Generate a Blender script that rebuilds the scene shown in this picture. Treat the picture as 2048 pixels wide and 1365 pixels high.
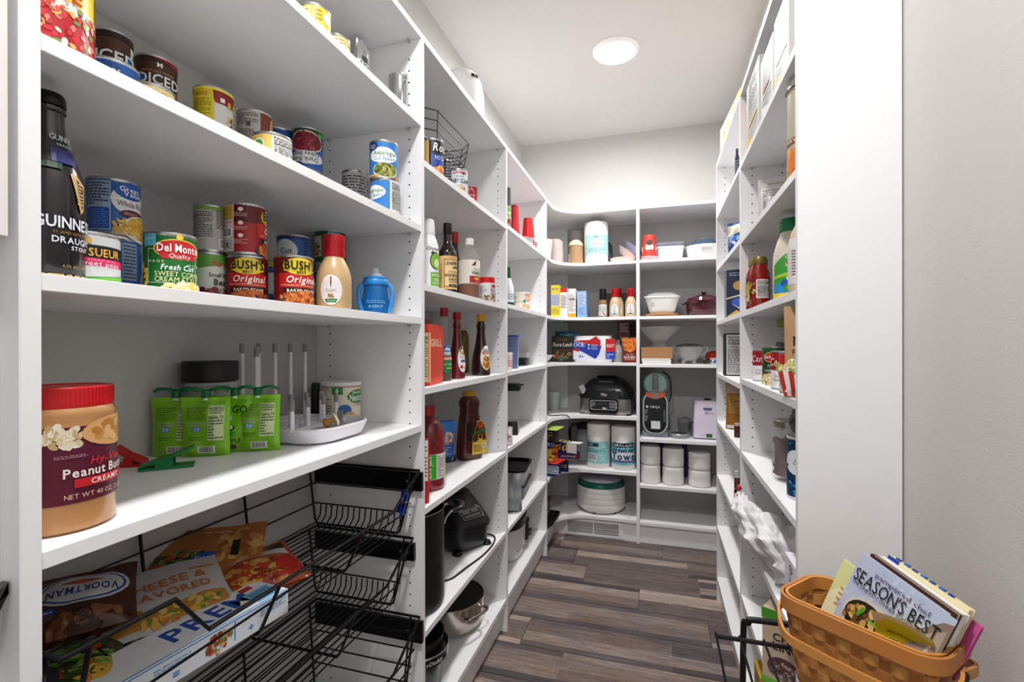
import bpy, bmesh, math, random
from mathutils import Vector, Matrix
random.seed(7)
for o in list(bpy.data.objects): bpy.data.objects.remove(o)
SC = bpy.context.scene
COL = SC.collection
PI = math.pi
# ---------------------------------------------------------------- camera
FPX, CX, CY, CAMH = 959.46, 1024.0, 692.26, 1.25
_a, _p, _r = math.radians(16.8586), math.radians(-.0541), math.radians(-.0988)
CF = Vector((-math.sin(_a)*math.cos(_p), math.cos(_a)*math.cos(_p), math.sin(_p)))
_R = Vector((math.cos(_a), math.sin(_a), 0)); _U = _R.cross(CF)
CR = _R*math.cos(_r)+_U*math.sin(_r); CU = _U*math.cos(_r)-_R*math.sin(_r)
cd = bpy.data.cameras.new('camera'); cam = bpy.data.objects.new('camera', cd); COL.objects.link(cam)
cam.matrix_world = Matrix.Translation((0,0,CAMH)) @ Matrix((CR, CU, -CF)).transposed().to_4x4()
cd.sensor_width = 36; cd.lens = FPX/2048*36; cd.shift_y = (CY-682.5)/2048; cd.clip_start = .02
SC.camera = cam
# ---------------------------------------------------------------- world + exposure
W = bpy.data.worlds.new('world'); SC.world = W; W.use_nodes = True
bg = W.node_tree.nodes['Background']; bg.inputs[0].default_value = (1,.995,.99,1); bg.inputs[1].default_value = .5
SC.view_settings.view_transform = 'Standard'; SC.view_settings.look = 'None'
SC.view_settings.exposure = 0.4; SC.view_settings.gamma = 1
LAMP_E = 230.0
# ---------------------------------------------------------------- pixel helpers (photo pixels -> directions)
def ray(u, v=692.26): return CF+CR*((u-CX)/FPX)-CU*((v-CY)/FPX)
def on(ax, val, u, v=692.26):
    d = ray(u, v); c = Vector((0,0,CAMH)); return c+d*((val-c[ax])/d[ax])
def ang(u): d = ray(u); return math.atan2(d.x, d.y)
def dep(x, y): return x*CF.x+y*CF.y
def zv(x, y, v): return CAMH+(CY-v)/FPX*dep(x, y)
def cyl(uL, uR, x=None, y=None):
    "centre and radius of an upright cylinder seen between two columns, standing at depth x (or y)"
    a, b = ang(uL), ang(uR); c = (a+b)/2
    d = x/math.sin(c) if x is not None else y/math.cos(c)
    return d*math.sin(c), d*math.cos(c), d*math.sin(abs(b-a)/2)
def tan_(u, side, r, x=None, y=None):
    "cylinder of known radius whose left (-1) or right (+1) outline is at column u"
    c = ang(u)
    for _ in range(20):
        d = x/math.sin(c) if x is not None else y/math.cos(c)
        c = ang(u)-side*math.asin(r/d)
    d = x/math.sin(c) if x is not None else y/math.cos(c)
    return d*math.sin(c), d*math.cos(c), r
# ---------------------------------------------------------------- materials
def lin(h):
    if not isinstance(h, str): return h
    if len(h) == 3: h = ''.join(c*2 for c in h)
    v = [int(h[i:i+2], 16)/255 for i in (0, 2, 4)]
    return tuple(((c+.055)/1.055)**2.4 if c > .04045 else c/12.92 for c in v)
MC = {}
def mat(col, rough=.45, metal=0, trans=0, alpha=1, coat=0, ior=1.45, bump=None, name=None, spec=.5):
    k = (col, rough, metal, trans, alpha, coat, ior, bump, name)
    if k in MC: return MC[k]
    m = bpy.data.materials.new(name or 'surface'); m.use_nodes = True; nt = m.node_tree; b = nt.nodes['Principled BSDF']
    b.inputs['Base Color'].default_value = (*lin(col), 1); b.inputs['Roughness'].default_value = rough
    b.inputs['Metallic'].default_value = metal; b.inputs['Transmission Weight'].default_value = trans
    b.inputs['Alpha'].default_value = alpha; b.inputs['Coat Weight'].default_value = coat; b.inputs['IOR'].default_value = ior
    b.inputs['Specular IOR Level'].default_value = spec
    if bump:
        n = nt.nodes.new('ShaderNodeTexNoise'); n.inputs['Scale'].default_value = bump[0]; n.inputs['Detail'].default_value = 3
        tc = nt.nodes.new('ShaderNodeTexCoord'); nt.links.new(tc.outputs['Object'], n.inputs['Vector'])
        bp = nt.nodes.new('ShaderNodeBump'); bp.inputs['Strength'].default_value = bump[1]; bp.inputs['Distance'].default_value = bump[2]
        nt.links.new(n.outputs[0], bp.inputs['Height']); nt.links.new(bp.outputs[0], b.inputs['Normal'])
    MC[k] = m; return m
def emit(col, s):
    m = bpy.data.materials.new('lamp_glow'); m.use_nodes = True; nt = m.node_tree
    nt.nodes.remove(nt.nodes['Principled BSDF']); e = nt.nodes.new('ShaderNodeEmission')
    e.inputs[0].default_value = (*lin(col), 1); e.inputs[1].default_value = s
    nt.links.new(e.outputs[0], nt.nodes['Material Output'].inputs[0]); return m
def wood_plank():
    m = bpy.data.materials.new('vinyl_plank'); m.use_nodes = True; nt = m.node_tree; N = nt.nodes; L = nt.links; b = N['Principled BSDF']
    tc = N.new('ShaderNodeTexCoord'); oi = N.new('ShaderNodeObjectInfo')
    add = N.new('ShaderNodeVectorMath'); add.operation = 'ADD'
    cmb = N.new('ShaderNodeCombineXYZ'); mul = N.new('ShaderNodeMath'); mul.operation = 'MULTIPLY'; mul.inputs[1].default_value = 37
    L.new(oi.outputs['Random'], mul.inputs[0]); L.new(mul.outputs[0], cmb.inputs[0]); L.new(mul.outputs[0], cmb.inputs[1])
    L.new(tc.outputs['Object'], add.inputs[0]); L.new(cmb.outputs[0], add.inputs[1])
    def noise(sx, sy, sc, det=5, rough=.6):
        mp = N.new('ShaderNodeMapping'); mp.inputs['Scale'].default_value = (sx, sy, 1); L.new(add.outputs[0], mp.inputs[0])
        n = N.new('ShaderNodeTexNoise'); n.inputs['Scale'].default_value = sc; n.inputs['Detail'].default_value = det; n.inputs['Roughness'].default_value = rough
        L.new(mp.outputs[0], n.inputs[0]); return n.outputs[0]
    # strips printed inside each plank (three sawn boards side by side)
    sep = N.new('ShaderNodeSeparateXYZ'); L.new(tc.outputs['Object'], sep.inputs[0])
    m1 = N.new('ShaderNodeMath'); m1.operation = 'MULTIPLY'; m1.inputs[1].default_value = 15; L.new(sep.outputs[1], m1.inputs[0])
    fl = N.new('ShaderNodeMath'); fl.operation = 'FLOOR'; L.new(m1.outputs[0], fl.inputs[0])
    m1x = N.new('ShaderNodeMath'); m1x.operation = 'MULTIPLY_ADD'; m1x.inputs[1].default_value = 1.6; L.new(sep.outputs[0], m1x.inputs[0]); L.new(fl.outputs[0], m1x.inputs[2])
    flx = N.new('ShaderNodeMath'); flx.operation = 'FLOOR'; L.new(m1x.outputs[0], flx.inputs[0])
    ad = N.new('ShaderNodeMath'); ad.operation = 'ADD'; L.new(fl.outputs[0], ad.inputs[0]); L.new(mul.outputs[0], ad.inputs[1])
    c2 = N.new('ShaderNodeCombineXYZ'); L.new(ad.outputs[0], c2.inputs[0]); L.new(flx.outputs[0], c2.inputs[1])
    wn = N.new('ShaderNodeTexWhiteNoise'); wn.noise_dimensions = '2D'; L.new(c2.outputs[0], wn.inputs['Vector'])
    g = noise(2.2, 26, 3.0, 8, .68); big = noise(3, 9, 1.3, 3); fine = noise(14, 150, 3, 4); saw = noise(120, 6, 2, 2)
    def mix(fac, a, bb, mode='MIX'):
        x = N.new('ShaderNodeMixRGB'); x.blend_type = mode
        for i, s in enumerate((fac, a, bb)):
            if isinstance(s, (int, float)): x.inputs[i].default_value = s
            elif isinstance(s, str): x.inputs[i].default_value = (*lin(s), 1)
            else: L.new(s, x.inputs[i])
        return x.outputs[0]
    def ramp(s, stops):
        r = N.new('ShaderNodeValToRGB'); L.new(s, r.inputs[0]); e = r.color_ramp.elements
        while len(e) < len(stops): e.new(.5)
        for i, (p, c) in enumerate(stops): e[i].position = p; e[i].color = (*lin(c), 1)
        return r.outputs[0]
    base = ramp(wn.outputs[0], [(0, '4a4648'), (.25, '615c5e'), (.55, '786f6a'), (.8, '958b84'), (1, 'b8aea5')])
    gr = ramp(g, [(.30, '4a4446'), (.5, 'b2aaa8'), (.70, 'ece4dc')])
    c = mix(.62, base, gr, 'OVERLAY')
    warm = ramp(big, [(.42, 'b4b4ba'), (.68, 'c2ae9c')]); c = mix(.55, c, warm, 'OVERLAY')
    dk = ramp(fine, [(.32, '7e7e7e'), (.5, 'b4b4b4'), (.7, 'd8d8d8')]); c = mix(.5, c, dk, 'OVERLAY')
    sw = ramp(saw, [(.4, 'a8a8a8'), (.6, 'c6c6c6')]); c = mix(.4, c, sw, 'OVERLAY')
    L.new(c, b.inputs['Base Color']); b.inputs['Roughness'].default_value = .5; b.inputs['Specular IOR Level'].default_value = .35
    bp = N.new('ShaderNodeBump'); bp.inputs['Strength'].default_value = .25; bp.inputs['Distance'].default_value = .0006
    L.new(fine, bp.inputs['Height']); L.new(bp.outputs[0], b.inputs['Normal']); return m
WHITE = mat('f2f2f3', .38, name='white_melamine', bump=(900, .05, .0003))
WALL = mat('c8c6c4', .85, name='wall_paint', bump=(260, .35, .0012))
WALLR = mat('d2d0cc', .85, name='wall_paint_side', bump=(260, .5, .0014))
CEIL = mat('cfcdcb', .9, name='ceiling_paint', bump=(90, .3, .002))
STEEL = mat('c9c9c9', .28, 1); CHROME = mat('d8d8d8', .12, 1); TIN = mat('bdbdbd', .3, 1)
BLACKM = mat('0c0c0d', .38, .2, name='black_coated_wire'); BLACKP = mat('131314', .35); GLASS = mat('f4f8f6', .02, 0, 1, name='glass'); CLEAR = mat('f2f4f4', .06, alpha=.3, name='clear_plastic')
HOLE = mat('1a1715', .8)
# ---------------------------------------------------------------- mesh builder
class MB:
    def __init__(s): s.v = []; s.f = []; s.m = []
    def add(s, vs, fs, mi=0):
        o = len(s.v); s.v += [tuple(p) for p in vs]; s.f += [tuple(i+o for i in f) for f in fs]; s.m += [mi]*len(fs); return s
    def box(s, a, b, mi=0, ch=0):
        x0, x1 = sorted((a[0], b[0])); y0, y1 = sorted((a[1], b[1])); z0, z1 = sorted((a[2], b[2]))
        if not ch:
            return s.add([(x0,y0,z0),(x1,y0,z0),(x1,y1,z0),(x0,y1,z0),(x0,y0,z1),(x1,y0,z1),(x1,y1,z1),(x0,y1,z1)],
                         [(0,3,2,1),(4,5,6,7),(0,1,5,4),(1,2,6,5),(2,3,7,6),(3,0,4,7)], mi)
        def ring(z, i): return rr(x0+i, y0+i, x1-i, y1-i, ch, 2, z) if 0 else [(x0+i+ch*(1-k), y0+i, z) for k in ()]
        bm = bmesh.new(); bmesh.ops.create_cube(bm, size=1)
        for v in bm.verts: v.co = Vector(((x0+x1)/2+v.co.x*(x1-x0), (y0+y1)/2+v.co.y*(y1-y0), (z0+z1)/2+v.co.z*(z1-z0)))
        bmesh.ops.bevel(bm, geom=bm.edges[:], offset=ch, segments=2, affect='EDGES', clamp_overlap=True)
        return s.bm(bm, mi)
    def bm(s, bm, mi=0):
        bm.verts.index_update(); s.add([v.co for v in bm.verts], [[v.index for v in f.verts] for f in bm.faces], mi); bm.free(); return s
    def lathe(s, prof, seg=32, c=(0,0,0), mi=0, sx=1, sy=1, a0=0):
        vs = []; fs = []; n = len(prof)
        for r, z in prof:
            for k in range(seg):
                t = a0+2*PI*k/seg; vs.append((c[0]+r*sx*math.cos(t), c[1]+r*sy*math.sin(t), c[2]+z))
        for i in range(n-1):
            for k in range(seg):
                j = (k+1) % seg; fs.append((i*seg+k, i*seg+j, (i+1)*seg+j, (i+1)*seg+k))
        if prof[0][0] > 1e-6: fs.append(tuple(range(seg-1, -1, -1)))
        if prof[-1][0] > 1e-6: fs.append(tuple((n-1)*seg+k for k in range(seg)))
        return s.add(vs, fs, mi)
    def tube(s, pts, r, seg=8, closed=False, mi=0):
        P = [Vector(p) for p in pts]; n = len(P); vs = []; fs = []
        prev = None
        for i in range(n):
            if closed: t = (P[(i+1) % n]-P[i-1])
            else: t = P[min(i+1, n-1)]-P[max(i-1, 0)]
            t.normalize()
            if prev is None: q = t.orthogonal().normalized()
            else:
                q = prev-t*prev.dot(t)
                q = q.normalized() if q.length > 1e-5 else t.orthogonal().normalized()
            prev = q; w = t.cross(q); rr_ = r[i] if isinstance(r, (list, tuple)) else r
            for k in range(seg):
                a = 2*PI*k/seg; vs.append(P[i]+q*(rr_*math.cos(a))+w*(rr_*math.sin(a)))
        for i in range(n if closed else n-1):
            j = (i+1) % n
            for k in range(seg):
                l = (k+1) % seg; fs.append((i*seg+k, i*seg+l, j*seg+l, j*seg+k))
        if not closed: fs.append(tuple(range(seg-1, -1, -1))); fs.append(tuple((n-1)*seg+k for k in range(seg)))
        return s.add(vs, fs, mi)
    def loft(s, rings, mi=0, cap=True):
        n = len(rings[0]); vs = [p for r in rings for p in r]; fs = []
        for i in range(len(rings)-1):
            for k in range(n):
                j = (k+1) % n; fs.append((i*n+k, i*n+j, (i+1)*n+j, (i+1)*n+k))
        if cap: fs.append(tuple(range(n-1, -1, -1))); fs.append(tuple((len(rings)-1)*n+k for k in range(n)))
        return s.add(vs, fs, mi)
    def prism(s, poly, z0, z1, mi=0): return s.loft([[(x, y, z0) for x, y in poly], [(x, y, z1) for x, y in poly]], mi)
    def grid(s, fn, nu, nv, mi=0):
        vs = [fn(i/nu, j/nv) for j in range(nv+1) for i in range(nu+1)]
        return s.add(vs, [(j*(nu+1)+i, j*(nu+1)+i+1, (j+1)*(nu+1)+i+1, (j+1)*(nu+1)+i) for j in range(nv) for i in range(nu)], mi)
    def rot(s, ax, a, c=(0,0,0)):
        M_ = Matrix.Translation(c) @ Matrix.Rotation(a, 4, ax) @ Matrix.Translation(-Vector(c)); s.v = [tuple(M_ @ Vector(p)) for p in s.v]; return s
    def mv(s, d): s.v = [(p[0]+d[0], p[1]+d[1], p[2]+d[2]) for p in s.v]; return s
    def build(s, name, mats, parent=None, loc=(0,0,0), rz=0, smooth=35, kind=None):
        me = bpy.data.meshes.new(name); me.from_pydata(s.v, [], s.f)
        ms = mats if isinstance(mats, (list, tuple)) else [mats]
        for m in ms: me.materials.append(m)
        if len(ms) > 1: me.polygons.foreach_set('material_index', s.m)
        if smooth:
            me.polygons.foreach_set('use_smooth', [True]*len(me.polygons)); me.set_sharp_from_angle(angle=math.radians(smooth))
        me.update()
        o = bpy.data.objects.new(name, me); COL.objects.link(o); o.location = loc; o.rotation_euler.z = rz
        if parent is not None: o.parent = parent
        if kind: o['kind'] = kind
        return o
def rrect(w, d, r, n=4, cx=0, cy=0):
    r = min(r, w/2-1e-5, d/2-1e-5); out = []
    for sx, sy, a in ((1,1,0), (-1,1,90), (-1,-1,180), (1,-1,270)):
        for k in range(n+1):
            t = math.radians(a+90*k/n); out.append((cx+sx*(w/2-r)+r*math.cos(t), cy+sy*(d/2-r)+r*math.sin(t)))
    return out
def ring(w, d, r, z, n=4, cx=0, cy=0): return [(x, y, z) for x, y in rrect(w, d, r, n, cx, cy)]
def tag(o, label, cat, group=None):
    o['label'] = label; o['category'] = cat
    if group: o['group'] = group
    return o
def thing(name, label, cat, loc, rz=0, group=None):
    o = bpy.data.objects.new(name, None); COL.objects.link(o); o.empty_display_size = .02
    o.location = loc; o.rotation_euler.z = rz; return tag(o, label, cat, group)
def struct(name, mb, m, parent=None, **k):
    o = mb.build(name, m, parent, **k)
    if parent is None: o['kind'] = 'structure'
    return o
def bez(pts, n=8):
    "smooth path through points (Catmull-Rom)"
    P = [Vector(p) for p in pts]; out = []
    for i in range(len(P)-1):
        a, b, c, d = P[max(i-1, 0)], P[i], P[i+1], P[min(i+2, len(P)-1)]
        for k in range(n):
            t = k/n; out.append(.5*((2*b)+(c-a)*t+(2*a-5*b+4*c-d)*t*t+(3*b-a-3*c+d)*t**3))
    return out+[P[-1]]
# ================================================================ the room
XL, XLW, XR, XRW, YB, ZC = -.6294, -.98, .2747, .457, 3.5057, 2.757
TOPZ, TH = 2.1075, .019
Y0, Y1, Y2, Y3, Y4, X4 = .3449, 1.2076, 1.9908, 2.7764, 3.1204, -.1079
YR0, YR1, YR2 = 1.1073, 1.8121, 2.5071
struct('wall_left', MB().box((XLW-.1, .326, 0), (XLW, YB+.1, ZC)), WALL)
struct('wall_back', MB().box((XLW, YB, 0), (XRW, YB+.1, ZC)), WALL)
struct('wall_right', MB().box((XRW, -1.3, 0), (XRW+.1, YB+.1, ZC)), WALLR)
struct('wall_entry', MB().box((-1.08, -1.3, 0), (-.66, .3259, ZC)), WALL)
struct('ceiling', MB().box((-1.3, -1.6, ZC), (.8, YB+.1, ZC+.1)), CEIL)
flo = struct('floor', MB().box((-1.3, -1.6, -.05), (.8, YB, -.0072)), mat('1b1817', .9))
PLK = wood_plank()
rows = [-1.6+.2025*0]; PW = .2030
y_edge = 2.944
joints = {0: [-.30], 1: [.027], 2: [-.15+.9], 3: [-.38], 4: [-.088], 5: [.215], 6: [-.555]}
k = 0; y = y_edge+PW*3
row = -3
while y > -1.5:
    y1_, y0_ = y, y-PW
    js = joints.get(row+2, None)
    if js is None: js = [random.uniform(-1.2, .3)]
    xs = sorted([-1.29]+[j+1.22*q for j in js for q in (-1, 0, 1) if -1.25 < j+1.22*q < .75]+[.79])
    yy0, yy1 = y0_, min(y1_, YB-.001)
    if yy1 > yy0+.01:
        for a_, b_ in zip(xs[:-1], xs[1:]):
            w_, d_ = b_-a_-.0016, yy1-yy0-.0016
            mb = MB().box((-w_/2, -d_/2, -.007), (w_/2, d_/2, 0), ch=.0012)
            mb.build('plank', PLK, flo, ((a_+b_)/2, (yy0+yy1)/2, 0))
    y -= PW; row += 1
# skirting under the entry part of the right wall
struct('baseboard_right', MB().box((XRW-.012, -1.3, 0), (XRW, YR0-.001, .09), ch=.003), mat('f1efed', .4))
# ---------------------------------------------------------------- shelving
def holes(parent, x0, x1, y, z0=.23, z1=2.08, skip=()):
    mb = MB()
    for x in (x0, x1):
        z = z0
        while z < z1:
            mb.add([(x+.0024*math.cos(2*PI*k/8), y-.0004, z+.0024*math.sin(2*PI*k/8)) for k in range(8)], [tuple(range(8))]); z += .032
    mb.build('pin_holes', HOLE, parent, smooth=0, kind='stuff')
def pins(parent, zs, xs, y):
    for z in zs:
        for x in xs:
            MB().lathe([(.0036, 0), (.0036, .009), (.002, .0095)], 10).rot('X', PI/2).mv((x, y, z-.004)).build('shelf_pin', STEEL, parent)
def board(parent, name, a, b, ch=.0008): return MB().box(a, b, ch=ch).build(name, WHITE, parent)
def unit(name, label, xf, xw, ya, yb, zs, panels, toe=.03, kickz=.12, top=True, pinsat=None):
    t = thing(name, label, 'shelving', ((xf+xw)/2, (ya+yb)/2, 0)); inv = Matrix.Translation(-t.location)
    s = 1 if xw > xf else -1
    objs = []
    for (p0, p1) in panels: objs.append(board(t, 'side_panel', (xf, p0, 0), (xw, p1, TOPZ)))
    for z in zs: objs.append(board(t, 'shelf', (xf+s*.0005, ya+.0005, z), (xw, yb-.0005, z+TH)))
    if top: objs.append(board(t, 'top_board', (xf, ya if top is True else top[0], TOPZ), (xw, yb if top is True else top[1], TOPZ+TH)))
    if toe: objs.append(board(t, 'toe_kick', (xf+s*toe, ya, 0), (xf+s*(toe+.016), yb, kickz)))
    if pinsat is not None:
        holes(t, xf+s*.037, xw-s*.05, pinsat); pins(t, [z for z in zs if z > .2]+[TOPZ], (xf+s*.037, xw-s*.05), pinsat)
    for o in list(t.children): o.location = o.location-t.location
    return t
S1, S2, S3, S4 = 1.862, 1.567, 1.3095, 1.010
ZA = [1.7568, 1.4057, 1.1106, .770, .4208, .128]; ZB = [1.7643, 1.4155, 1.1148, .7755, .4229, .131]
ZCn = [1.7665, 1.4136, 1.1200, .7747, .4238, .1248]; ZD = [1.7685, 1.4132, 1.1114, .6427, .3513, .1171]
ZRN = [1.8572, 1.5979, 1.3453, 1.116, .8658, .6174, .3701, .122]; ZRF = [1.859, 1.6029, 1.3462, 1.0961, .8649, .6063, .3592, .11]
unit('shelving_unit', 'wide white shelf bay at left with wire baskets below', XL, XLW, Y0, Y1, [S1, S2, S3, S4, .10], [(Y0-TH, Y0), (Y1, Y1+TH)], top=(Y0-TH, Y1+TH), pinsat=Y1, kickz=.10)
unit('shelving_unit', 'white shelf bay holding condiments and the stock pot', XL, XLW, Y1+TH, Y2, ZA, [(Y2, Y2+TH)], top=(Y1+TH, Y2+TH), pinsat=Y2)
unit('shelving_unit', 'white shelf bay holding red cups and the oval roaster', XL, XLW, Y2+TH, Y3, ZB, [(Y3, Y3+TH)], top=(Y2+TH, Y3+TH), pinsat=Y3)
unit('shelving_unit', 'shallow white shelf bay at right nearest the wicker basket', XR, XRW-.003, YR0+TH, YR1, ZRN, [(YR0, YR0+TH), (YR1, YR1+TH)], top=(YR0, YR1+TH), pinsat=YR1, toe=.02, kickz=.12)
unit('shelving_unit', 'shallow white shelf bay at right farther from the basket', XR, XRW-.003, YR1+TH, YR2, ZRF, [(YR2, YR2+TH)], top=(YR1+TH, YR2+TH), pinsat=YR2, toe=.02, kickz=.11)
# corner unit with L shaped shelves and rounded inner corner
def lshape(r=.20):
    ys = Y3+TH+.0005
    p = [(XL, ys)]
    for k in range(13):
        t = PI-PI/2*k/12; p.append((XL+r+r*math.cos(t), Y4-r+r*math.sin(t)))
    p += [(X4-TH-.0005, Y4), (X4-TH-.0005, YB), (XLW, YB), (XLW, ys)]
    return p[::-1]
ct = thing('corner_shelving_unit', 'white corner shelves with rounded inner edge at the back', 'shelving', (0, 0, 0))
for z in ZCn: MB().prism(lshape(), z, z+TH).build('shelf', WHITE, ct, smooth=20)
MB().prism(lshape(), TOPZ, TOPZ+TH).build('top_board', WHITE, ct, smooth=20)
board(ct, 'side_panel', (XL, YB-TH, 0), (XLW, YB, TOPZ)); holes(ct, XL-.037, XLW+.05, YB-TH)
board(ct, 'toe_kick', (XL-.03, Y3+TH, 0), (XL-.046, Y4+.02, .1248)); board(ct, 'toe_kick', (XL-.046, Y4+.02, 0), (X4-TH, Y4+.036, .1248))
dt = thing('back_shelving_unit', 'straight white shelf bay on the back wall with toilet paper', 'shelving', (0, 0, 0))
board(dt, 'side_panel', (X4-TH, Y4, 0), (X4, YB, TOPZ))
for z in ZD: board(dt, 'shelf', (X4+.0005, Y4+.0005, z), (XRW, YB, z+TH))
board(dt, 'top_board', (X4-TH, Y4, TOPZ), (XRW, YB, TOPZ+TH)); board(dt, 'toe_kick', (X4, Y4+.02, 0), (XRW, Y4+.036, ZD[-1]))
# floor register in the back toe kick
_va, _vb = on(1, Y4+.02, 1130), on(1, Y4+.02, 1246)
vt = thing('air_vent', 'white louvred air vent low on the back wall', 'vent', ((_va.x+_vb.x)/2, Y4+.0195, .062))
vw = _vb.x-_va.x; vh = .105
mb = MB()
for a, b in (((-vw/2, -.006, -vh/2), (-vw/2+.018, 0, vh/2)), ((vw/2-.03, -.006, -vh/2), (vw/2, 0, vh/2)), ((-vw/2+.018, -.006, vh/2-.015), (vw/2-.03, 0, vh/2)), ((-vw/2+.018, -.006, -vh/2), (vw/2-.03, 0, -vh/2+.015)), ((-.006, -.006, -vh/2+.015), (.003, 0, vh/2-.015))): mb.box(a, b)
mb.build('vent_frame', mat('f3f2f2', .4), vt)
MB().box((-vw/2+.016, -.0012, -vh/2+.012), (vw/2-.028, -.0001, vh/2-.012)).build('vent_back', mat('6b6a68', .8), vt)
for half in (0, 1):
    for q in range(6):
        xa, xb = ((-vw/2+.02, -.008) if half == 0 else (.005, vw/2-.032)); z = -vh/2+.021+q*.0122
        MB().add([(xa, -.0015, z), (xb, -.0015, z), (xb, -.0065, z+.0085), (xa, -.0065, z+.0085), (xa, -.001, z+.0015), (xb, -.001, z+.0015), (xb, -.006, z+.0095), (xa, -.006, z+.0095)], [(0,1,2,3), (7,6,5,4), (3,2,6,7), (0,4,5,1), (0,3,7,4), (1,5,6,2)]).build('louvre', mat('f3f2f2', .4), vt)
# panel and bracket on the entry wall at the very left
wp = MB().box((-.655, -.4, 1.3613), (-.632, .319, 2.2), ch=.001).build('wall_panel', mat('e9e6e3', .5)); tag(wp, 'flat white panel on the entry wall at the far left', 'panel')
MB().box((-.66, -.4, 1.40), (-.655, .318, 2.2)).build('mounting_cleat', mat('e9e6e3', .5), wp)
# ceiling lamps
def lamp(x, y, label, e=1):
    t = thing('ceiling_lamp', label, 'ceiling lamp', (x, y, ZC), group='round ceiling lamps')
    MB().lathe([(.118, 0), (.117, -.006), (.108, -.014), (.098, -.016), (.096, -.012), (.096, -.0005)], 48).build('trim_ring', mat('f2f0ee', .4), t)
    MB().lathe([(.0, -.0105), (.0955, -.0105), (.0955, -.004)][::-1], 48).build('diffuser', emit('fefdfc', LAMP_E*e), t)
lamp(-.2023, 2.50, 'round flush ceiling lamp lit above the far end', 1.15)
lamp(-.2023, .22, 'round flush ceiling lamp above the pantry entrance, out of view', 1.12)
# ================================================================ printed labels: flat shapes and letters laid on a surface
GL = {}
def make_glyphs():
    chars = "ABCDEFGHIJKLMNOPQRSTUVWXYZabcdefghijklmnopqrstuvwxyz0123456789%&'-.+=/!:$"
    tmp = []
    for b in (0, 1):
        for c in chars:
            cu = bpy.data.curves.new('g', 'FONT'); cu.body = c; cu.size = 1; cu.resolution_u = 2; cu.offset = .022 if b else 0
            o = bpy.data.objects.new('g', cu); COL.objects.link(o); tmp.append((b, c, o))
    dg = bpy.context.evaluated_depsgraph_get()
    for b, c, o in tmp:
        me = o.evaluated_get(dg).to_mesh()
        vs = [(v.co.x, v.co.y) for v in me.vertices]; fs = [tuple(p.vertices) for p in me.polygons]
        x0 = min(v[0] for v in vs); x1 = max(v[0] for v in vs)
        GL[b, c] = ([(x-x0, y) for x, y in vs], fs, x1-x0)
    for b, c, o in tmp:
        cu = o.data; bpy.data.objects.remove(o); bpy.data.curves.remove(cu)
make_glyphs()
def layout(s, b=0, gap=.09):
    vs = []; fs = []; x = 0
    for c in s:
        if c == ' ': x += .28; continue
        g = GL.get((b, c)) or GL.get((b, c.upper()))
        if not g: x += .2; continue
        o = len(vs); vs += [(x+p, q) for p, q in g[0]]; fs += [tuple(i+o for i in f) for f in g[1]]; x += g[2]+gap
    return vs, fs, x-gap
def clip(poly, a, hi):
    out = []; n = len(poly)
    for i in range(n):
        p, q = poly[i-1], poly[i]
        ip = p[0] <= a if hi else p[0] >= a; iq = q[0] <= a if hi else q[0] >= a
        if ip != iq:
            t = (a-p[0])/(q[0]-p[0]); out.append((a, p[1]+t*(q[1]-p[1])))
        if iq: out.append(q)
    return out
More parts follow.
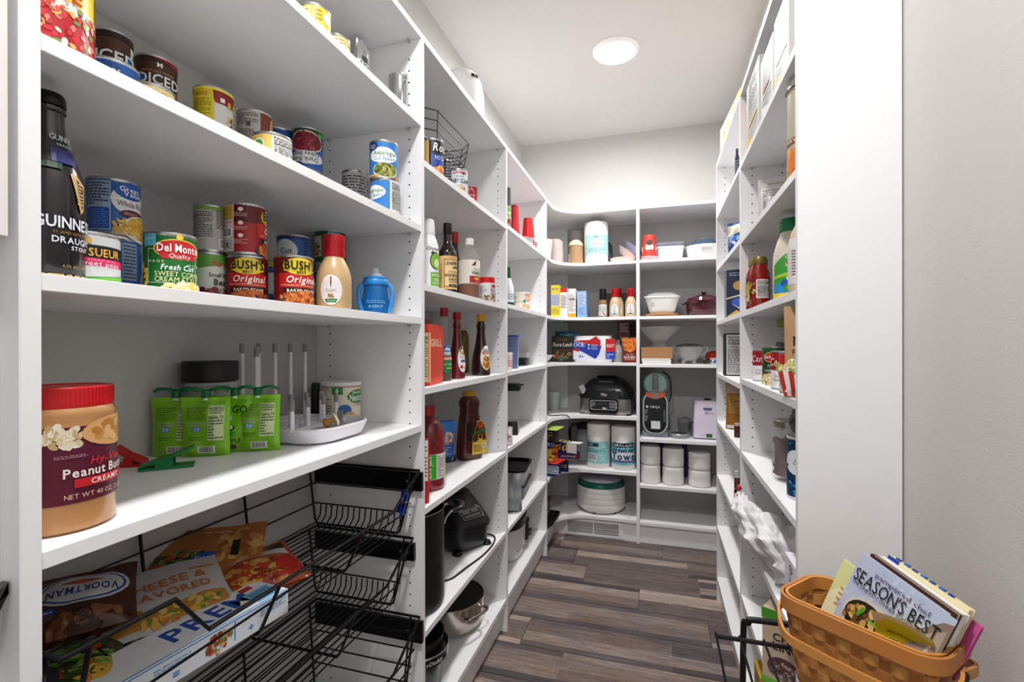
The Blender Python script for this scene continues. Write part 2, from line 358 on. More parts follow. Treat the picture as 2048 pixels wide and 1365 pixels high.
def do_print(parent, items, fm, U, step=None, name='print', rough=.4, cap_r=None, base=.0003, vstep=None):
    "items in units of U metres; fm(u, v, n) gives the surface point n metres proud"
    mb = MB(); cols = {}; n = base; rnd = random.Random(len(items)*7+3)
    def put(poly, ci, n):
        if step is None: strips = [poly]
        else:
            lo = min(p[0] for p in poly); hi = max(p[0] for p in poly); strips = []
            k0, k1 = math.floor(lo/step), math.ceil(hi/step)
            for k in range(k0, k1):
                q = clip(clip(poly, k*step, False), (k+1)*step, True)
                if len(q) > 2: strips.append(q)
        if vstep:
            o2 = []
            for q in strips:
                q = [(b, a) for a, b in q]; lo = min(p[0] for p in q); hi = max(p[0] for p in q)
                for k in range(math.floor(lo/vstep), math.ceil(hi/vstep)):
                    w = clip(clip(q, k*vstep, False), (k+1)*vstep, True)
                    if len(w) > 2: o2.append([(b, a) for a, b in w])
            strips = o2
        for q in strips:
            mb.add([fm(a, b, n) for a, b in q], [tuple(range(len(q)))], ci)
    def ci(c): return cols.setdefault(c, len(cols))
    def ell(u, v, a, b, k=16): return [(u+a*math.cos(2*PI*i/k), v+b*math.sin(2*PI*i/k)) for i in range(k)]
    for it in items:
        t = it[0]; n += .00012
        S = lambda *a: [x*U for x in a]
        if t == 'r':
            u0, v0, u1, v1 = S(*it[1:5]); put([(u0, v0), (u1, v0), (u1, v1), (u0, v1)], ci(it[5]), n)
        elif t == 'e':
            u, v, a, b = S(*it[1:5]); put(ell(u, v, a, b, 20), ci(it[5]), n)
        elif t == 'p':
            put([(a*U, b*U) for a, b in it[1]], ci(it[2]), n)
        elif t == 't':
            u, v, sz = S(*it[1:4]); op = it[6] if len(it) > 6 else {}
            vs, fs, w = layout(it[4], op.get('b', 0), op.get('gap', .09)); sc = sz/.7
            sx = sc
            if 'w' in op and w*sc > 0: sx = op['w']*U/w
            sh = op.get('i', 0)*.22; ro = math.radians(op.get('rot', 0)); al = op.get('al', .5)
            pts = []
            for x, y in vs:
                px = (x+sh*y-w*al)*sx; py = (y-.35)*sc
                if op.get('arc'): py -= op['arc']*px*px/U
                if op.get('m'): px = -px
                pts.append((u+px*math.cos(ro)-py*math.sin(ro), v+px*math.sin(ro)+py*math.cos(ro)))
            ex = .0002+((sc*.8)**2/(8*cap_r) if cap_r else 0)
            mb.add([fm(a, b, n+ex) for a, b in pts], fs, ci(it[5]))
        elif t == 'l':   # lines of tiny print
            u0, v0, u1, v1 = S(*it[1:5]); k = it[5]; dv = (v1-v0)/k
            for i in range(k):
                y = v1-dv*(i+.7); x = u0
                end = u1 if rnd.random() < .7 else u0+(u1-u0)*rnd.uniform(.4, .9)
                while x < end-(u1-u0)*.03:
                    w = min((u1-u0)*rnd.uniform(.06, .2), end-x); put([(x, y), (x+w, y), (x+w, y+dv*.42), (x, y+dv*.42)], ci(it[6]), n); x += w+(u1-u0)*.03
        elif t == 'x':   # bar code
            u0, v0, u1, v1 = S(*it[1:5]); put([(u0, v0), (u1, v0), (u1, v1), (u0, v1)], ci('f4f4f2'), n); x = u0+(u1-u0)*.06
            while x < u1-(u1-u0)*.08:
                w = (u1-u0)*rnd.choice((.02, .035, .05)); put([(x, v0+(v1-v0)*.12), (x+w, v0+(v1-v0)*.12), (x+w, v1-(v1-v0)*.06), (x, v1-(v1-v0)*.06)], ci('222222'), n+.00015); x += w+(u1-u0)*rnd.choice((.025, .04))
        elif t == 'b':   # heap of small shapes (food on the label) inside an ellipse
            u0, v0, u1, v1 = S(*it[1:5]); cu, cv, a, b = (u0+u1)/2, (v0+v1)/2, (u1-u0)/2, (v1-v0)/2; sz = it[7]*U
            for i in range(it[5]):
                th = rnd.uniform(0, 2*PI); q = math.sqrt(rnd.random()); x, y = cu+a*q*math.cos(th), cv+b*q*math.sin(th); s_ = sz*rnd.uniform(.7, 1.2); ro = rnd.uniform(0, PI)
                e = [(x+s_*math.cos(2*PI*j/8)*math.cos(ro)-s_*.65*math.sin(2*PI*j/8)*math.sin(ro), y+s_*math.cos(2*PI*j/8)*math.sin(ro)+s_*.65*math.sin(2*PI*j/8)*math.cos(ro)) for j in range(8)]
                put(e, ci(it[6][i % len(it[6])]), n+i*.000004)
            n += .0002
    ms = [mat(c, rough) for c in cols]
    if not ms: return None
    return mb.build(name, ms, parent, smooth=0)
def face_dir(x, y, off=0): return math.atan2(-y, -x)+math.radians(off)
def fm_lathe(rf, phi, sx=1, sy=1):
    def fm(u, v, n):
        r = rf(v); t = phi+u/max(rf(v), .004) if sx == sy == 1 else phi+u/max(r, .004)
        return ((r*sx+n)*math.cos(t), (r*sy+n)*math.sin(t), v)
    return fm
def fm_cyl(r, phi, z0=0):
    return lambda u, v, n: ((r+n)*math.cos(phi+u/r), (r+n)*math.sin(phi+u/r), v+z0)
def interp(prof):
    def rf(z):
        for (r0, z0), (r1, z1) in zip(prof[:-1], prof[1:]):
            if z0 <= z <= z1 and z1 > z0: return r0+(r1-r0)*(z-z0)/(z1-z0)
        return prof[-1][0] if z > prof[-1][1] else prof[0][0]
    return rf
# ================================================================ goods
def can(label, pos, r, h, z, base, items=(), turn=0, group=None, cat='can', name='food_can', flip=False, paper=True, lab=(.045, .955), tin=None):
    x, y = pos[:2]; t = thing(name, label, cat, (x, y, z), group=group)
    p = [(r*.93, 0), (r*.985, .0015), (r, .003), (r*.985, .005), (r*.965, .007), (r*.965, h-.007), (r*.985, h-.005), (r, h-.003), (r*.985, h-.0005), (r*.955, h), (r*.93, h-.004), (r*.7, h-.0035), (r*.66, h-.0045), (0, h-.0045)]
    MB().lathe([(0, .003), (r*.9, .003)]+p, 36).build('tin_body', tin or TIN, t)
    if base:
        rl = r*.975; z0, z1 = h*lab[0], h*lab[1]
        L_ = MB().lathe([(rl-.0008, z0), (rl, z0), (rl, z1), (rl-.0008, z1)], 40); L_.f = L_.f[:-2]; L_.m = L_.m[:-2]
        lo = L_.build('label', mat(base, .35), t)
        if items:
            ph = face_dir(x, y, turn)
            if flip: fm = lambda u, v, n: fm_cyl(rl, ph)(-u, h-v, n)
            else: fm = fm_cyl(rl, ph)
            do_print(lo, items, fm, h, step=r*.22, cap_r=r)
    return t
def bottle(label, pos, z, prof, matr, name, cat='bottle', items=(), labspan=None, labcol=None, turn=0, cap=None, capm=None, group=None, liquid=None, U=None, seg=32, capname='cap', labarc=None, ribs=0):
    "turned bottle: prof (r,z); cap profile; optional inner liquid (profile, material); label wraps labspan heights"
    x, y = pos[:2]; t = thing(name, label, cat, (x, y, z), group=group); ph = face_dir(x, y, turn)
    MB().lathe([(0, prof[0][1])]+prof if prof[0][0] > 0 else prof, seg).build('bottle_body', matr, t)
    if liquid: MB().lathe(liquid[0], seg).build('contents', liquid[1], t)
    if cap:
        c = MB().lathe(cap, 28)
        if ribs:
            r_, za, zb = max(p[0] for p in cap), cap[0][1], cap[-2][1]
            for k in range(ribs):
                a = 2*PI*k/ribs; c.box((r_-.0004, -.0005, za+.001), (r_+.0007, .0005, zb-.001)); c.v[-8:] = [(p[0]*math.cos(a)-p[1]*math.sin(a), p[0]*math.sin(a)+p[1]*math.cos(a), p[2]) for p in c.v[-8:]]
        c.build(capname, capm, t)
    rf = interp(prof); H = U or prof[-1][1]
    par = t
    if labspan:
        z0, z1 = labspan; nz = 8; na = 36; arc = labarc or 2*PI
        mb = MB().grid(lambda a, b: ((rf(z0+(z1-z0)*b)+.0005)*math.cos(ph+(a-.5)*arc), (rf(z0+(z1-z0)*b)+.0005)*math.sin(ph+(a-.5)*arc), z0+(z1-z0)*b), na, nz)
        par = mb.build('label', mat(labcol, .4), t)
    if items: do_print(par, items, fm_lathe(rf, ph), H, step=.008, cap_r=rf(H*.4), base=.0008, vstep=.012)
    return t
def fm_box(side, w, d, h):
    if side == 'front': return lambda u, v, n: (u, -d/2-n, v)
    if side == 'right': return lambda u, v, n: (w/2+n, u, v)
    if side == 'left': return lambda u, v, n: (-w/2-n, -u, v)
    if side == 'back': return lambda u, v, n: (-u, d/2+n, v)
    return lambda u, v, n: (u, v, h+n)
def carton(label, pos, z, w, d, h, rz, col, prints=None, name='food_carton', cat='box', group=None, U=None, rough=.45, flaps=None, ch=.0008, tilt=0):
    "box with its front along local -y; prints: {side: items}, u from face centre, v from base (top: from centre)"
    t = MB().box((-w/2, -d/2, 0), (w/2, d/2, h), ch=ch).build(name, mat(col, rough), None, (pos[0], pos[1], z), rz); tag(t, label, cat, group)
    if tilt: t.rotation_euler.x = tilt
    for sd, it in (prints or {}).items(): do_print(t, it, fm_box(sd, w, d, h), U or h, name=sd+'_print')
    if flaps: MB().box((-w/2+.0005, -d/2-.0006, h-.003), (w/2-.0005, d/2, h+.0006)).build('lid_flap', mat(flaps, .5), t)
    return t
def bagf(w, h, th, sag=.25, seed=0, crimp=.06, wob=.0015):
    rn = random.Random(seed); ph = [rn.uniform(0, 6) for _ in range(6)]
    def prof(u, v):   # u in -1..1, v in 0..1 -> half thickness
        e = max(0, 1-abs(u)**3.2); b = min(1, v/.12)**.6 if v < .12 else 1
        tp = max(0, min(1, (1-crimp-v)/(.55)))**.7
        return th/2*e*b*(.12+.88*tp)+.0006
    def fm(u, v, n, s=-1):
        a = max(-1, min(1, u/(w/2))); b = max(0, min(1, v/h)); q = prof(a, b)
        wv = wob*(math.sin(a*5+ph[0]+b*3)+math.sin(b*11+ph[1]+a*2)*.7+math.sin(a*9-b*7+ph[2])*.5)*(1 if b > .05 else 0)
        return (u*(1-.03*math.sin(b*PI)), s*(q+n)+wv, v)
    return fm
def bag(label, pos, z, w, h, th, rz, col, items=(), name='snack_bag', cat='bag', group=None, rough=.3, seed=1, crimp=.06, tilt=0, metal=0, matr=None, wob=.0015, seal=None):
    fm = bagf(w, h, th, seed=seed, crimp=crimp, wob=wob); mb = MB(); nu, nv = 18, 20
    def F(a, b, s): return fm((a*2-1)*w/2, b*h, 0, s)
    mb.grid(lambda a, b: F(a, b, -1), nu, nv); mb.grid(lambda a, b: F(1-a, b, 1), nu, nv)
    for b in (0, h): pass
    t = mb.build(name, matr or mat(col, rough, metal), None, (pos[0], pos[1], z), rz, smooth=60); tag(t, label, cat, group)
    if tilt: t.rotation_euler.x = tilt
    if items: do_print(t, items, lambda u, v, n: fm(u, v, n+.0002), h, step=w/18, vstep=h/20, rough=rough)
    return t
def wire_parts(t, name, paths, r, m=None, seg=6, closed=False):
    for p in paths: MB().tube(p, r, seg, closed).build(name, m or BLACKM, t)
def facing(x, y, off=0): return math.atan2(y, x)-PI/2+math.radians(off)   # turn local -y towards the camera
def nutri(u0, v0, u1, v1, cal='', dark='111111', bgc='dedddb'):
    w, hh = u1-u0, v1-v0; it = [('r', u0, v0, u1, v1, bgc), ('t', (u0+u1)/2, v1-hh*.06, hh*.06, 'Nutrition Facts', dark, dict(b=1, w=w*.9)), ('r', u0+w*.05, v1-hh*.125, u1-w*.05, v1-hh*.115, dark),
      ('l', u0+w*.05, v1-hh*.22, u1-w*.05, v1-hh*.13, 2, dark), ('r', u0+w*.05, v1-hh*.245, u1-w*.05, v1-hh*.225, dark), ('t', u0+w*.28, v1-hh*.30, hh*.045, 'Calories', dark, dict(b=1, w=w*.45))]
    if cal: it.append(('t', u1-w*.2, v1-hh*.30, hh*.07, cal, dark, dict(b=1)))
    return it+[('r', u0+w*.05, v1-hh*.36, u1-w*.05, v1-hh*.35, dark), ('l', u0+w*.05, v0+hh*.28, u1-w*.05, v1-hh*.37, 8, dark), ('r', u0+w*.05, v0+hh*.25, u1-w*.05, v0+hh*.265, dark), ('l', u0+w*.05, v0+hh*.04, u1-w*.05, v0+hh*.23, 5, '555555')]
# ================================================================ left bay: cans on the upper shelves
z1, z2, z3, z4 = S1+TH, S2+TH, S3+TH, S4+TH
def gc(label, uL, uR, vt, x, z, base, items=(), h=None, r=None, y=None, **k):
    "can fitted between two columns with its rim at row vt"
    if r is None: p = cyl(uL, uR, x=x, y=y)
    elif uL is None: p = tan_(uR, 1, r, x=x, y=y)
    else: p = tan_(uL, -1, r, x=x, y=y)
    hh = h or (CAMH+(CY-vt)/FPX*(dep(p[0], p[1])-.6*p[2])-z)
    return can(label, p, p[2], hh, z, base, items, **k), p, hh
def under(label, p, z, h, col, **k): return can(label, p, p[2], h-.0002, z, col, [('r', -.6, .1, .6, .3, 'eeeeee'), ('l', -.3, .35, .3, .8, 6, 'dddddd')], **k)
GV = '1f5fae'
gc('yellow labelled can with a green leaf, left of two on the topmost shelf', 598, 664, 12, -.715, z1, 'efc94c', [('r', -.5, .1, -.1, .9, 'f6e7a6'), ('l', -.48, .12, -.12, .88, 10, 'a98a2a'), ('e', .25, .3, .09, .2, '63a53c'), ('e', .28, .75, .1, .12, 'f5f0dc'), ('l', 0, .1, .15, .9, 9, '9b7d25')], tin=STEEL)
gc('smaller yellow labelled can, right of two on the topmost shelf', 648, 703, 72, -.735, z1, 'f0cd5c', [('r', -.35, .08, .35, .92, 'f7edb9'), ('l', -.33, .1, .33, .9, 12, 'b08f34')])
_p = cyl(716, 724, x=-.80); carton('thin pale carton edge between yellow can and foil pouch', _p, z1, .022, .06, zv(_p[0], _p[1], 92)-z1, facing(*_p[:2]), 'd9dcd6', {'front': [('l', -.06, .1, .06, .9, 9, 'b5bab2')]})
_p = cyl(716, 738, x=-.69); bag('small silver foil pouch standing on the topmost shelf', _p, z1, .055, zv(_p[0], _p[1], 90)-z1, .022, facing(*_p[:2], 55), 'c9cbcc', [('r', -.1, .3, .12, .7, '3b3d40'), ('t', 0, .5, .1, 'DESIGN', 'eeeeee')], rough=.2, metal=.9, seed=4)
# steel pitcher with handle, and white carton behind it
_p = cyl(778, 826, x=-.70); _h = zv(_p[0], _p[1], 158)-z1; _r = _p[2]
t = thing('steel_pitcher', 'small stainless steel pitcher on the topmost shelf', 'pitcher', (_p[0], _p[1], z1))
MB().lathe([(_r*.96, 0), (_r, .003), (_r, _h-.012), (_r*.97, _h-.004), (_r, _h), (_r*.97, _h), (_r*.95, _h-.01), (_r*.95, .004), (0, .004)], 40).build('pitcher_body', CHROME, t)
_a2 = face_dir(_p[0], _p[1], 18); _d = Vector((math.cos(_a2), math.sin(_a2), 0))
MB().tube([_d*(_r+.001)+Vector((0, 0, _h*.85)), _d*(_r+.012)+Vector((0, 0, _h*.82)), _d*(_r+.014)+Vector((0, 0, _h*.5)), _d*(_r+.006)+Vector((0, 0, _h*.12)), _d*_r+Vector((0, 0, _h*.1))], .0032, 8).build('handle', STEEL, t)
_q = cyl(791, 812, x=-.80); bottle('white spout bottle behind the steel pitcher', _q, z1, [(_q[2], 0), (_q[2], .09), (_q[2]*.6, zv(_q[0], _q[1], 141)-z1-.004), (_q[2]*.5, zv(_q[0], _q[1], 141)-z1)], mat('f2f2f0', .4), 'plastic_bottle', items=[('t', 0, .9, .05, '36', '666666')])
# ---- second shelf from the top
_p = tan_(192, 1, .047, x=-.690)
can('large red and yellow sauce can cut by the left panel', _p, .047, .125, z2, 'f2d636', [('r', -.9, .045, .9, .36, 'b3202a'), ('b', -.8, .05, .75, .42, 120, ['d8394a', 'c4313a', 'e9877a', 'f2e3cf', '8e1d20', '6f8f3a', 'e8b45c', 'd2222e'], .035), ('e', 0, .42, .8, .05, 'e9e0d8'), ('b', -.7, .33, .7, .44, 60, ['f4ead8', 'c8402e', '7d9a44', 'e0584a'], .03), ('t', 0, .75, .13, 'ENCHILADA', 'd22a20', dict(b=1, w=.78, rot=-3)), ('t', 0, .56, .13, 'SAUCE', 'd22a20', dict(b=1, w=.62, rot=-3)), ('r', .62, .03, .8, .97, 'f2d636'), ('l', .64, .05, .78, .95, 12, 'b8862a'), ('t', .46, .74, .1, 'C', '3fa048', dict(b=1))], turn=-4)
BR = '4a2a1c'
DICED = [('r', -.9, .05, .9, .2, '3a78c0'), ('r', -.9, .86, .9, .95, '2a1813'), ('p', [(-.1, .95), (.5, .95), (.5, .80), (.2, .88)], '9b1c20'), ('t', .02, .82, .08, 'M', 'f0ece4', dict(b=1)), ('t', 0, .70, .035, 'NATURALLY RIPENED', 'c9a06a', dict(w=.5)), ('e', -.3, .55, .09, .12, '2f78c4'), ('t', .02, .56, .17, 'DICED', 'e8eef2', dict(b=1, w=.62)), ('t', .02, .4, .08, 'TOMATOES', 'c9a06a', dict(b=1, w=.6)), ('e', -.42, .72, .08, .12, 'b3261e')]
t_, _p, _h = gc('dark brown diced tomato can, farthest left at the back', 186, 268, 60, -.925, z2+.106, BR, [('r', -.5, .1, .5, .3, '3a78c0'), ('r', .26, .58, .5, .82, 'f3f3ee'), ('p', [(.28, .62), (.38, .78), (.48, .62)], '4c9a3c'), ('r', .39, .68, .49, .80, '3a6fb5'), ('t', -.05, .55, .18, 'DICED', 'e8eef2', dict(b=1, w=.7)), ('e', .22, .54, .08, .1, '2f78c4'), ('r', .53, .05, .62, .9, 'efe6d6'), ('l', .54, .06, .61, .9, 14, '444444'), ('p', [(.1, .2), (.45, .4), (.5, .2)], '3a78c0'), ('r', -.5, .86, .8, .95, '2a1813')])
under('can underneath the farthest left diced tomato can', _p, z2, .106, BR)
t_, _p, _h = gc('brown can printed DICED in white, second at the back', 268, 357, 112, -.93, z2+.106, BR, DICED, turn=6)
under('can underneath the brown can printed DICED', _p, z2, .106, BR)
t_, _p, _h = gc('blue topped can in front of the brown tomato cans', 166, 282, 118, -.845, z2+.05, '2a6cc2', [('e', -.1, .72, .3, .2, '1d4f9c'), ('t', -.1, .72, .14, 'Great', 'f4f4f4', dict(i=1)), ('r', -.9, .92, .9, .955, 'f0f0f0')])
under('can underneath the blue topped can', _p, z2, .05, '2a6cc2')
gc('pale yellow broth can in front of the can printed DICED', 256, 352, 168, -.80, z2, 'efdc9a', [('t', 0, .84, .1, 'Organic', 'b5642c', dict(i=1, w=.42)), ('e', .30, .76, .1, .09, 'f7f3e4'), ('e', .30, .76, .07, .06, 'c9a24a'), ('e', .46, .70, .05, .06, '8a5a2c'), ('r', -.6, .1, .6, .3, 'd7b456')], turn=8)
t_, _p, _h = gc('yellow and red tomato can with a text panel', 386, 469, 176, -.885, z2+.104, 'e8d22e', [('r', -.02, .05, .9, .62, 'd9d7d6'), ('p', [(-.05, .95), (.9, .95), (.9, .6), (.0, .62), (-.05, .75)], '8e1a1c'), ('r', -.58, .3, -.04, .86, 'e3cf2c'), ('l', -.5, .32, -.08, .7, 10, '6e6420'), ('l', -.45, .74, -.15, .84, 3, 'b8302a'), ('r', .1, .66, .2, .76, 'f2f2f0'), ('t', .42, .64, .15, 'RO', 'f0c83a', dict(b=1)), ('b', .25, .12, .7, .4, 40, ['e0b030', 'd6d4d0', '343434', 'e6c552'], .04), ('r', -.9, .9, .9, .955, 'f3e24c')], turn=5)
under('can underneath the yellow and red tomato can', _p, z2, .104, 'c8b62c')
t_, _p, _h = gc('grey and brown can with a white ingredient panel', 473, 548, 222, -.885, z2+.104, '7a3a20', [('r', -.62, .05, .12, .95, 'b9b6b3'), ('l', -.5, .6, .08, .9, 6, '444444'), ('r', -.2, .55, -.1, .66, '555555'), ('l', -.5, .1, .08, .44, 6, '444444'), ('t', -.2, .47, .05, 'smartlabel', '444444', dict(b=1)), ('p', [(.3, .05), (.5, .05), (.5, .95), (.38, .8)], 'c79a6a')])
under('can underneath the grey and brown can', _p, z2, .104, '7a3a20')
t_, _p, _h = gc('blue can peeking out behind the nutrition facts can', 527, 588, 256, -.93, z2+.09, GV, [('e', .0, .75, .35, .17, '174a94'), ('t', .0, .76, .13, 'Great', 'f2f4f8', dict(i=1, w=.5))], turn=-6)
under('can underneath the blue can that peeks out', _p, z2, .09, GV)
gc('short yellow can showing nutrition facts and the number 30', 503, 586, 268, -.745, z2, 'ecc766', nutri(-.1, .06, .9, .92, '30')+[('e', -.38, .7, .13, .14, 'e9efd8'), ('e', -.38, .7, .1, .1, '5f9a3e')], turn=12)
t_, _p, _h = gc('kidney bean can standing upside down with red beans pictured', 584, 647, 257, -.865, z2+.106, GV, [('r', -.9, .02, .9, .45, '173c22'), ('e', .06, .34, .42, .25, 'e6d2c0'), ('e', .06, .34, .39, .22, '7c1226'), ('b', -.3, .14, .42, .54, 110, ['8e1c30', '6c0f20', 'a63245', '55101c'], .045), ('e', .08, .70, .45, .15, 'e9edf2'), ('t', .08, .75, .1, 'Dark Red', '3a3a3a', dict(w=.55)), ('t', .08, .63, .1, 'Kidney Beans', '3a3a3a', dict(w=.62)), ('e', .3, .88, .2, .08, '123f86'), ('t', .3, .88, .07, 'Great', 'eeeeee'), ('r', -.34, .1, -.22, .2, '3fae4a')], flip=True, turn=4)
under('can underneath the upside down kidney bean can', _p, z2, .106, GV)
gc('small grey can covered in ingredient print, beside the asparagus cans', 684, 738, 342, -.80, z2, 'b7b3b0', [('l', -.5, .1, .5, .9, 14, '3c3c3c'), ('r', -.25, .25, .2, .42, 'c6b4a8'), ('l', -.23, .27, .18, .4, 2, 'b03030')])
ASP = [('e', -.02, .60, .4, .21, 'f0f3f6'), ('t', .02, .66, .11, 'Asparagus', '4f8a2c', dict(w=.58)), ('t', .02, .52, .1, 'Cut Spears', '6d9ab4', dict(w=.56)), ('e', -.33, .84, .17, .12, '123f86'), ('t', -.33, .86, .06, 'Great', 'eeeeee'), ('t', -.33, .80, .06, 'Value', 'eeeeee'), ('r', -.9, .04, .9, .1, 'd98c4a'), ('e', .04, .2, .34, .2, 'e8ecd4'), ('e', .04, .21, .31, .18, '6f7a2c'), ('b', -.24, .05, .32, .38, 70, ['8a9440', 'a8a857', '5c6a22', 'c0b468', '3e4a1a'], .05)]
t_, _p, _h = gc('lower asparagus can turned to its nutrition panel', 741, 800, 360, -.675, z2, '3a82cf', [(a[0], a[1]-.42, *a[2:]) if a[0] in 'te' else a for a in ASP[:3]]+[('r', .08, .05, .95, .95, 'eef0f2')]+nutri(.1, .08, .9, .93, ''), turn=8)
gc('upper asparagus can with cut spears pictured', 739, 798, 284, -.677, z2+_h+.0005, '2f7ccb', ASP, turn=0)
# ---- third shelf from the top
_p = tan_(172, 1, .0335, x=-.694); _gz = zv(_p[0], _p[1], 184)-z3
G_ = _gz/.232
gp = [(.031, 0), (.0335, .004), (.0335, .118), (.0325, .128), (.0285, .142), (.0225, .158), (.0175, .172), (.0155, .19), (.0148, .205), (.0165, .2075), (.0165, .212), (.0145, .214), (.0142, .219)]
gp = [(r, z*G_) for r, z in gp]
bottle('dark brown beer bottle with gold harp cut by the left panel', _p, z3, gp, mat('120d12', .22, coat=.4), 'beer_bottle', cap=[(.0163, .214*G_), (.0168, .217*G_), (.0165, .226*G_), (.0145, .2295*G_), (0, .2295*G_)], capm=mat('17120f', .3, .6), items=[
  ('t', .055, .31, .062, 'GUINNESS', 'dfe3ea', dict(b=1, w=.30)), ('t', .08, .255, .014, 'ST JAMES GATE DUBLIN', 'a8762e', dict(w=.2)), ('t', .085, .215, .034, 'DRAUGHT', 'd8dde4', dict(b=1, w=.22)), ('t', .11, .175, .022, 'STOUT', 'd8dde4', dict(b=1)),
  ('p', [(.055, .585), (.068, .60), (.08, .59), (.14, .54), (.135, .40), (.115, .375), (.105, .40)], 'c9a468'), ('p', [(.085, .565), (.132, .53), (.128, .42), (.12, .40)], '4a3418'), ('l', .09, .42, .13, .55, 7, 'd9b880'),
  ('t', .05, .79, .034, 'GUINNESS', 'cfd6e0', dict(w=.13)), ('t', .05, .75, .016, 'DRAUGHT', 'cfd6e0', dict(w=.08)), ('r', -.02, .64, .09, .72, '262a6a'), ('t', .08, .07, .016, '4.2% ALC VOL', 'b59a62', dict(w=.13)), ('l', -.2, .012, .2, .03, 1, 'c9a458'), ('t', -.09, .10, .022, 'DRINKIQ.COM', 'c9a458', dict(rot=90)), ('r', -.10, .60, .02, .635, '1c3a24')], turn=14, ribs=0)
t_, _p, _h = gc('silver topped sweet pea can in front of the beer bottle side', None, 243, 462, -.705, z3, '14161a', [('r', -.95, .74, .95, .955, 'c4c6c8'), ('p', [(-.95, .05), (.95, .05), (.95, .36), (-.95, .36)], 'c9cbcd'), ('r', -.95, .34, .95, .49, 'd5195c'), ('t', .12, .60, .15, 'Le SUEUR', 'd9a441', dict(b=1, w=.78)), ('t', .1, .45, .045, 'VERY YOUNG SMALL', 'f2a0b8', dict(w=.7)), ('t', .14, .39, .09, 'sweet peas', 'f6e3ea', dict(w=.7)), ('p', [(-.9, .05), (.9, .05), (.9, .22), (.2, .14), (-.5, .08)], '3f8f34'), ('p', [(-.2, .05), (.9, .09), (.9, .2), (.2, .13)], '6fb84a'), ('e', -.02, .82, .04, .06, 'd9a441')], r=.0345, turn=6)
GVC = [('r', -.9, .04, -.05, .95, '3f6fae'), ('r', -.48, .08, -.06, .92, '9db3cf'), ('l', -.46, .5, -.08, .9, 8, '1c2a44'), ('r', -.46, .1, -.08, .46, '1d52b0'), ('l', -.44, .12, -.1, .44, 8, '6f9be0'), ('e', .24, .64, .3, .27, 'eef0f2'), ('e', .24, .80, .26, .15, '0f4ea6'), ('e', .24, .80, .24, .13, '1b5fbe'), ('t', .22, .83, .085, 'Great', 'f4f6fa', dict(b=1)), ('t', .26, .75, .085, 'Value', 'f4f6fa', dict(b=1)), ('t', .30, .57, .1, 'Whole Kernel', '6a4a2a', dict(w=.55)), ('e', .26, .40, .2, .075, '5c1a22'), ('l', .12, .37, .4, .43, 2, 'd8b8b8'), ('e', .42, .16, .34, .24, 'e8e4da'), ('b', -.04, .02, .3, .3, 70, ['d9ab3a', 'e8c45a', 'c28e28'], .035), ('b', .14, .0, .7, .36, 150, ['e8b93c', 'd79f2a', 'f0cc66'], .038), ('r', -.04, .04, .1, .12, 'c9a05a')]
t_, _p, _h = gc('lower blue corn can partly behind the sweet pea can', 172, 283, 472, -.845, z3, GV, [('r', .1, .1, .34, .9, '8fa8c8'), ('l', .12, .3, .32, .88, 10, '1c2a44'), ('r', .1, .05, .34, .28, '1d52b0'), ('e', .62, .6, .16, .2, '0f4ea6')])
gc('blue whole kernel corn can stacked on another beside the beer bottle', 170, 283, 356, -.845, z3+_h+.0005, GV, GVC, turn=3)
gc('green cream style corn can at the front of the shelf', 284, 397, 466, -.712, z3, '1d6b2c', [('b', -.85, .0, -.3, .5, 40, ['e9c84a', 'd8b234', 'f2dc7a'], .045), ('r', -.34, .16, .42, .72, 'e6efe0'), ('r', -.33, .17, .41, .71, '1d6b2c'), ('r', -.42, .76, -.2, .96, '5fb4d8'), ('t', -.31, .88, .045, 'SEA SALT', 'd8f0fa', dict(w=.18)), ('e', .12, .72, .36, .17, 'f0c83a'), ('e', .12, .72, .34, .15, 'c8202c'), ('p', [(-.2, .72), (.44, .72), (.36, .56), (-.12, .56)], 'c8202c'), ('t', .12, .74, .13, 'Del Monte', 'f7f3ee', dict(b=1, w=.6)), ('t', .12, .61, .07, 'Quality', 'f7f3ee', dict(i=1)), ('e', .12, .92, .05, .05, 'f0c83a'), ('t', -.2, .51, .045, 'M A D E', 'e6e6b8'), ('t', .33, .47, .045, 'W I T H', 'e6e6b8'), ('t', .1, .42, .09, 'Fresh Cut', 'eaf4fa', dict(i=1, b=1, w=.46)), ('t', .1, .31, .08, 'SWEET CORN', 'f2ecb2', dict(w=.62)), ('t', .1, .22, .08, 'CREAM STYLE', 'f2ecb2', dict(w=.62)), ('b', -.1, .0, .5, .17, 60, ['f4e2a0', 'e6c96a', 'f9f0c8'], .05)], turn=0)
PARB = [('r', -.55, .05, .55, .95, 'a9a6a2'), ('l', -.42, .3, .05, .85, 12, '2e2e2e'), ('r', -.42, .74, .06, .755, '222222'), ('l', .12, .5, .5, .9, 8, '3a3a3a'), ('x', .18, .08, .46, .3), ('r', -.9, .88, .9, .955, '6f9a3e')]
t_, _p, _h = gc('lower beet can with small whole beets pictured', 387, 452, 505, -.81, z3, 'd3d8cc', [('p', [(-.9, .55), (.9, .9), (.9, .955), (-.9, .955)], '5f9a3e'), ('t', .2, .78, .1, 'Parade', 'd23a34', dict(i=1, b=1, w=.42)), ('t', .2, .56, .085, 'Small Whole', '2a2a2a', dict(w=.52)), ('t', .2, .42, .12, 'Beets', '2a2a2a', dict(b=1, w=.36)), ('t', .15, .28, .06, 'Betabeles Enteras', '3a3a3a', dict(w=.6)), ('r', -.9, .04, .9, .12, '7a1430'), ('b', -.6, -.02, .7, .28, 40, ['7a1430', '94203e', '5c0e22'], .1)], turn=10)
gc('grey backed can stacked on the beet can', 387, 452, 410, -.81, z3+_h+.0005, '6f9a3e', PARB)
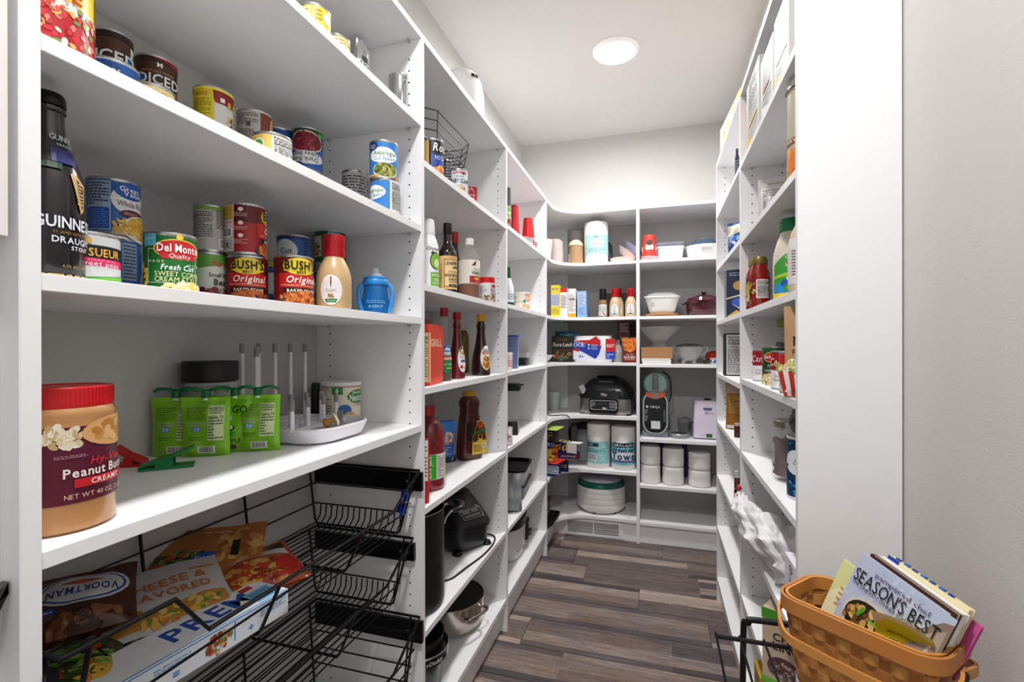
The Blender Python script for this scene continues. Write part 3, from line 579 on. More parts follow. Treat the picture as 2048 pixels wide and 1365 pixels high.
BUSH = [('r', -.9, .62, .9, .955, '5c0f12'), ('r', -.12, .04, .66, .955, '6e1214'), ('p', [(-.16, .36), (.72, .36), (.72, .64), (-.16, .64)], 'c5201f'), ('r', -.06, .22, .62, .36, '1a1210'), ('e', .26, .78, .34, .17, 'e9cf3a'), ('r', -.06, .68, .58, .88, 'e9cf3a'), ('t', .26, .80, .17, "BUSH'S", '17130c', dict(b=1, w=.6)), ('t', .26, .66, .055, 'BEST', '17130c', dict(b=1)), ('t', .28, .52, .13, 'Original', 'f7ece2', dict(i=1, b=1, w=.6)), ('t', .28, .405, .035, 'SLOW COOKED WITH BACON AND BROWN SUGAR', 'f2c8a0', dict(w=.78)), ('t', .28, .30, .06, 'BAKED BEANS', 'f4ead8', dict(b=1, w=.56)), ('e', .28, .1, .48, .17, '3a3a44'), ('b', -.14, -.04, .7, .28, 150, ['b5561f', 'c96a2c', '9c421a', 'd9854a'], .05), ('e', -.45, .86, .045, .04, 'eed8d8'), ('e', -.45, .60, .045, .04, 'eed8d8'), ('e', -.45, .36, .045, .04, 'eed8d8'), ('l', -.56, .72, -.34, .8, 3, 'dca8a8'), ('l', -.56, .46, -.34, .54, 3, 'dca8a8'), ('l', -.56, .2, -.34, .3, 3, 'dca8a8')]
shift = lambda L, d: [(a[0], [(p+d, q) for p, q in a[1]], *a[2:]) if a[0] == 'p' else (a[0], a[1]+d, *a[2:]) if a[0] in 'te' else (a[0], a[1]+d, a[2], a[3]+d, *a[4:]) for a in L]
t_, _p, _h = gc('lower baked bean can of the stack of two', 452, 535, 512, -.765, z3, '8e1416', shift(BUSH, -.24)+[('r', .5, .05, .95, .95, 'd8d4d0'), ('l', .52, .07, .8, .93, 18, '2a2a2a')])
gc('upper baked bean can of the stack of two, turned sideways', 450, 534, 408, -.767, z3+_h+.0005, '9c181a', shift(BUSH, .36)+[('r', -.62, .05, -.2, .95, 'd8c8c4'), ('r', -.6, .66, -.22, .93, 'd9b43a'), ('l', -.58, .68, -.24, .9, 8, '7a5a1a'), ('x', -.58, .33, -.24, .5), ('l', -.58, .53, -.24, .62, 3, 'a03030'), ('r', -.58, .08, -.22, .28, 'b8aeb0'), ('t', -.32, .17, .1, 'R', '333333', dict(b=1)), ('l', -.56, .1, -.42, .26, 4, '444444')])
gc('baked bean can standing alone at the shelf front', 547, 628, 512, -.706, z3, '8a1315', shift(BUSH, -.12))
t_, _p, _h = gc('lower yellow and blue can glimpsed between the bean cans', 519, 578, 520, -.90, z3, '2a5ca8', [('r', -.9, .86, .9, .955, 'd8d23a'), ('e', .0, .55, .3, .2, 'e6eaf0'), ('r', -.9, .05, .9, .2, 'd8b88a')])
gc('blue cut green bean can behind the front baked beans', 553, 623, 468, -.845, z3+.105, '1d4f94', [('e', -.28, .5, .38, .36, 'dfe5ea'), ('t', -.22, .52, .16, 'Cut', '454b50'), ('t', -.2, .3, .16, 'Beans', '454b50', dict(w=.42)), ('l', .3, .15, .62, .9, 9, '0c1c38'), ('r', -.9, .86, .9, .955, '173a6e')], h=.08); under('can underneath the blue cut green bean can', cyl(553, 623, x=-.845), z3, .1048, GV)
_p = cyl(618, 648, x=-.93); can('narrow blue can at the back, left of the green corn can', _p, .03, .165, z3, '1b4a90', [('e', 0, .5, .2, .12, 'e6eaf0'), ('t', 0, .5, .06, 'G', '222222')])
DMU = [('r', -.9, .78, .9, .955, '1d5c2a'), ('r', -.05, .84, .2, .94, '6fb4d8'), ('r', -.62, .42, -.18, .86, 'd8dcd0'), ('b', -.6, .45, -.2, .7, 30, ['b5762c', 'd9a050', '8a4a1c'], .05), ('e', .46, .56, .2, .14, 'c8202c'), ('t', .46, .56, .08, 'Del', 'f4f0ec', dict(b=1)), ('t', .40, .34, .1, 'Fresh', 'e6f4f0', dict(i=1)), ('t', .42, .16, .12, 'SWEET', '9ad07a', dict(w=.4)), ('x', -.5, .1, -.2, .3)]
t_, _p, _h = gc('lower green corn can behind the salad dressing', 630, 692, 555, -.885, z3, '1d6b2c', DMU)
gc('upper green corn can behind the salad dressing', 629, 692, 461, -.885, z3+_h+.0005, '1d6b2c', DMU)
_p = cyl(668, 706, x=-.80); can('short blue can right behind the salad dressing', _p, _p[2], zv(_p[0], _p[1], 556)-z3, z3, '234f92', [('l', .1, .1, .6, .9, 10, 'a8bcd8')])
# salad dressing
def dressing(label, pos, z, r, h, cream, lcol, cap, foot, phr=0, group=None, text=None, small=False):
    s = h/.2; p = [(r*.88, 0), (r*.98, .003), (r, .01), (r*1.0, .38*h), (r*.96, .46*h), (r*.86, .55*h), (r*.70, .63*h), (r*.56, .69*h), (r*.52, .74*h)]
    it = [('e', -.02, .33, .19, .27, lcol)]
    it += [('p', [(-.125, .17), (.09, .17), (.06, .105), (-.10, .105)], foot)]
    if text: it += [('t', -.02, .335, .034, text, '9a8a90', dict(w=.17)), ('t', -.02, .14, .028, 'Poppyseed', 'e8f0e0', dict(i=1, w=.13)), ('e', -.02, .545, .011, .018, '26181a'), ('p', [(-.032, .53), (-.008, .53), (-.012, .48), (-.03, .48)], 'c22a34'), ('p', [(-.032, .48), (-.01, .48), (-.016, .38), (-.024, .38)], '1c1618'), ('l', -.11, .285, .07, .315, 2, 'b0a8a8'), ('b', -.07, .18, .03, .26, 26, ['b5682c', 'd89a4a', '7a8a3a', '8a3a1c'], .014)]
    else: it += [('e', -.04, .5, .014, .02, 'c22a34'), ('r', -.026, .42, -.012, .54, '2a1c1e'), ('l', -.11, .3, .07, .38, 3, 'a8a0a0'), ('b', -.06, .2, .03, .28, 12, ['8a5a3c', '6a7a3a', '5a3a2c'], .014)]
    return bottle(label, pos, z, p, cream, 'dressing_bottle', items=it, cap=[(r*.56, h*.70), (r*.58, h*.72), (r*.56, h*.88), (r*.6, h*.90), (r*.6, h*.985), (r*.52, h), (0, h)], capm=cap, group=group, turn=phr, ribs=28)
REDC = mat('b3121c', .3, coat=.3)
_p = cyl(632, 704, x=-.672); dressing('creamy salad dressing bottle with red cap and white oval label', _p, z3, _p[2], zv(_p[0], _p[1], 472)-z3, mat('c9a878', .3, coat=.4), 'e9e4e2', REDC, '2f7a34', phr=-6, text='Skinnygirl')
# blue sippy cup
_p = cyl(721, 782, x=-.685); _r = _p[2]; _h = zv(_p[0], _p[1], 537)-z3
t = thing('sippy_cup', 'translucent blue sippy cup with two handles', 'cup', (_p[0], _p[1], z3))
BLU = mat('1c78c8', .2, trans=.35, name='blue_plastic'); k_ = _h/.1
MB().lathe([(0, .001), (_r*.72, 0), (_r*.82, .004), (_r*.9, .03*k_), (_r*.78, .058*k_), (_r*.75, .066*k_)], 32).build('cup_body', BLU, t)
MB().lathe([(_r*.82, .062*k_), (_r*.86, .064*k_), (_r*.86, .071*k_), (_r*.8, .074*k_), (_r*.82, .078*k_), (_r*.6, .081*k_), (0, .081*k_)], 32).build('screw_collar', mat('2f8fdc', .3), t)
MB().lathe([(_r*.5, .081*k_), (_r*.4, .086*k_), (_r*.22, .09*k_), (_r*.2, .098*k_), (_r*.12, .1*k_), (0, .1*k_)], 24).build('nipple', CLEAR, t)
for s_ in (-1, 1):
    a_ = face_dir(_p[0], _p[1], s_*82); d = Vector((math.cos(a_), math.sin(a_), 0))
    MB().tube([d*_r*.78+Vector((0, 0, .066*k_)), d*_r*1.02+Vector((0, 0, .06*k_)), d*_r*1.12+Vector((0, 0, .045*k_)), d*_r*1.02+Vector((0, 0, .02*k_)), d*_r*.8+Vector((0, 0, .004*k_))], .0058, 10).build('handle', mat('3c98e4', .3), t)
do_print(t, [('t', 0, .16, .06, 'AVENT', '9fd0f4', dict(w=.3)), ('l', -.2, .22, .2, .3, 2, '6ab4ee')], fm_cyl(_r*.885, face_dir(_p[0], _p[1])), _h, step=.008, base=.001)
# ================================================================ left bay: deep shelf with jar, pouches and drying rack
_p = tan_(233, 1, .0525, x=-.706); _h = .172; r = .0525
t = thing('peanut_butter_jar', 'large peanut butter jar with red lid and maroon label', 'jar', (_p[0], _p[1], z4))
jp = [(.046, 0), (.0515, .004), (r, .012), (.0515, .026), (r, .032), (r, .128), (.0515, .134), (r, .139), (.0505, .146), (.0475, .150)]
MB().lathe([(0, .001)]+jp, 48).build('jar_body', mat('b98552', .22, coat=.6), t)
lid = MB().lathe([(.0475, .1475), (.0495, .148), (.0495, .171), (.048, .1725), (.044, .1725), (.042, .171), (0, .171)], 48)
for k in range(72):
    a = 2*PI*k/72; lid.box((.0492, -.0009, .150), (.0502, .0009, .170)); lid.v[-8:] = [(q[0]*math.cos(a)-q[1]*math.sin(a), q[0]*math.sin(a)+q[1]*math.cos(a), q[2]) for q in lid.v[-8:]]
lid.build('lid', mat('c8141c', .35), t)
_fd = face_dir(_p[0], _p[1])
lb = MB().grid(lambda a, b: ((r+.0005)*math.cos(_fd+(a-.5)*5.6), (r+.0005)*math.sin(_fd+(a-.5)*5.6), .036+.090*b), 60, 2).build('label', mat('5a0f2a', .35), t)
do_print(lb, [('b', -.14, .60, .13, .735, 34, ['e8dcc0', 'd8c49a', 'f0e8d4', 'c4a878'], .034), ('e', .36, .68, .26, .11, 'd9a468'), ('b', .18, .62, .5, .735, 26, ['c98a4a', 'e0b47c', 'b87838'], .05), ('r', .02, .525, .14, .53, '8a5a6a'), ('l', -.04, .52, .12, .545, 2, 'b08a98'), ('t', .27, .49, .05, 'Hy-Vee', 'cf2230', dict(b=1, i=1)), ('t', .255, .42, .062, 'Peanut Butter', 'f2e8e4', dict(b=1, w=.5)), ('p', [(.06, .375), (.5, .375), (.5, .315), (.06, .315)], 'c41a26'), ('t', .26, .345, .036, 'CREAMY', 'f6e6e4', dict(b=1)), ('t', .22, .26, .032, 'NET WT 40 OZ (2.5 LB)', 'e6c8a8', dict(w=.42)), ('r', -.6, .209, -.22, .733, '4a0c22')], fm_cyl(r+.0004, _fd), .172, step=.008, cap_r=r, base=.0005)
# chip clips
def clip_(label, a, b, wid, col, z):
    a, b = Vector(a), Vector(b); d = (b-a); L = d.length; t = thing('chip_clip', label, 'clip', (a.x, a.y, z), math.atan2(d.y, d.x))
    for s_ in (0, 1):
        prof = [(0, .010), (L*.3, .0145), (L*.65, .017 if s_ == 0 else .0195), (L, .004 if s_ == 0 else .034)]
        th = .0045
        rings = [[(x, -wid/2, zz-th), (x, wid/2, zz-th), (x, wid/2, zz), (x, -wid/2, zz)] for x, zz in ([(0, .005), (L*.45, .0052), (L, .0055)] if s_ == 0 else [(0, .0098), (L*.4, .019), (L*.55, .0225), (L, .038)])]
        MB().loft(rings).build('clip_jaw', mat(col, .35), t)
    for s_ in (-1, 1): MB().box((L*.3, s_*wid*.5-.001, .004), (L*.62, s_*wid*.5+.001, .018)).build('pivot_plate', mat(col, .35), t)
    MB().lathe([(.006, -wid*.42), (.006, wid*.42)], 16).rot('X', PI/2).mv((L*.45, 0, .0115)).build('spring', mat('1c1c1c', .4, .6), t)
    return t
_a, _b = on(2, z4, 290, 931), on(2, z4, 233, 934)
clip_('red plastic chip clip lying beside the peanut butter jar', _a, _b, .028, 'c41e1e', z4)
_a, _b = on(2, z4, 280, 934), on(2, z4, 386, 924)
clip_('green plastic chip clip in front of the fruit pouches', (_a.x+.028, _a.y-.02, 0), (_b.x+.028, _b.y-.02, 0), .03, '0f7a3c', z4)
# fruit pouches
POU = [('r', -.30, .06, .30, .93, '79b81e'), ('r', .06, .28, .30, .86, 'cfe0a8'), ('t', .18, .82, .05, 'Nutrition Facts', '26381a', dict(b=1, w=.22)), ('l', .07, .72, .29, .79, 2, '3a4a22'), ('t', .18, .665, .05, 'Calories 70', '1a280e', dict(b=1, w=.22)), ('l', .07, .3, .29, .63, 7, '3a4a22'), ('l', -.27, .62, .03, .84, 6, '4a6a1a'), ('r', -.26, .52, .03, .58, 'a8c878'), ('l', -.25, .525, .02, .575, 2, '4a6a1a'), ('r', -.17, .43, -.05, .51, '2f78b8'), ('t', -.11, .47, .05, 'ZIS', 'e6f0f8', dict(b=1, w=.1)), ('l', -.22, .28, .0, .36, 2, '4f7a1c'), ('x', -.08, .07, .18, .19)]
POUF = [('r', -.30, .06, .30, .93, '74bc1c'), ('e', -.1, .60, .07, .06, 'd8e8f0'), ('t', -.1, .60, .03, 'USDA', '2a6ab0', dict(w=.1)), ('e', -.05, .44, .08, .05, '2a3a2a'), ('e', -.05, .45, .05, .035, 'e8e8d0'), ('e', -.04, .34, .1, .05, '3aa42c'), ('t', .0, .22, .07, 'APPLE', '1f4a14', dict(b=1, w=.26)), ('e', .0, .11, .06, .05, '5a2a4a'), ('t', .1, .76, .12, 'GO', '26501a', dict(b=1))]
for i, (u, x, off, pr, lbl) in enumerate(((352, -.925, -24, POU, 'leftmost green fruit pouch, half behind its neighbour'), (412, -.868, -20, POU, 'second green fruit pouch from the left'), (470, -.845, -18, POUF, 'third green fruit pouch, showing its front'), (516, -.805, -18, POU, 'rightmost green fruit pouch, showing calories 70'))):
    p = on(0, x, u); w_ = .088; h_ = .118
    b_ = bag(lbl, p, z4, w_, h_, .03, facing(p.x, p.y, off), '86cc2a', pr, name='fruit_pouch', cat='pouch', group='green fruit pouches', rough=.28, seed=20+i, crimp=.10)
    MB().lathe([(.0055, h_-.006), (.0055, h_+.004)], 14).build('spout', mat('e8efe4', .4), b_)
    cp = MB().lathe([(.0075, h_-.001), (.0085, h_), (.0085, h_+.013), (.006, h_+.016), (0, h_+.016)], 16)
    for s_ in (-1, 1):
        cp.loft([[(s_*(.004+.036*q), -wd, h_+.0095+.007*math.sin(q*PI)*(1 if s_ > 0 else .8)), (s_*(.004+.036*q), wd, h_+.0085+.007*math.sin(q*PI)), (s_*(.004+.036*q), wd, h_+.0105+.007*math.sin(q*PI)+.003), (s_*(.004+.036*q), -wd, h_+.0115+.007*math.sin(q*PI)+.003)] for q, wd in ((0, .005), (.25, .0075), (.6, .0095), (.88, .0075), (1, .003))])
    cp.build('cap', mat('0c6a38', .35), b_)
# blender cup with black lid
_p = cyl(371, 470, x=-.925); t = thing('blender_cup', 'clear blender cup with black screw lid behind the pouches', 'blender cup', (_p[0], _p[1], z4)); r = .048; ht = zv(_p[0], _p[1], 760)-z4
MB().lathe([(r*.78, 0), (r*.8, .004), (r*.98, ht-.012), (r*1.04, ht-.01), (r*1.04, ht-.004), (r*.96, ht-.004), (r*.95, ht-.012), (r*.75, .006), (0, .006)], 32).build('cup_body', CLEAR, t)
l_ = MB().lathe([(r*1.06, ht-.003), (r*1.1, ht-.001), (r*1.1, ht+.038), (r*1.06, ht+.041), (0, ht+.041)], 40); l_.build('lid', mat('0b0b0c', .45), t).rotation_euler.y = 0
for k in range(4):
    a = k*PI/2+.4; MB().loft([[(.004*math.cos(a), .004*math.sin(a)-.004, ht-.012), (.004*math.cos(a), .004*math.sin(a)+.004, ht-.012), (.004*math.cos(a), .004*math.sin(a)+.004, ht-.010)], [(.03*math.cos(a), .03*math.sin(a)-.002, ht-.028-.01*(k % 2)), (.03*math.cos(a), .03*math.sin(a)+.002, ht-.028-.01*(k % 2)), (.03*math.cos(a), .03*math.sin(a)+.002, ht-.026-.01*(k % 2))]]).build('blade', STEEL, t)
do_print(t, [('t', 0, .62, .045, 'MAX FILL', '1c1c1c', dict(w=.34))], fm_cyl(r*.95, face_dir(_p[0], _p[1])), ht, step=.01, base=.0015)
# drying rack
tc_ = (-.815, .972); t = thing('drying_rack', 'white bottle drying rack with tall pegs', 'drying rack', (*tc_, z4)); RW = mat('e8e6ec', .4)
tw, td = .25, .225
outer = [ring(tw-.05, td-.05, .05, 0, 6), ring(tw-.025, td-.025, .06, .006, 6), ring(tw, td, .07, .034, 6), ring(tw-.002, td-.002, .07, .038, 6), ring(tw-.012, td-.012, .065, .037, 6), ring(tw-.035, td-.035, .055, .012, 6)]
MB().loft(outer).build('tray', RW, t)
mb = MB()
for yy in (-.075, -.045, -.015): mb.box((-.10, yy-.003, .028), (.045, yy+.003, .034))
for xx in (-.09, -.065, -.04, -.012, .016, .04): mb.box((xx-.0025, -.09, .028), (xx+.0025, .085, .034))
mb.box((-.1, .045, .028), (.045, .051, .034)).box((-.1, .080, .028), (.045, .086, .034)).box((.042, -.09, .028), (.047, .086, .036)); mb.build('grille', RW, t)
def peg(x, y, hh, rad=.0046):
    o = MB().lathe([(rad*1.5, 0), (rad*1.1, .008), (rad, hh-.024), (rad*.98, hh-.022)], 14).build('peg', RW, t, (x-tc_[0], y-tc_[1], .032))
    MB().lathe([(rad*1.0, hh-.023), (rad*1.2, hh-.02), (rad*1.25, hh-.006), (rad*.8, hh), (0, hh)], 14).build('peg_tip', mat('8d8a88', .6), o)
for u in (484, 517, 550, 581, 610):
    q = on(0, -.905, u); peg(q.x, q.y, zv(q.x, q.y, 687)-z4-.032)
q = on(0, -.87, 513); peg(q.x, q.y, zv(q.x, q.y, 694)-z4-.032)
for u, v, x in ((584, 802, -.765), (582, 790, -.815), (616, 795, -.775), (613, 784, -.825), (647, 791, -.785), (642, 782, -.84), (672, 787, -.80)):
    q = on(0, x, u); peg(q.x, q.y, zv(q.x, q.y, v)-z4-.032)
_q = on(0, -.715, 668)
pc = thing('pacifier', 'amber pacifier resting on the drying rack', 'pacifier', (_q.x, _q.y-.02, z4+.0365), .9)
MB().lathe([(0, .0), (.010, .003), (.012, .009), (.007, .015), (.006, .022), (.006, .026)], 16).rot('Y', 1.2).mv((-.012, 0, .006)).build('teat', mat('c98a3a', .2, trans=.4), pc)
MB().lathe([(.0, 0), (.02, .0005), (.021, .002), (.02, .004), (0, .005)], 24, sx=.7).rot('Y', 1.2).mv((.013, 0, .015)).build('shield', mat('e8d8b8', .4), pc)
pc = thing('pacifier', 'grey pacifier leaning on the drying rack edge', 'pacifier', (_q.x-.012, _q.y+.035, z4+.0365), .5)
MB().lathe([(0, 0), (.02, .0005), (.021, .002), (.02, .004), (0, .005)], 24, sx=.75).rot('Y', 1.25).mv((0, 0, .015)).build('shield', mat('6f6a68', .4), pc)
MB().tube([(.006+.0*math.sin(a), .011*math.cos(a), .02+.011*math.sin(a)) for a in [2*PI*k/16 for k in range(16)]], .0016, 6, True).build('ring_handle', mat('8a8684', .4), pc)
# dark flask and cereal tin
_p = cyl(622, 640, y=1.165); _h = zv(_p[0], _p[1], 766)-z4; bottle('slim dark grey flask at the back corner', _p, z4, [(_p[2], 0), (_p[2], _h*.78), (_p[2]*.9, _h*.82)], mat('2a2a2c', .3), 'flask', cap=[(_p[2]*.98, _h*.80), (_p[2]*1.02, _h*.82), (_p[2]*.98, _h*.97), (_p[2]*.7, _h), (0, _h)], capm=mat('3a3a3c', .4))
_p = cyl(643, 722, y=1.145); _h = zv(_p[0], _p[1], 769)-z4
t = can('cream coloured infant cereal tin with white lid', _p, _p[2], _h, z4, 'e8e2d0', [('r', -.2, .78, .06, .98, '3a8a3c'), ('t', -.07, .88, .11, '6', 'f4f8f0', dict(b=1)), ('e', .46, .72, .30, .17, '2f8a34'), ('t', .44, .70, .17, 'Nestum', 'f6f8f4', dict(b=1, w=.46)), ('t', .42, .82, .06, 'Nestle', 'f6f8f4', dict(b=1)), ('l', -.6, .2, -.2, .7, 9, '6a8a4a'), ('t', .46, .52, .05, '5 Cereales', '7a5a30', dict(w=.3)), ('e', .1, .4, .16, .14, '2f6aa8'), ('e', .22, .25, .14, .12, 'd9a862'), ('e', .36, .2, .1, .1, 'e8c88a'), ('l', .05, .93, .75, .98, 1, 'c98a4a'), ('l', -.62, .85, -.25, .93, 2, 'c98a4a')], turn=-4, cat='tin', name='cereal_tin')
MB().lathe([(_p[2]*1.0, _h-.003), (_p[2]*1.03, _h-.002), (_p[2]*1.03, _h+.006), (_p[2]*1.0, _h+.008), (0, _h+.007)], 36).build('lid', mat('e9e9ea', .4), t)
# ================================================================ wire pull-out baskets
def wire_basket(label, xf, zr, zf, dip=True, group='black wire pull-out baskets', hs=(.33, .66), rail=(.85, .90)):
    ya, yb, xb = Y0+.016, Y1-.016, XLW+.012
    t = thing('wire_basket', label, 'wire basket', ((xf+xb)/2, (ya+yb)/2, zf), group=group); ox = Vector(((xf+xb)/2, (ya+yb)/2, zf))
    def T(name, pts, r, closed=False, seg=7): return MB().tube([Vector(p)-ox for p in pts], r, seg, closed).build(name, BLACKM, t)
    zd = zr-.072 if dip else zr-.05
    y1_, y2_ = ya+.13, yb-.13
    front = [(xf, ya, zr), (xf, y1_, zr), (xf-.004, y1_+.055, zd), (xf-.004, y2_, zd), (xf-.002, y2_+.045, zd+.03), (xf, yb-.012, zr-.006), (xf, yb, zr)]
    T('rim', [(xb, yb, zr), (xb, ya, zr)]+front, .0036, True)
    xi, xj = xf-.045, xb+.022; yi, yj = ya+.03, yb-.03
    for yy in (yi, (yi*.62+yj*.38), (yi*.3+yj*.7), yj):
        e = 1 if yy in (yi, yj) else 0
        zt = zr-.001 if yy == yi else zd if yy < y2_ else zr-.02
        T('cross_wire', [(xb, yy, zr), (xj-.002, yy, zf+.012), (xj+.006, yy, zf), (xi-.006, yy, zf), (xi+.002, yy, zf+.012), (xf-.003, yy, zt)], .0032)
    n = 15
    for k in range(n):
        x = xj+.006+(xi-xj-.012)*k/(n-1); H = min(.05, zr-zf-.05)
        T('floor_wire', [(x, yi-.016, zf+H), (x, yi-.012, zf+.02), (x, yi+.008, zf+.004), (x, yj-.008, zf+.004), (x, yj+.012, zf+.02), (x, yj+.016, zf+H)], .0019, seg=5)
    for f_ in hs:
        z = zf+(zr-zf)*f_; q = 1-f_
        T('back_wire', [(xb+.022*q, ya+.03*q, z), (xb+.022*q, yb-.03*q, z)], .0022, seg=5)
        for (yy, s_) in ((ya, 1), (yb, -1)): T('end_wire', [(xb+.022*q, yy+s_*.03*q, z), (xf-.045*q, yy+s_*.03*q, z)], .0022, seg=5)
        if zf+(zr-zf)*f_ < zd-.01: T('front_wire', [(xf-.045*q, ya+.03*q, z), (xf-.045*q, yb-.03*q, z)], .0022, seg=5)
    for yy in (ya, yb): T('end_post', [(xf-.028, yy, zr), (xf-.045, yy+(.03 if yy == ya else -.03), zf+.003)], .0026)
    for (yy, s_) in ((Y0+.0005, 1), (Y1-.0005, -1)):
        rl = MB().box(Vector((xf+.004 if xf > -.64 else xf, yy, rail[0]))-ox, Vector((XLW+.004, yy+s_*.012, rail[1]))-ox, ch=.001).build('slide_rail', mat('0a0a0b', .3, .3), t)
        for q in range(2): MB().lathe([(.004, 0), (.004, .002), (0, .0022)], 10).rot('X', s_*-PI/2).mv(Vector((xf-.02-q*.02, yy+s_*.012, (rail[0]+rail[1])/2))-ox).build('rivet', STEEL, rl)
    return t
wire_basket('topmost black wire pull-out basket, holding snack bags', -.628, .905, .738, rail=(.846, .898))
wire_basket('middle black wire pull-out basket, empty', -.648, .716, .540, rail=(.650, .698))
wire_basket('lowest black wire pull-out basket, deepest of the three', -.628, .500, .21, hs=(.2, .4, .55, .7, .85), rail=(.424, .484))
# blue pens clipped on the top basket
for i, (u, v, c_) in enumerate(((795, 1000, '15246e'), (808, 1003, '2038a8'))):
    q = on(1, 1.165, u, v); t = thing('clothes_peg', ('dark blue plastic clothes peg on the top wire basket', 'brighter blue clothes peg beside the dark one on the wire basket')[i], 'clothes peg', (q.x+.004, 1.165-.02*i, q.z-.03))
    for s_ in (-1, 1): MB().loft([[(s_*.003-.003+.0*zz, -.004, zz), (s_*.003+.003, -.004, zz), (s_*.003+.003, .004, zz), (s_*.003-.003, .004, zz)] for zz in (0, .02, .06)]).rot('Y', .28-s_*.09).build('peg_arm', mat(c_, .25), t)
    MB().lathe([(.003, -.005), (.003, .005)], 10).rot('X', PI/2).mv((.012, 0, .035)).build('spring', STEEL, t)
# ---- bags lying in the top basket
ZF = .7462
def laybag(label, c, w, h, th, rz, tilt, col, items, seed, name='snack_bag', **k):
    "pillow bag lying on its back, c = its centre"
    a, tl = math.radians(rz), math.radians(tilt); d = Vector((-math.sin(a)*math.cos(tl), math.cos(a)*math.cos(tl), math.sin(tl)))
    b0 = Vector(c)-d*h/2
    o = bag(label, (b0.x, b0.y), b0.z, w, h, th, a, col, items, name=name, seed=seed, **k)
    o.rotation_euler = (math.radians(-90+tilt), 0, a); return o
carton('white and blue flat carton lying at the front of the basket', (-.728, .585), ZF, .33, .085, .045, math.radians(84), 'e6e9ee', {'front': [('r', -3.6, .05, 3.6, .95, 'dde2ea'), ('r', -3.6, .93, 3.6, .97, '2f8ac8'), ('r', 1.2, .2, 1.25, .9, '2f8ac8'), ('l', -1.6, .6, -.4, .8, 2, '5a9ac8'), ('t', -.9, .3, .3, '=', '2f8ac8', dict(b=1)), ('t', 1.9, .35, .3, '+', '2f8ac8', dict(b=1)), ('b', .1, .15, 1.1, .85, 30, ['b8402c', '6a8a3a', 'd8b06a', '8a3a20'], .12), ('l', 2.3, .5, 3.5, .85, 3, '5a9ac8')], 'top': [('r', -3.6, -.9, 3.6, .9, 'e9edf2'), ('t', 1.0, .1, .9, 'PREM', '1f4fae', dict(b=1, w=3.2)), ('r', -3.6, -.93, 3.6, -.88, '2f8ac8'), ('r', 2.4, -.8, 3.5, .2, '7ac0e6'), ('l', 2.5, -.7, 3.4, .1, 5, '2a5a8a'), ('r', 2.6, .4, 3.1, .75, 'c02a2a')]}, U=.045)
laybag('clear salad kit bag with green leaves and carrots, front left', (-.815, .455, ZF+.032), .17, .15, .05, 62, 6, '3a4428', [('b', -.5, .05, .5, .85, 130, ['4f7a2c', '6a9a3a', '2f4a1c', '8aa84a', 'c4401c', 'd8b04a', '3a2418'], .07), ('p', [(-.1, .2), (.1, .25), (.05, .5), (-.08, .45)], 'b83a1c'), ('e', .3, .2, .16, .1, 'd0a43c')], 31, rough=.15)
laybag('grey white pouch with orange lettering in the wire basket', (-.845, .645, ZF+.055), .19, .17, .024, 62, 14, 'c6c4c2', [('t', 0, .66, .13, 'CHEESE &', 'c8682c', dict(b=1, w=.8)), ('t', .0, .46, .13, 'FLAVORED', 'c8682c', dict(b=1, w=.8)), ('r', .25, .76, .5, .8, 'd07a3a'), ('p', [(-.5, .05), (.5, .05), (.5, .3), (-.5, .22)], 'b8863a'), ('b', -.45, .02, .45, .28, 50, ['d8a848', '6a8a2c', 'b5702c', 'e0c070'], .05)], 32, rough=.3)
laybag('brown cookie bag with a round white badge in the wire basket', (-.885, .525, ZF+.095), .16, .15, .05, 55, 14, '4a2416', [('e', .08, .58, .40, .32, 'e8ebf0'), ('e', .08, .58, .37, .29, '2a5aa8'), ('e', .08, .58, .345, .265, 'eceef2'), ('t', .08, .52, .14, 'VOORTMAN', '1f4a94', dict(b=1, w=.6, rot=180)), ('p', [(-.12, .68), (.08, .8), (.25, .7), (.08, .64)], 'c8402c'), ('r', -.42, .12, -.12, .27, '1f5ab8'), ('l', -.4, .14, -.14, .25, 2, 'c8d8f0'), ('b', -.5, .0, .5, .16, 30, ['6a3a1c', '3a1c10', '8a5a30'], .06)], 33, rough=.25)
laybag('tortilla strip salad kit bag leaning on the basket back', (-.90, .775, ZF+.062), .21, .15, .03, 38, 30, 'a86a34', [('p', [(-.66, .02), (.0, .02), (.1, .5), (-.66, .6)], '2f4a20'), ('b', -.64, .05, .05, .6, 80, ['4a6a28', '6f8f3a', '2a3a18', '8a9a4c', 'b84a2a'], .07), ('e', -.02, .42, .17, .1, '1f5ab0'), ('t', -.02, .42, .09, 'Kroger', 'eef2f8', dict(i=1, w=.25)), ('b', .1, .3, .65, .9, 40, ['c48a48', '9a5a24', 'd8a860'], .08), ('l', -.1, .86, .6, .9, 1, 'e8d8c0'), ('r', .3, .4, .4, .68, '1c1a1a')], 34, rough=.25)
laybag('red and orange tortilla strip bag on top in the wire basket', (-.80, .80, ZF+.036), .17, .17, .045, 62, 7, 'b8501c', [('r', -.45, .62, .45, .8, 'dcd8d4'), ('t', -.12, .73, .1, 'Tortilla Strips', 'b82a20', dict(w=.55)), ('t', .0, .655, .05, 'Salad Kit', '555555'), ('b', -.42, .05, .42, .55, 60, ['d89a3a', 'c4401c', 'e0b458', 'a83218', '8a2a12'], .09), ('p', [(.1, .05), (.46, .1), (.46, .55), (.2, .5)], 'c8240f'), ('r', .25, .8, .45, .95, '2a1a14')], 35, rough=.2)
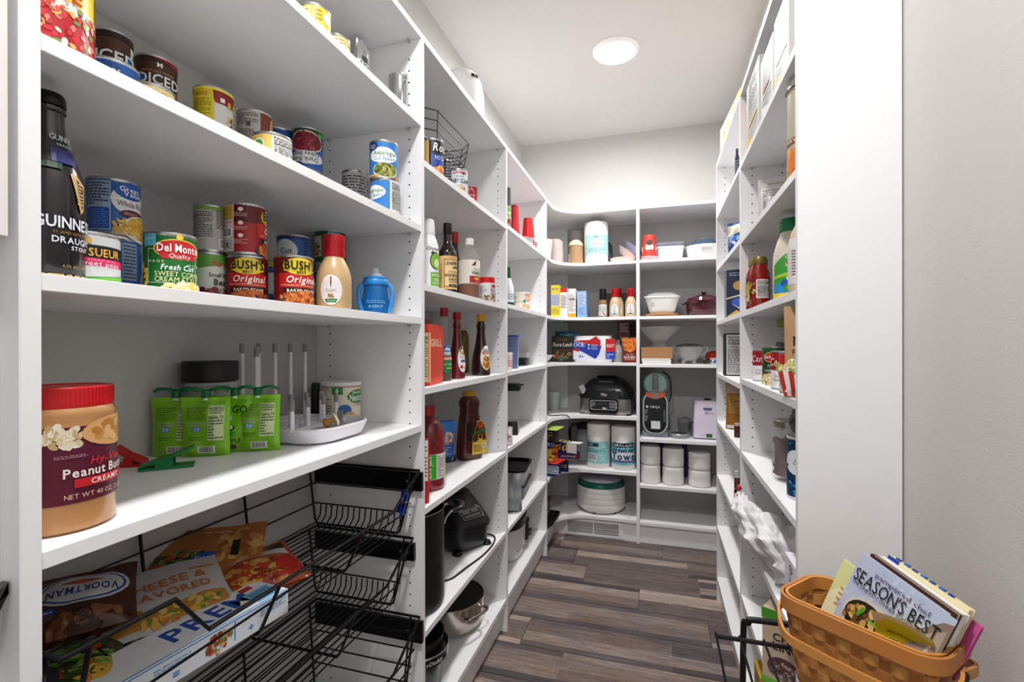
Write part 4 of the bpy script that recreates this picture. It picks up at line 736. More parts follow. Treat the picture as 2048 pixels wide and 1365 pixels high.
# ================================================================ middle bay
def bot(label, uL, uR, vt, x, z, shape, matr, name, y=None, r=None, h=None, cap=None, capm=None, liq=None, lab=None, labcol=None, items=(), **k):
    "bottle from a normalised outline; cap, liquid and label given as fractions of its height"
    if r is None: p = cyl(uL, uR, x=x, y=y)
    elif uL is None: p = tan_(uR, 1, r, x=x, y=y)
    else: p = tan_(uL, -1, r, x=x, y=y)
    r = p[2]; h = h or zv(p[0], p[1], vt)-z
    N_ = lambda s: [(a*r, b*h) for a, b in s]
    return bottle(label, p, z, N_(shape), matr, name, items=items, cap=N_(cap) if cap else None, capm=capm, liquid=(N_(liq[0]), liq[1]) if liq else None, labspan=(lab[0]*h, lab[1]*h) if lab else None, labcol=labcol, U=h, **k)
def capf(r, z0, z1): return [(r*.96, z0), (r, z0+.004), (r, z1-.006), (r*.9, z1), (0, z1)]
za = [z+TH for z in ZA]; zb_ = [z+TH for z in ZB]
# on top of the unit
_p = cyl(880, 969, x=-.80); r = _p[2]; ht = .30
t = thing('white_appliance', 'white domed kitchen appliance on top of the shelving', 'appliance', (_p[0], _p[1], TOPZ+TH)); WP = mat('efeeee', .3)
MB().lathe([(0, 0), (r*.92, 0), (r, .01), (r*1.02, ht*.3), (r, ht*.62), (r*.9, ht*.8), (r*.7, ht*.92), (r*.35, ht*.99), (0, ht)], 48).build('dome_body', WP, t)
_f = face_dir(_p[0], _p[1], 35)
do_print(t, [('r', -.06, .0, .06, .045, '26241f'), ('t', 0, .02, .022, 'A', 'd8c890', dict(b=1))], lambda u, v, n: ((r*.86+n)*math.cos(_f+u/r), (r*.86+n)*math.sin(_f+u/r), ht*.78+v), .3, step=.01, base=.012)
_q = on(0, -.76, 968); tag(MB().box((-.02, -.03, 0), (.02, .03, .05), ch=.008).build('power_adapter', WP, None, (_q.x, _q.y+.05, TOPZ+TH)), 'small white block beside the domed appliance', 'adapter')
# A1
_cb = cyl(884, 908, x=-.84); cd_ = tag(MB().loft([ring(.2, .26, .02, 0), ring(.2, .26, .02, .150), ring(.19, .25, .02, .154)]).build('dark_tin', mat('232326', .4), None, (-.86, 1.56, za[0])), 'dark storage tin under the angular wire basket', 'tin')
t = thing('wire_rack_basket', 'angular black wire basket resting on a dark tin', 'wire basket', (-.80, 1.575, za[0]+.1545))
def octo(w, d, z, c=.045): return [(-w/2+c, -d/2, z), (w/2-c, -d/2, z), (w/2, -d/2+c, z), (w/2, d/2-c, z), (w/2-c, d/2, z), (-w/2+c, d/2, z), (-w/2, d/2-c, z), (-w/2, -d/2+c, z)]
for i, (z, s_) in enumerate(((.0, .9), (.03, .93), (.06, .97), (.09, 1.0))): MB().tube(octo(.22*s_, .36*s_, z+.002), .0016, 6, True).build('hoop', BLACKM, t)
for (a, b) in zip(octo(.198, .324, .002), octo(.22, .36, .092)): MB().tube([a, b], .0015, 6).build('upright', BLACKM, t)
for k in range(9): MB().tube([(-.099, -.13+.0325*k, .002), (.099, -.13+.0325*k, .002)], .0012, 5).build('floor_wire', BLACKM, t)
for k in range(4): MB().tube([(-.075+.05*k, -.162, .003), (-.075+.05*k, .162, .003)], .0012, 5).build('floor_wire', BLACKM, t)
gc('black topped peach can under the angular wire basket', 845, 888, 280, -.685, za[0], '20222c', [('r', -.6, .05, -.1, .95, 'e0b060'), ('t', .25, .78, .2, 'Rotel', 'f0f0f0', dict(b=1, i=1, w=.5)), ('r', -.05, .3, .9, .6, '2a4a9a'), ('t', .25, .52, .1, 'NO SALT', 'dfe8f4', dict(w=.4)), ('b', -.2, .0, .6, .3, 40, ['e88a2c', 'f0a848', 'd8601c', 'f4c878'], .08)])
_p = cyl(887, 904, x=-.70); can('slim black can between the peach and clam cans', _p, _p[2], zv(_p[0], _p[1], 322)-za[0], za[0], '26272a', [('l', -.2, .1, .25, .9, 10, '9a9a9a')])
gc('white and blue baby clam can', 898, 937, 340, -.672, za[0], 'dfe4ea', [('r', -.9, .05, -.3, .95, '3a78b8'), ('r', .5, .05, .9, .95, '5a94c8'), ('t', .05, .86, .12, 'Chicken', 'c82a34', dict(b=1, i=1, w=.56)), ('t', .08, .52, .15, 'BABY CLAMS', '26364a', dict(b=1, w=.76)), ('t', .05, .69, .06, 'WHOLE', '5a6a7a'), ('e', .05, .2, .3, .17, 'd8d0c0'), ('b', -.2, .06, .3, .34, 40, ['c8a070', 'e0c8a0', '8a5a3a'], .05), ('e', .2, .82, .05, .05, '2a2a3a')])
_p = on(0, -.69, 941); bag('dark red pouch wedged behind the clam can', (_p.x-.01, _p.y+.035), za[0], .05, .10, .018, facing(_p.x, _p.y, 25), '9a1c28', [('l', -.15, .2, .15, .7, 4, 'd8a0a0')], seed=9)
# A2
bot('white avocado oil spray can with a green avocado', 838, 878, 440, -.69, za[1], [(.94, 0), (1, .02), (1, .56), (.95, .63), (.78, .71), (.62, .76), (.6, .78)], mat('eeeef2', .3), 'spray_can', cap=[(.62, .77), (.64, .775), (.6, .90), (.52, .985), (.4, 1), (0, 1)], capm=mat('f1f1f3', .35), items=[('t', .04, .57, .05, 'Chosen', '26241f', dict(i=1, w=.2)), ('e', .08, .40, .09, .12, '1c2a14'), ('e', .085, .40, .082, .11, '7fb83a'), ('e', .1, .37, .05, .06, 'dfe8b8'), ('p', [(0, .5), (.03, .535), (.06, .5), (.03, .485)], '26381a'), ('r', .0, .05, .2, .24, '6fae34'), ('t', .09, .2, .035, 'AVOCADO', 'f4f8ec', dict(b=1, w=.16)), ('t', .09, .14, .035, 'OIL', 'f4f8ec', dict(b=1)), ('l', .03, .07, .16, .11, 2, 'e0f0d0')], turn=10)
bot('dark steak sauce bottle with a cream and orange label', 877, 914, 448, -.675, za[1], [(.95, 0), (1, .012), (1, .55), (.93, .60), (.7, .655), (.5, .70), (.44, .76), (.42, .86)], mat('1a0d0a', .15, coat=.5), 'sauce_bottle', cap=capf(.46, .84, 1), capm=mat('0e0b0a', .4), lab=(.05, .52), labcol='d9a85a', items=[('r', -.13, .055, .23, .515, 'e2bd78'), ('r', -.05, .08, .23, .47, '4a1a14'), ('r', -.042, .09, .23, .46, 'e8cb94'), ('t', .1, .415, .046, 'LEA&PERRINS', '26140e', dict(b=1, w=.25)), ('p', [(.06, .345), (.2, .345), (.16, .375), (.1, .37)], '2a241f'), ('t', .1, .295, .026, 'The Original', '5a3a24', dict(i=1, w=.18)), ('t', .1, .245, .04, 'WORCESTERSHIRE', '2a1a10', dict(b=1, w=.28)), ('t', .1, .19, .036, 'SAUCE', '2a1a10', dict(b=1)), ('l', .02, .14, .2, .165, 1, '8a5a34'), ('r', .02, .085, .22, .12, '26262a'), ('t', .1, .102, .02, 'shake well', 'e8d8b8', dict(i=1)), ('t', -.09, .28, .02, 'SHAKE THE BOTTLE', '6a3a1c', dict(rot=90, w=.25)), ('l', .0, .49, .2, .505, 1, 'b08040')], turn=0)
bot('dark bottle with red cap behind the steak sauce', 897, 921, 466, -.79, za[1], [(.95, 0), (1, .02), (1, .6), (.7, .72), (.62, .86)], mat('1c0f0c', .2), 'soy_sauce_bottle', cap=capf(.72, .84, 1), capm=REDC)
bot('green capped grey bottle behind the vinegar', 907, 932, 488, -.86, za[1], [(.95, 0), (1, .02), (1, .75), (.9, .8)], mat('3a7a2c', .35), 'green_bottle', cap=capf(.95, .78, 1), capm=mat('3f8a2c', .4))
bot('clear vinegar bottle with white cap and amber vinegar', 917, 960, 479, -.672, za[1], [(.93, 0), (1, .015), (.97, .06), (1, .075), (.97, .12), (1, .135), (.97, .18), (1, .2), (1, .62), (.93, .72), (.7, .80), (.42, .86), (.38, .90)], mat('d6d2ca', .05, alpha=.12, coat=.5, name='clear_bottle'), 'vinegar_bottle', cap=capf(.42, .89, 1), capm=mat('f2f1f0', .35), liq=([(0, .005), (.9, .005), (.94, .02), (.94, .225), (0, .226)], mat('7a3c14', .15)), lab=(.235, .625), labcol='ebe4da', items=[('r', .02, .24, .3, .62, 'f2ede6'), ('p', [(.05, .53), (.12, .60), (.14, .60), (.12, .53)], '7a2430'), ('t', .17, .47, .03, 'FLAVORED', '3a4a3a', dict(w=.16)), ('t', .18, .41, .05, 'VINEGAR', '2a3a2c', dict(b=1, w=.26)), ('r', .02, .245, .3, .36, 'b02a28'), ('p', [(.08, .32), (.16, .345), (.2, .315), (.14, .29)], 'e8c24a'), ('l', .12, .255, .26, .28, 1, 'e8b8a8')], turn=-4)
_p = on(0, -.76, 967); bag('clear herb pouch printed with a green leaf', _p, za[1], .045, .14, .03, facing(_p.x, _p.y), 'd5d8d2', [('e', .02, .72, .1, .12, '6aa83a'), ('t', 0, .42, .05, 'Herb', '3a4a3a', dict(w=.2)), ('l', -.1, .15, .1, .35, 3, '7a8a7a')], seed=11)
bot('bacon chip jar with bright red lid', 959, 990, 557, -.66, za[1], [(.95, 0), (1, .03), (1, .72), (.97, .78)], mat('e6e4e6', .3), 'bacon_jar', cat='jar', cap=capf(1.0, .77, 1), capm=mat('d0101c', .35), capname='lid', items=[('r', .2, .58, .7, .7, 'c81c28'), ('t', .4, .48, .13, 'BACON', '5a4a6a', dict(w=.5)), ('t', .4, .34, .13, 'CHIPS', '5a4a6a', dict(w=.44)), ('b', -.3, .02, .75, .3, 60, ['7a3a1c', 'c8a878', '5a2a14', 'e0d0b0', '6a7a3a'], .05), ('l', -.4, .35, 0, .65, 5, 'b0aab0')])
# A3
_p = on(0, -.675, 861); _h = zv(_p.x, _p.y, 651)-za[2]; carton('tall red and cream meal box at the divider', (_p.x+.0, _p.y), za[2], .036, .13, _h, math.radians(8), 'd8381c', {'front': [('r', -.18, .06, .12, .86, 'e0cba0'), ('l', -.1, .1, .08, .62, 14, '6a4a34'), ('t', 0, .78, .05, 'GENGHIS', '3a2a1c', dict(b=1, w=.16)), ('t', 0, .72, .06, 'GRILL', '3a2a1c', dict(b=1, w=.16)), ('l', -.08, .64, .06, .67, 1, 'b83a1c')], 'right': [('r', -.4, .04, .4, .96, 'd8381c'), ('t', 0, .7, .12, 'GRILL', 'f0d8b0', dict(b=1, w=.6))]}, U=_h)
_q = on(0, -.80, 858); carton('brown cardboard box behind the red meal box', (_q.x-.03, _q.y), za[2], .05, .10, zv(_q.x, _q.y, 640)-za[2], math.radians(15), '8a5a34')
bot('small dark spice jar squeezed beside the meal box', 868, 879, 686, -.68, za[2], [(.95, 0), (1, .02), (1, .8), (.9, .84)], mat('3a3230', .3), 'spice_jar', cat='jar', cap=capf(.95, .83, 1), capm=mat('c8c4c0', .4), items=[('l', -.06, .1, .06, .75, 9, 'b8b0a8')])
SYR = [(.9, 0), (.99, .012), (1, .05), (.97, .2), (.86, .34), (.66, .48), (.52, .6), (.44, .72), (.46, .78), (.5, .8), (.47, .83), (.4, .86), (.38, .89)]
SYC = mat('d8d2c8', .05, alpha=.12, coat=.5, name='syrup_bottle_clear')
def syrup(label, uL, uR, vt, x, liqcol, fill, capc, its, lcol, z=za[2]):
    inner = [(0, .008)]+[(a*.93, b) for a, b in SYR[1:] if b < fill]+[(interp(SYR)(fill)*.93, fill), (0, fill+.002)]
    bot(label, uL, uR, vt, x, z, SYR, SYC if fill < .6 else mat(liqcol, .12, coat=.8), 'syrup_bottle', cap=capf(.46, .885, 1), capm=capc, liq=(inner, mat(liqcol, .15)), items=its, ribs=24)
    return
syrup('sugar free syrup bottle with green label and red cap', 872, 904, 617, -.70, '2a0f0a', .34, REDC, [('e', .05, .3, .105, .2, '1f7a44'), ('e', .06, .44, .07, .06, '4a88c8'), ('p', [(.0, .42), (.04, .46), (.07, .43), (.1, .455), (.12, .42)], 'eef2f4'), ('t', .06, .375, .045, 'VERMONT', 'f4f6f4', dict(b=1, w=.16)), ('r', -.03, .28, .14, .335, 'c8341f'), ('t', .055, .307, .036, 'SUGAR FREE', 'f6f0e8', dict(b=1, w=.16)), ('t', .05, .23, .028, 'Low Calorie', 'e0f0e0', dict(i=1, w=.12)), ('l', .03, .16, .13, .19, 1, 'e8d84a')], '')
syrup('raspberry red syrup bottle with white label and red cap', 897, 931, 626, -.70, '6a0f1c', .8, REDC, [('e', .1, .3, .09, .2, 'ece8ea'), ('b', .04, .36, .16, .48, 30, ['8a9a4a', 'c8b45a', '4a6a2c', 'b8502c'], .022), ('t', .1, .325, .03, 'MARYS', '8a7a9a', dict(w=.12)), ('r', .06, .25, .16, .285, '4a4a9a'), ('e', .07, .18, .025, .025, 'c82438'), ('e', .13, .17, .02, .03, 'e8a8a8')], '')
bot('tall amber oil bottle behind the red syrup', 915, 938, 662, -.83, za[2], [(.95, 0), (1, .01), (1, .82), (.85, .93), (.5, 1), (0, 1)], mat('8a6a1c', .15, trans=.4), 'oil_bottle')
syrup('dark brown syrup bottle with yellow cap', 943, 981, 630, -.685, '2a0e08', .82, mat('e0a41c', .35), [('e', .1, .29, .11, .2, 'ece8e4'), ('t', .1, .42, .05, "Cary's", '3a3a7a', dict(b=1, i=1, w=.15)), ('r', .02, .345, .18, .39, 'b8381c'), ('t', .1, .367, .025, 'SUGAR FREE', 'f4e8d8', dict(b=1, w=.13)), ('b', .03, .12, .18, .33, 50, ['d8902c', 'b8601c', 'e8b84a', '8a4a1c'], .025), ('t', .1, .245, .02, 'SYRUP', '5a2a14')], '')
# A4
_p = on(0, -.640, 854); carton('thin red and white box against the divider by the juice', (_p.x-.011, _p.y+.01), za[3], .02, .012, zv(_p.x, _p.y, 880)-za[3], math.radians(0), 'c81c28', {'front': [('r', -.06, .35, .06, .98, 'ece8e4'), ('l', -.05, .4, .05, .9, 9, '4a4a4a')]})
bot('large red juice bottle with green label', None, 890, 812, -.715, za[3], [(.9, 0), (.98, .02), (1, .06), (.98, .12), (1, .14), (1, .44), (.98, .47), (1, .5), (1, .62), (.93, .7), (.78, .78), (.55, .84), (.36, .87), (.34, .89)], mat('7a1420', .15, coat=.5), 'juice_bottle', r=.056, cap=capf(.4, .885, 1), capm=REDC, lab=(.14, .44), labcol='e6e2dc', ribs=30, items=[('r', -.1, .145, .075, .437, '2fa01c'), ('t', -.02, .29, .07, '100% Juice', 'f0f8ec', dict(rot=90, w=.26)), ('r', .085, .15, .19, .43, 'ece8e4'), ('l', .09, .16, .185, .42, 12, '2e2e2e'), ('r', .19, .15, .23, .43, 'e8d8a0'), ('l', .195, .16, .225, .42, 12, '8a6a3a'), ('r', -.4, .145, -.1, .437, '2fa01c')], turn=8)
_p = on(0, -.80, 890); bag('blue chicken pouch with a photo strip behind the juice', (_p.x, _p.y), za[3], .075, zv(_p.x, _p.y, 842)-za[3], .045, facing(_p.x, _p.y, 30), '2f6ac0', [('r', -.3, .72, .3, .96, '4a8ad8'), ('b', -.25, .45, .25, .72, 40, ['e8e0d8', 'd87a5a', 'c8a088', 'f0e8e0'], .05), ('l', -.2, .2, .2, .4, 4, 'a8c8f0'), ('r', -.3, .0, .3, .16, '16305e'), ('p', [(.1, .05), (.18, .05), (.2, .12), (.14, .14)], 'e8eef4')], seed=12)
# barbecue sauce jug
_p = cyl(908, 969, x=-.735); t = thing('sauce_jug', 'brown barbecue sauce jug with yellow cap and grip', 'jug', (_p[0], _p[1], za[3]), facing(_p[0], _p[1], 32)); r = _p[2]; h = zv(_p[0], _p[1], 783)-za[3]
jw, jd = r*1.75, r*1.15
sec = [(.88, .86, 0), (.98, .96, .02), (1, 1, .06), (.98, 1, .2), (.86, .95, .45), (.76, .9, .62), (.70, .88, .66), (.70, .9, .74), (.78, .98, .83), (.66, .85, .89), (.46, .66, .925), (.44, .62, .94)]
MB().loft([ring(jw*a, jd*b, min(jw*a, jd*b)*.38, h*c, 5) for a, b, c in sec]).build('jug_body', mat('4a1608', .2, coat=.4), t)
MB().lathe([(r*.42, h*.925), (r*.44, h*.93), (r*.44, h*.985), (r*.4, h), (0, h)], 28).build('cap', mat('d09a1c', .4), t)
for s_ in (-1,): MB().box((-.011, -.002, h*.28), (.011, .002, h*.56), ch=.0015).mv((s_*jw*.20, -jd*.485, 0)).build('grip_slot', mat('1a0804', .4), t)
do_print(t, [('p', [(-.13, .08), (.13, .08), (.13, .3), (.10, .52), (.03, .58), (-.04, .56), (-.12, .3)], 'd8b24a'), ('p', [(-.12, .28), (.12, .28), (.09, .5), (.03, .56), (-.04, .54)], '5a2412'), ('e', .02, .5, .06, .05, 'b8502c'), ('p', [(-.07, .42), (.11, .45), (.11, .4), (-.08, .37)], '2a6a34'), ('r', -.02, .26, .05, .36, 'd8b23a'), ('e', .015, .33, .03, .03, '3a1c10'), ('p', [(-.12, .26), (-.05, .33), (-.04, .27)], '1c3a24'), ('l', -.1, .11, .04, .22, 4, '7a5a14'), ('r', .04, .17, .11, .23, 'e8e8e0'), ('x', .045, .175, .105, .225)], lambda u, v, n: (u+jw*.22, -jd/2*(1-.1*max(0, (v/h-.2)))-n-.002, v), h)
# A5 stock pot
_p = tan_(888, 1, .122, x=-.762); r = .122; h = .302
t = thing('stock_pot', 'tall matte black stock pot with steel handle', 'pot', (_p[0], 1.3505, za[4])); PB_ = mat('141516', .45, .3)
MB().lathe([(0, 0), (r*.9, 0), (r*.97, .006), (r, .02), (r, h-.003), (r*1.01, h), (r*.985, h), (r*.98, h-.006), (r*.975, .008), (0, .007)], 64).build('pot_body', PB_, t)
MB().tube([(r*1.0*math.cos(a), r*1.0*math.sin(a), h) for a in [2*PI*k/64 for k in range(64)]], .0016, 6, True).build('rim', STEEL, t)
for side in (0, 1):
    a0 = math.radians(38)+PI*side
    def RP(rr, da, z): a = a0+da; return (rr*math.cos(a), rr*math.sin(a), z)
    hd = MB().tube(bez([RP(r*1.0, -.28, h-.058), RP(r*1.04, -.28, h-.04), RP(r*1.16, -.27, h-.022), RP(r*1.25, -.24, h-.018)], 5), .0042, 8); hd.tube(bez([RP(r*1.0, .28, h-.058), RP(r*1.04, .28, h-.04), RP(r*1.16, .27, h-.022), RP(r*1.25, .24, h-.018)], 5), .0042, 8)
    for s_ in (-1, 1): hd.lathe([(.007, -.002), (.007, .002), (0, .003)], 12).rot if 0 else None
    ho = hd.build('handle_bracket', STEEL, t)
    MB().tube(bez([RP(r*1.22, -.26, h-.018), RP(r*1.42, -.2, h-.014), RP(r*1.5, 0, h-.012), RP(r*1.42, .2, h-.014), RP(r*1.22, .26, h-.018)], 6), [.006+.004*math.sin(PI*i/24) for i in range(25)], 10).build('handle_grip', BLACKP, ho)
# blender base
bx, by = -.775, 1.815; t = thing('blender', 'black blender motor base with silver button panel', 'blender', (bx, by, za[4]), math.radians(62)); bw, bd = .19, .20
BB = mat('101012', .3)
MB().loft([ring(bw*.92, bd*.92, .05, .012, 6), ring(bw, bd, .06, .025, 6), ring(bw*1.0, bd*1.0, .06, .085, 6)]).build('lower_body', mat('1b1b1d', .25), t)
MB().loft([ring(bw*1.06, bd*1.08, .06, .086, 6), ring(bw*1.08, bd*1.10, .06, .10, 6), ring(bw*1.0, bd*.98, .06, .125, 6, 0, .006), ring(bw*.80, bd*.62, .05, .185, 6, 0, .035), ring(bw*.7, bd*.52, .045, .205, 6, 0, .042)]).build('upper_body', BB, t)
MB().lathe([(.045, .205), (.045, .235), (.03, .24), (.03, .262), (0, .262)], 24, (0, .042, 0)).build('drive_coupling', mat('0c0c0d', .5), t)
def fmn(u, v, n):   # sloping front
    q = v; return (u, -bd*.485+ (q)*.78-n*.75, .124+q*.62+n*.6)
do_print(t, [('p', [(-.05, .005), (.05, .005), (.055, .05), (.035, .066), (-.035, .066), (-.055, .05)], '8f8f92'), ('p', [(-.045, .008), (.045, .008), (.05, .045), (-.05, .045)], '1a1a1c'), ('r', -.04, .032, -.004, .044, '9a9a9c'), ('r', .004, .032, .04, .044, '9a9a9c'), ('r', -.04, .012, -.024, .026, '3a3a3c'), ('r', -.02, .012, -.004, .026, '3a3a3c'), ('r', .004, .012, .02, .026, '3a3a3c'), ('r', .024, .012, .04, .026, '3a3a3c'), ('t', -.022, .038, .006, 'PULSE', '1a1a1a'), ('t', .022, .038, .006, 'POWER', '1a1a1a'), ('l', -.038, .014, .038, .024, 2, 'c8c8ca'), ('r', -.024, .074, .024, .092, 'b8b8ba'), ('r', -.022, .076, .022, .090, '161618'), ('t', 0, .083, .009, 'NINJA', 'd8d8da', dict(b=1, w=.036))], fmn, 1.0, name='button_panel', base=.001)
for sx, sy in ((-1, -1), (1, -1), (-1, 1), (1, 1)): MB().lathe([(0, 0), (.017, 0), (.02, .004), (.014, .014), (0, .014)], 20, (sx*bw*.40, sy*bd*.40, 0)).build('suction_foot', mat('0a0a0a', .5), t)
_c = [(bx+.03, by+.10, za[4]+.03), (bx+.07, by+.105, za[4]+.012), (bx+.115, by+.10, za[4]+.0038), (-.640, by+.03, za[4]+.0036), (-.642, by-.08, za[4]+.0036), (-.665, by-.2, za[4]+.0036), (-.68, by-.28, za[4]+.0036), (-.70, by-.31, za[4]+.0036)]
MB().tube([Vector(p)-Vector((bx, by, za[4])) for p in bez(_c, 8)], .0034, 8).rot('Z', -math.radians(62)).build('power_cord', BLACKP, t)
# A6 steel pan and fryer
_pc = (-.800, 1.765); r = .138; h = .108; t = thing('steel_pan', 'wide stainless steel pan with dark inside and loop handles', 'pan', (*_pc, za[5]))
MB().lathe([(0, 0), (r*.86, 0), (r*.9, .004), (r*.9, .012), (r*.97, .02), (r, .035), (r, h), (r*1.015, h+.002), (r*1.0, h+.003), (r*.985, h), (r*.985, .02), (r*.8, .014), (0, .014)], 64).build('pan_body', mat('b4aca4', .18, 1), t)
MB().lathe([(0, .0155), (r*.8, .0155), (r*.98, .022), (r*.98, h-.002)], 64).build('nonstick_lining', mat('17120f', .4), t)
for a0 in (math.radians(-22), math.radians(158)):
    def RP(rr, da, z): return (rr*math.cos(a0+da), rr*math.sin(a0+da), z)
    MB().tube(bez([RP(r*.99, -.36, h-.03), RP(r*1.16, -.34, h-.024), RP(r*1.24, -.2, h-.022), RP(r*1.24, .2, h-.022), RP(r*1.16, .34, h-.024), RP(r*.99, .36, h-.03)], 5), .0055, 10).build('handle', mat('a8a29c', .2, 1), t)
_pf = tan_(896, 1, .098, x=-.745); r = .098; h = .175; t = thing('deep_fryer', 'black deep fryer pot with silver name band', 'deep fryer', (_pf[0], max(_pf[1], 1.34), za[5]))
MB().lathe([(0, 0), (r*.72, 0), (r*.75, .004), (r*.78, h*.55), (r*.8, h*.58)], 40).build('fryer_base', mat('1a1a1c', .25), t)
MB().lathe([(r*.78, h*.57), (r*1.0, h*.62), (r*1.02, h*.78), (r*.99, h*.80), (r*.97, h*.78), (r*.96, h*.64), (r*.78, h*.6)], 48).build('name_band', mat('a8a8aa', .25, .9), t)
MB().lathe([(r*.80, h*.58), (r*.84, h*.98), (r*.87, h), (r*.83, h), (r*.80, h*.96), (r*.78, h*.6), (0, h*.6)], 48).build('fryer_pot', mat('161414', .35), t)
_f = face_dir(_pf[0], _pf[1], 26); do_print(t, [('e', 0, .0, .36, .085, '121214'), ('t', 0, 0, .07, 'FryDaddy', 'e8e8ea', dict(b=1, i=1, w=.44))], lambda u, v, n: ((r*1.01+n)*math.cos(_f+u/r), (r*1.01+n)*math.sin(_f+u/r), h*.70+v), h, step=.01, base=.0012, cap_r=r)
# ================================================================ third bay
_p = on(0, -.67, 1012); bot('tall dark bottle with a leafy picture label at the divider', 1001, 1022.5, 378, -.70, zb_[0], [(.95, 0), (1, .02), (1, .62), (.97, .64)], mat('3a3d44', .35), 'spice_shaker', cap=capf(.95, .635, 1), capm=mat('3c4048', .4), lab=(.04, .6), labcol='d8c8b0', items=[('b', -.05, .3, .3, .6, 40, ['7fb05a', '9ac878', '4a7a3a', 'c8dca8'], .05), ('b', -.05, .04, .3, .3, 30, ['c85a3a', '3a3a3a', 'e8b87a', '8a3a2c'], .05)], turn=10)
def plastic_cups(label, uL, uR, vt, x, z, n, col, rimc, group, print_=()):
    p = cyl(uL, uR, x=x); r = p[2]; h = zv(p[0], p[1], vt)-z; t = thing('cup_stack', label, 'cup stack', (p[0], p[1], z), group=group)
    for i in range(n):
        zb = i*.008; hh = h-(n-1)*.008
        o = MB().lathe([(r*.98, zb+.001), (r*1.0, zb), (r*1.02, zb+.002), (r*1.0, zb+.005), (r*.95, zb+.006), (r*.70, zb+hh), (0, zb+hh)], 32).build('cup', mat(col, .35), t)
        MB().tube([(r*1.0*math.cos(a), r*1.0*math.sin(a), zb+.0025) for a in [2*PI*k/28 for k in range(28)]], .0022, 6, True).build('rim', mat(rimc, .4), o)
    return t, p, h
_pl = zb_[0]; _px = on(0, -.75, 1045)
# plate stack under the cups
t = thing('plate_stack', 'stack of white disposable plates under the red cups', 'plate stack', (-.735, 2.47, _pl))
for i in range(6): MB().lathe([(.0, .004*i), (.07, .004*i), (.100, .004*i+.012), (.102, .004*i+.013), (.100, .004*i+.0135), (.069, .004*i+.002), (0, .004*i+.002)], 40).build('plate', mat('e9e8ea' if i % 2 else 'd5d4d8', .5), t)
plastic_cups('taller stack of red party cups, left of two', 1017, 1040.5, 413, -.725, _pl+.0345, 2, 'b0142a', 'f0ecec', 'red party cups')
plastic_cups('shorter stack of red party cups, right of two', 1043.5, 1070, 439, -.675, _pl+.0345, 2, 'd01c24', 'f0ecec', 'red party cups')
_p = on(0, -.665, 1066); t = thing('napkin_stack', 'folded striped napkins at the right end of the plates', 'napkins', (_p.x-.02, _p.y-.015, _pl), .3)
for i in range(6): MB().box((-.045, -.05, .0051*i), (.045, .05, .0051*i+.0046), ch=.0012).build('napkin', mat(('efe9ea', 'c8474f')[i % 2], .8), t)
# B2
bot('white bottle with green neck beside the paper canister', 1005, 1028, 536, -.71, zb_[1], [(.95, 0), (1, .02), (1, .42), (.92, .52), (.6, .68), (.42, .74)], mat('dfe6ec', .35), 'green_neck_bottle', cap=[(.44, .73), (.46, .74), (.4, .9), (.36, 1), (0, 1)], capm=mat('1c5a2c', .4), items=[('l', .0, .2, .25, .35, 3, '7a8aa0'), ('r', -.1, .02, .3, .14, '2a3a30')])
gc('white paper canister with fruit pictures', 1025, 1060, 586, -.70, zb_[1], 'ebe4d8', [('l', -.62, .3, -.25, .8, 6, '5a5a5a'), ('r', -.62, .1, -.22, .2, 'd8c8b8'), ('b', .15, .5, .65, .95, 30, ['e8a078', 'd88a5a', 'f0c8a8'], .08), ('e', .18, .5, .09, .09, '3a9a8a'), ('b', .1, .05, .6, .35, 30, ['f0d8b8', 'e8b88a', 'd89a6a'], .08), ('r', -.2, .46, .1, .48, 'c8b8a8')], cat='canister', name='paper_canister', tin=mat('e9e4da', .5))
# B3
def tub(label, pos, z, w, d, h, rz, bodym, lidc, name='storage_tub', lidh=.008, r=.012, cat='container', taper=.92):
    t = thing(name, label, cat, (pos[0], pos[1], z), rz)
    MB().loft([ring(w*taper, d*taper, r, 0), ring(w, d, r, h-lidh), ring(w*.97, d*.97, r, h-lidh), ring(w*taper*.95, d*taper*.95, r, .004)]).build('tub_body', bodym, t)
    MB().loft([ring(w*1.03, d*1.03, r, h-lidh), ring(w*1.04, d*1.04, r, h-lidh*.5), ring(w*1.0, d*1.0, r, h)]).build('lid', mat(lidc, .35), t); return t
_p = on(0, -.72, 1019); tub('bluish plastic tub with blue lid', (_p.x, _p.y-.01), zb_[2], .10, .09, zv(_p.x, _p.y, 672)-zb_[2], .2, mat('7484b8', .2, trans=.3), '2340a0')
_p = on(0, -.655, 1016); bot('small pink and white tub at the divider edge', 1008, 1025, 706, -.665, zb_[2], [(.9, 0), (1, .05), (1, .82), (.95, .86)], mat('ead0cc', .4), 'small_tub', cat='container', cap=capf(1.03, .84, 1), capm=mat('f0ecec', .4), capname='lid', items=[('l', -.2, .2, .3, .6, 4, 'd88a84')])
_p = on(0, -.80, 1034); t = tub('low dark container with clear lid behind the blue tub', (_p.x, _p.y), zb_[2], .14, .11, .075, .1, mat('2a2a2c', .3), 'c8cacb', lidh=.03)
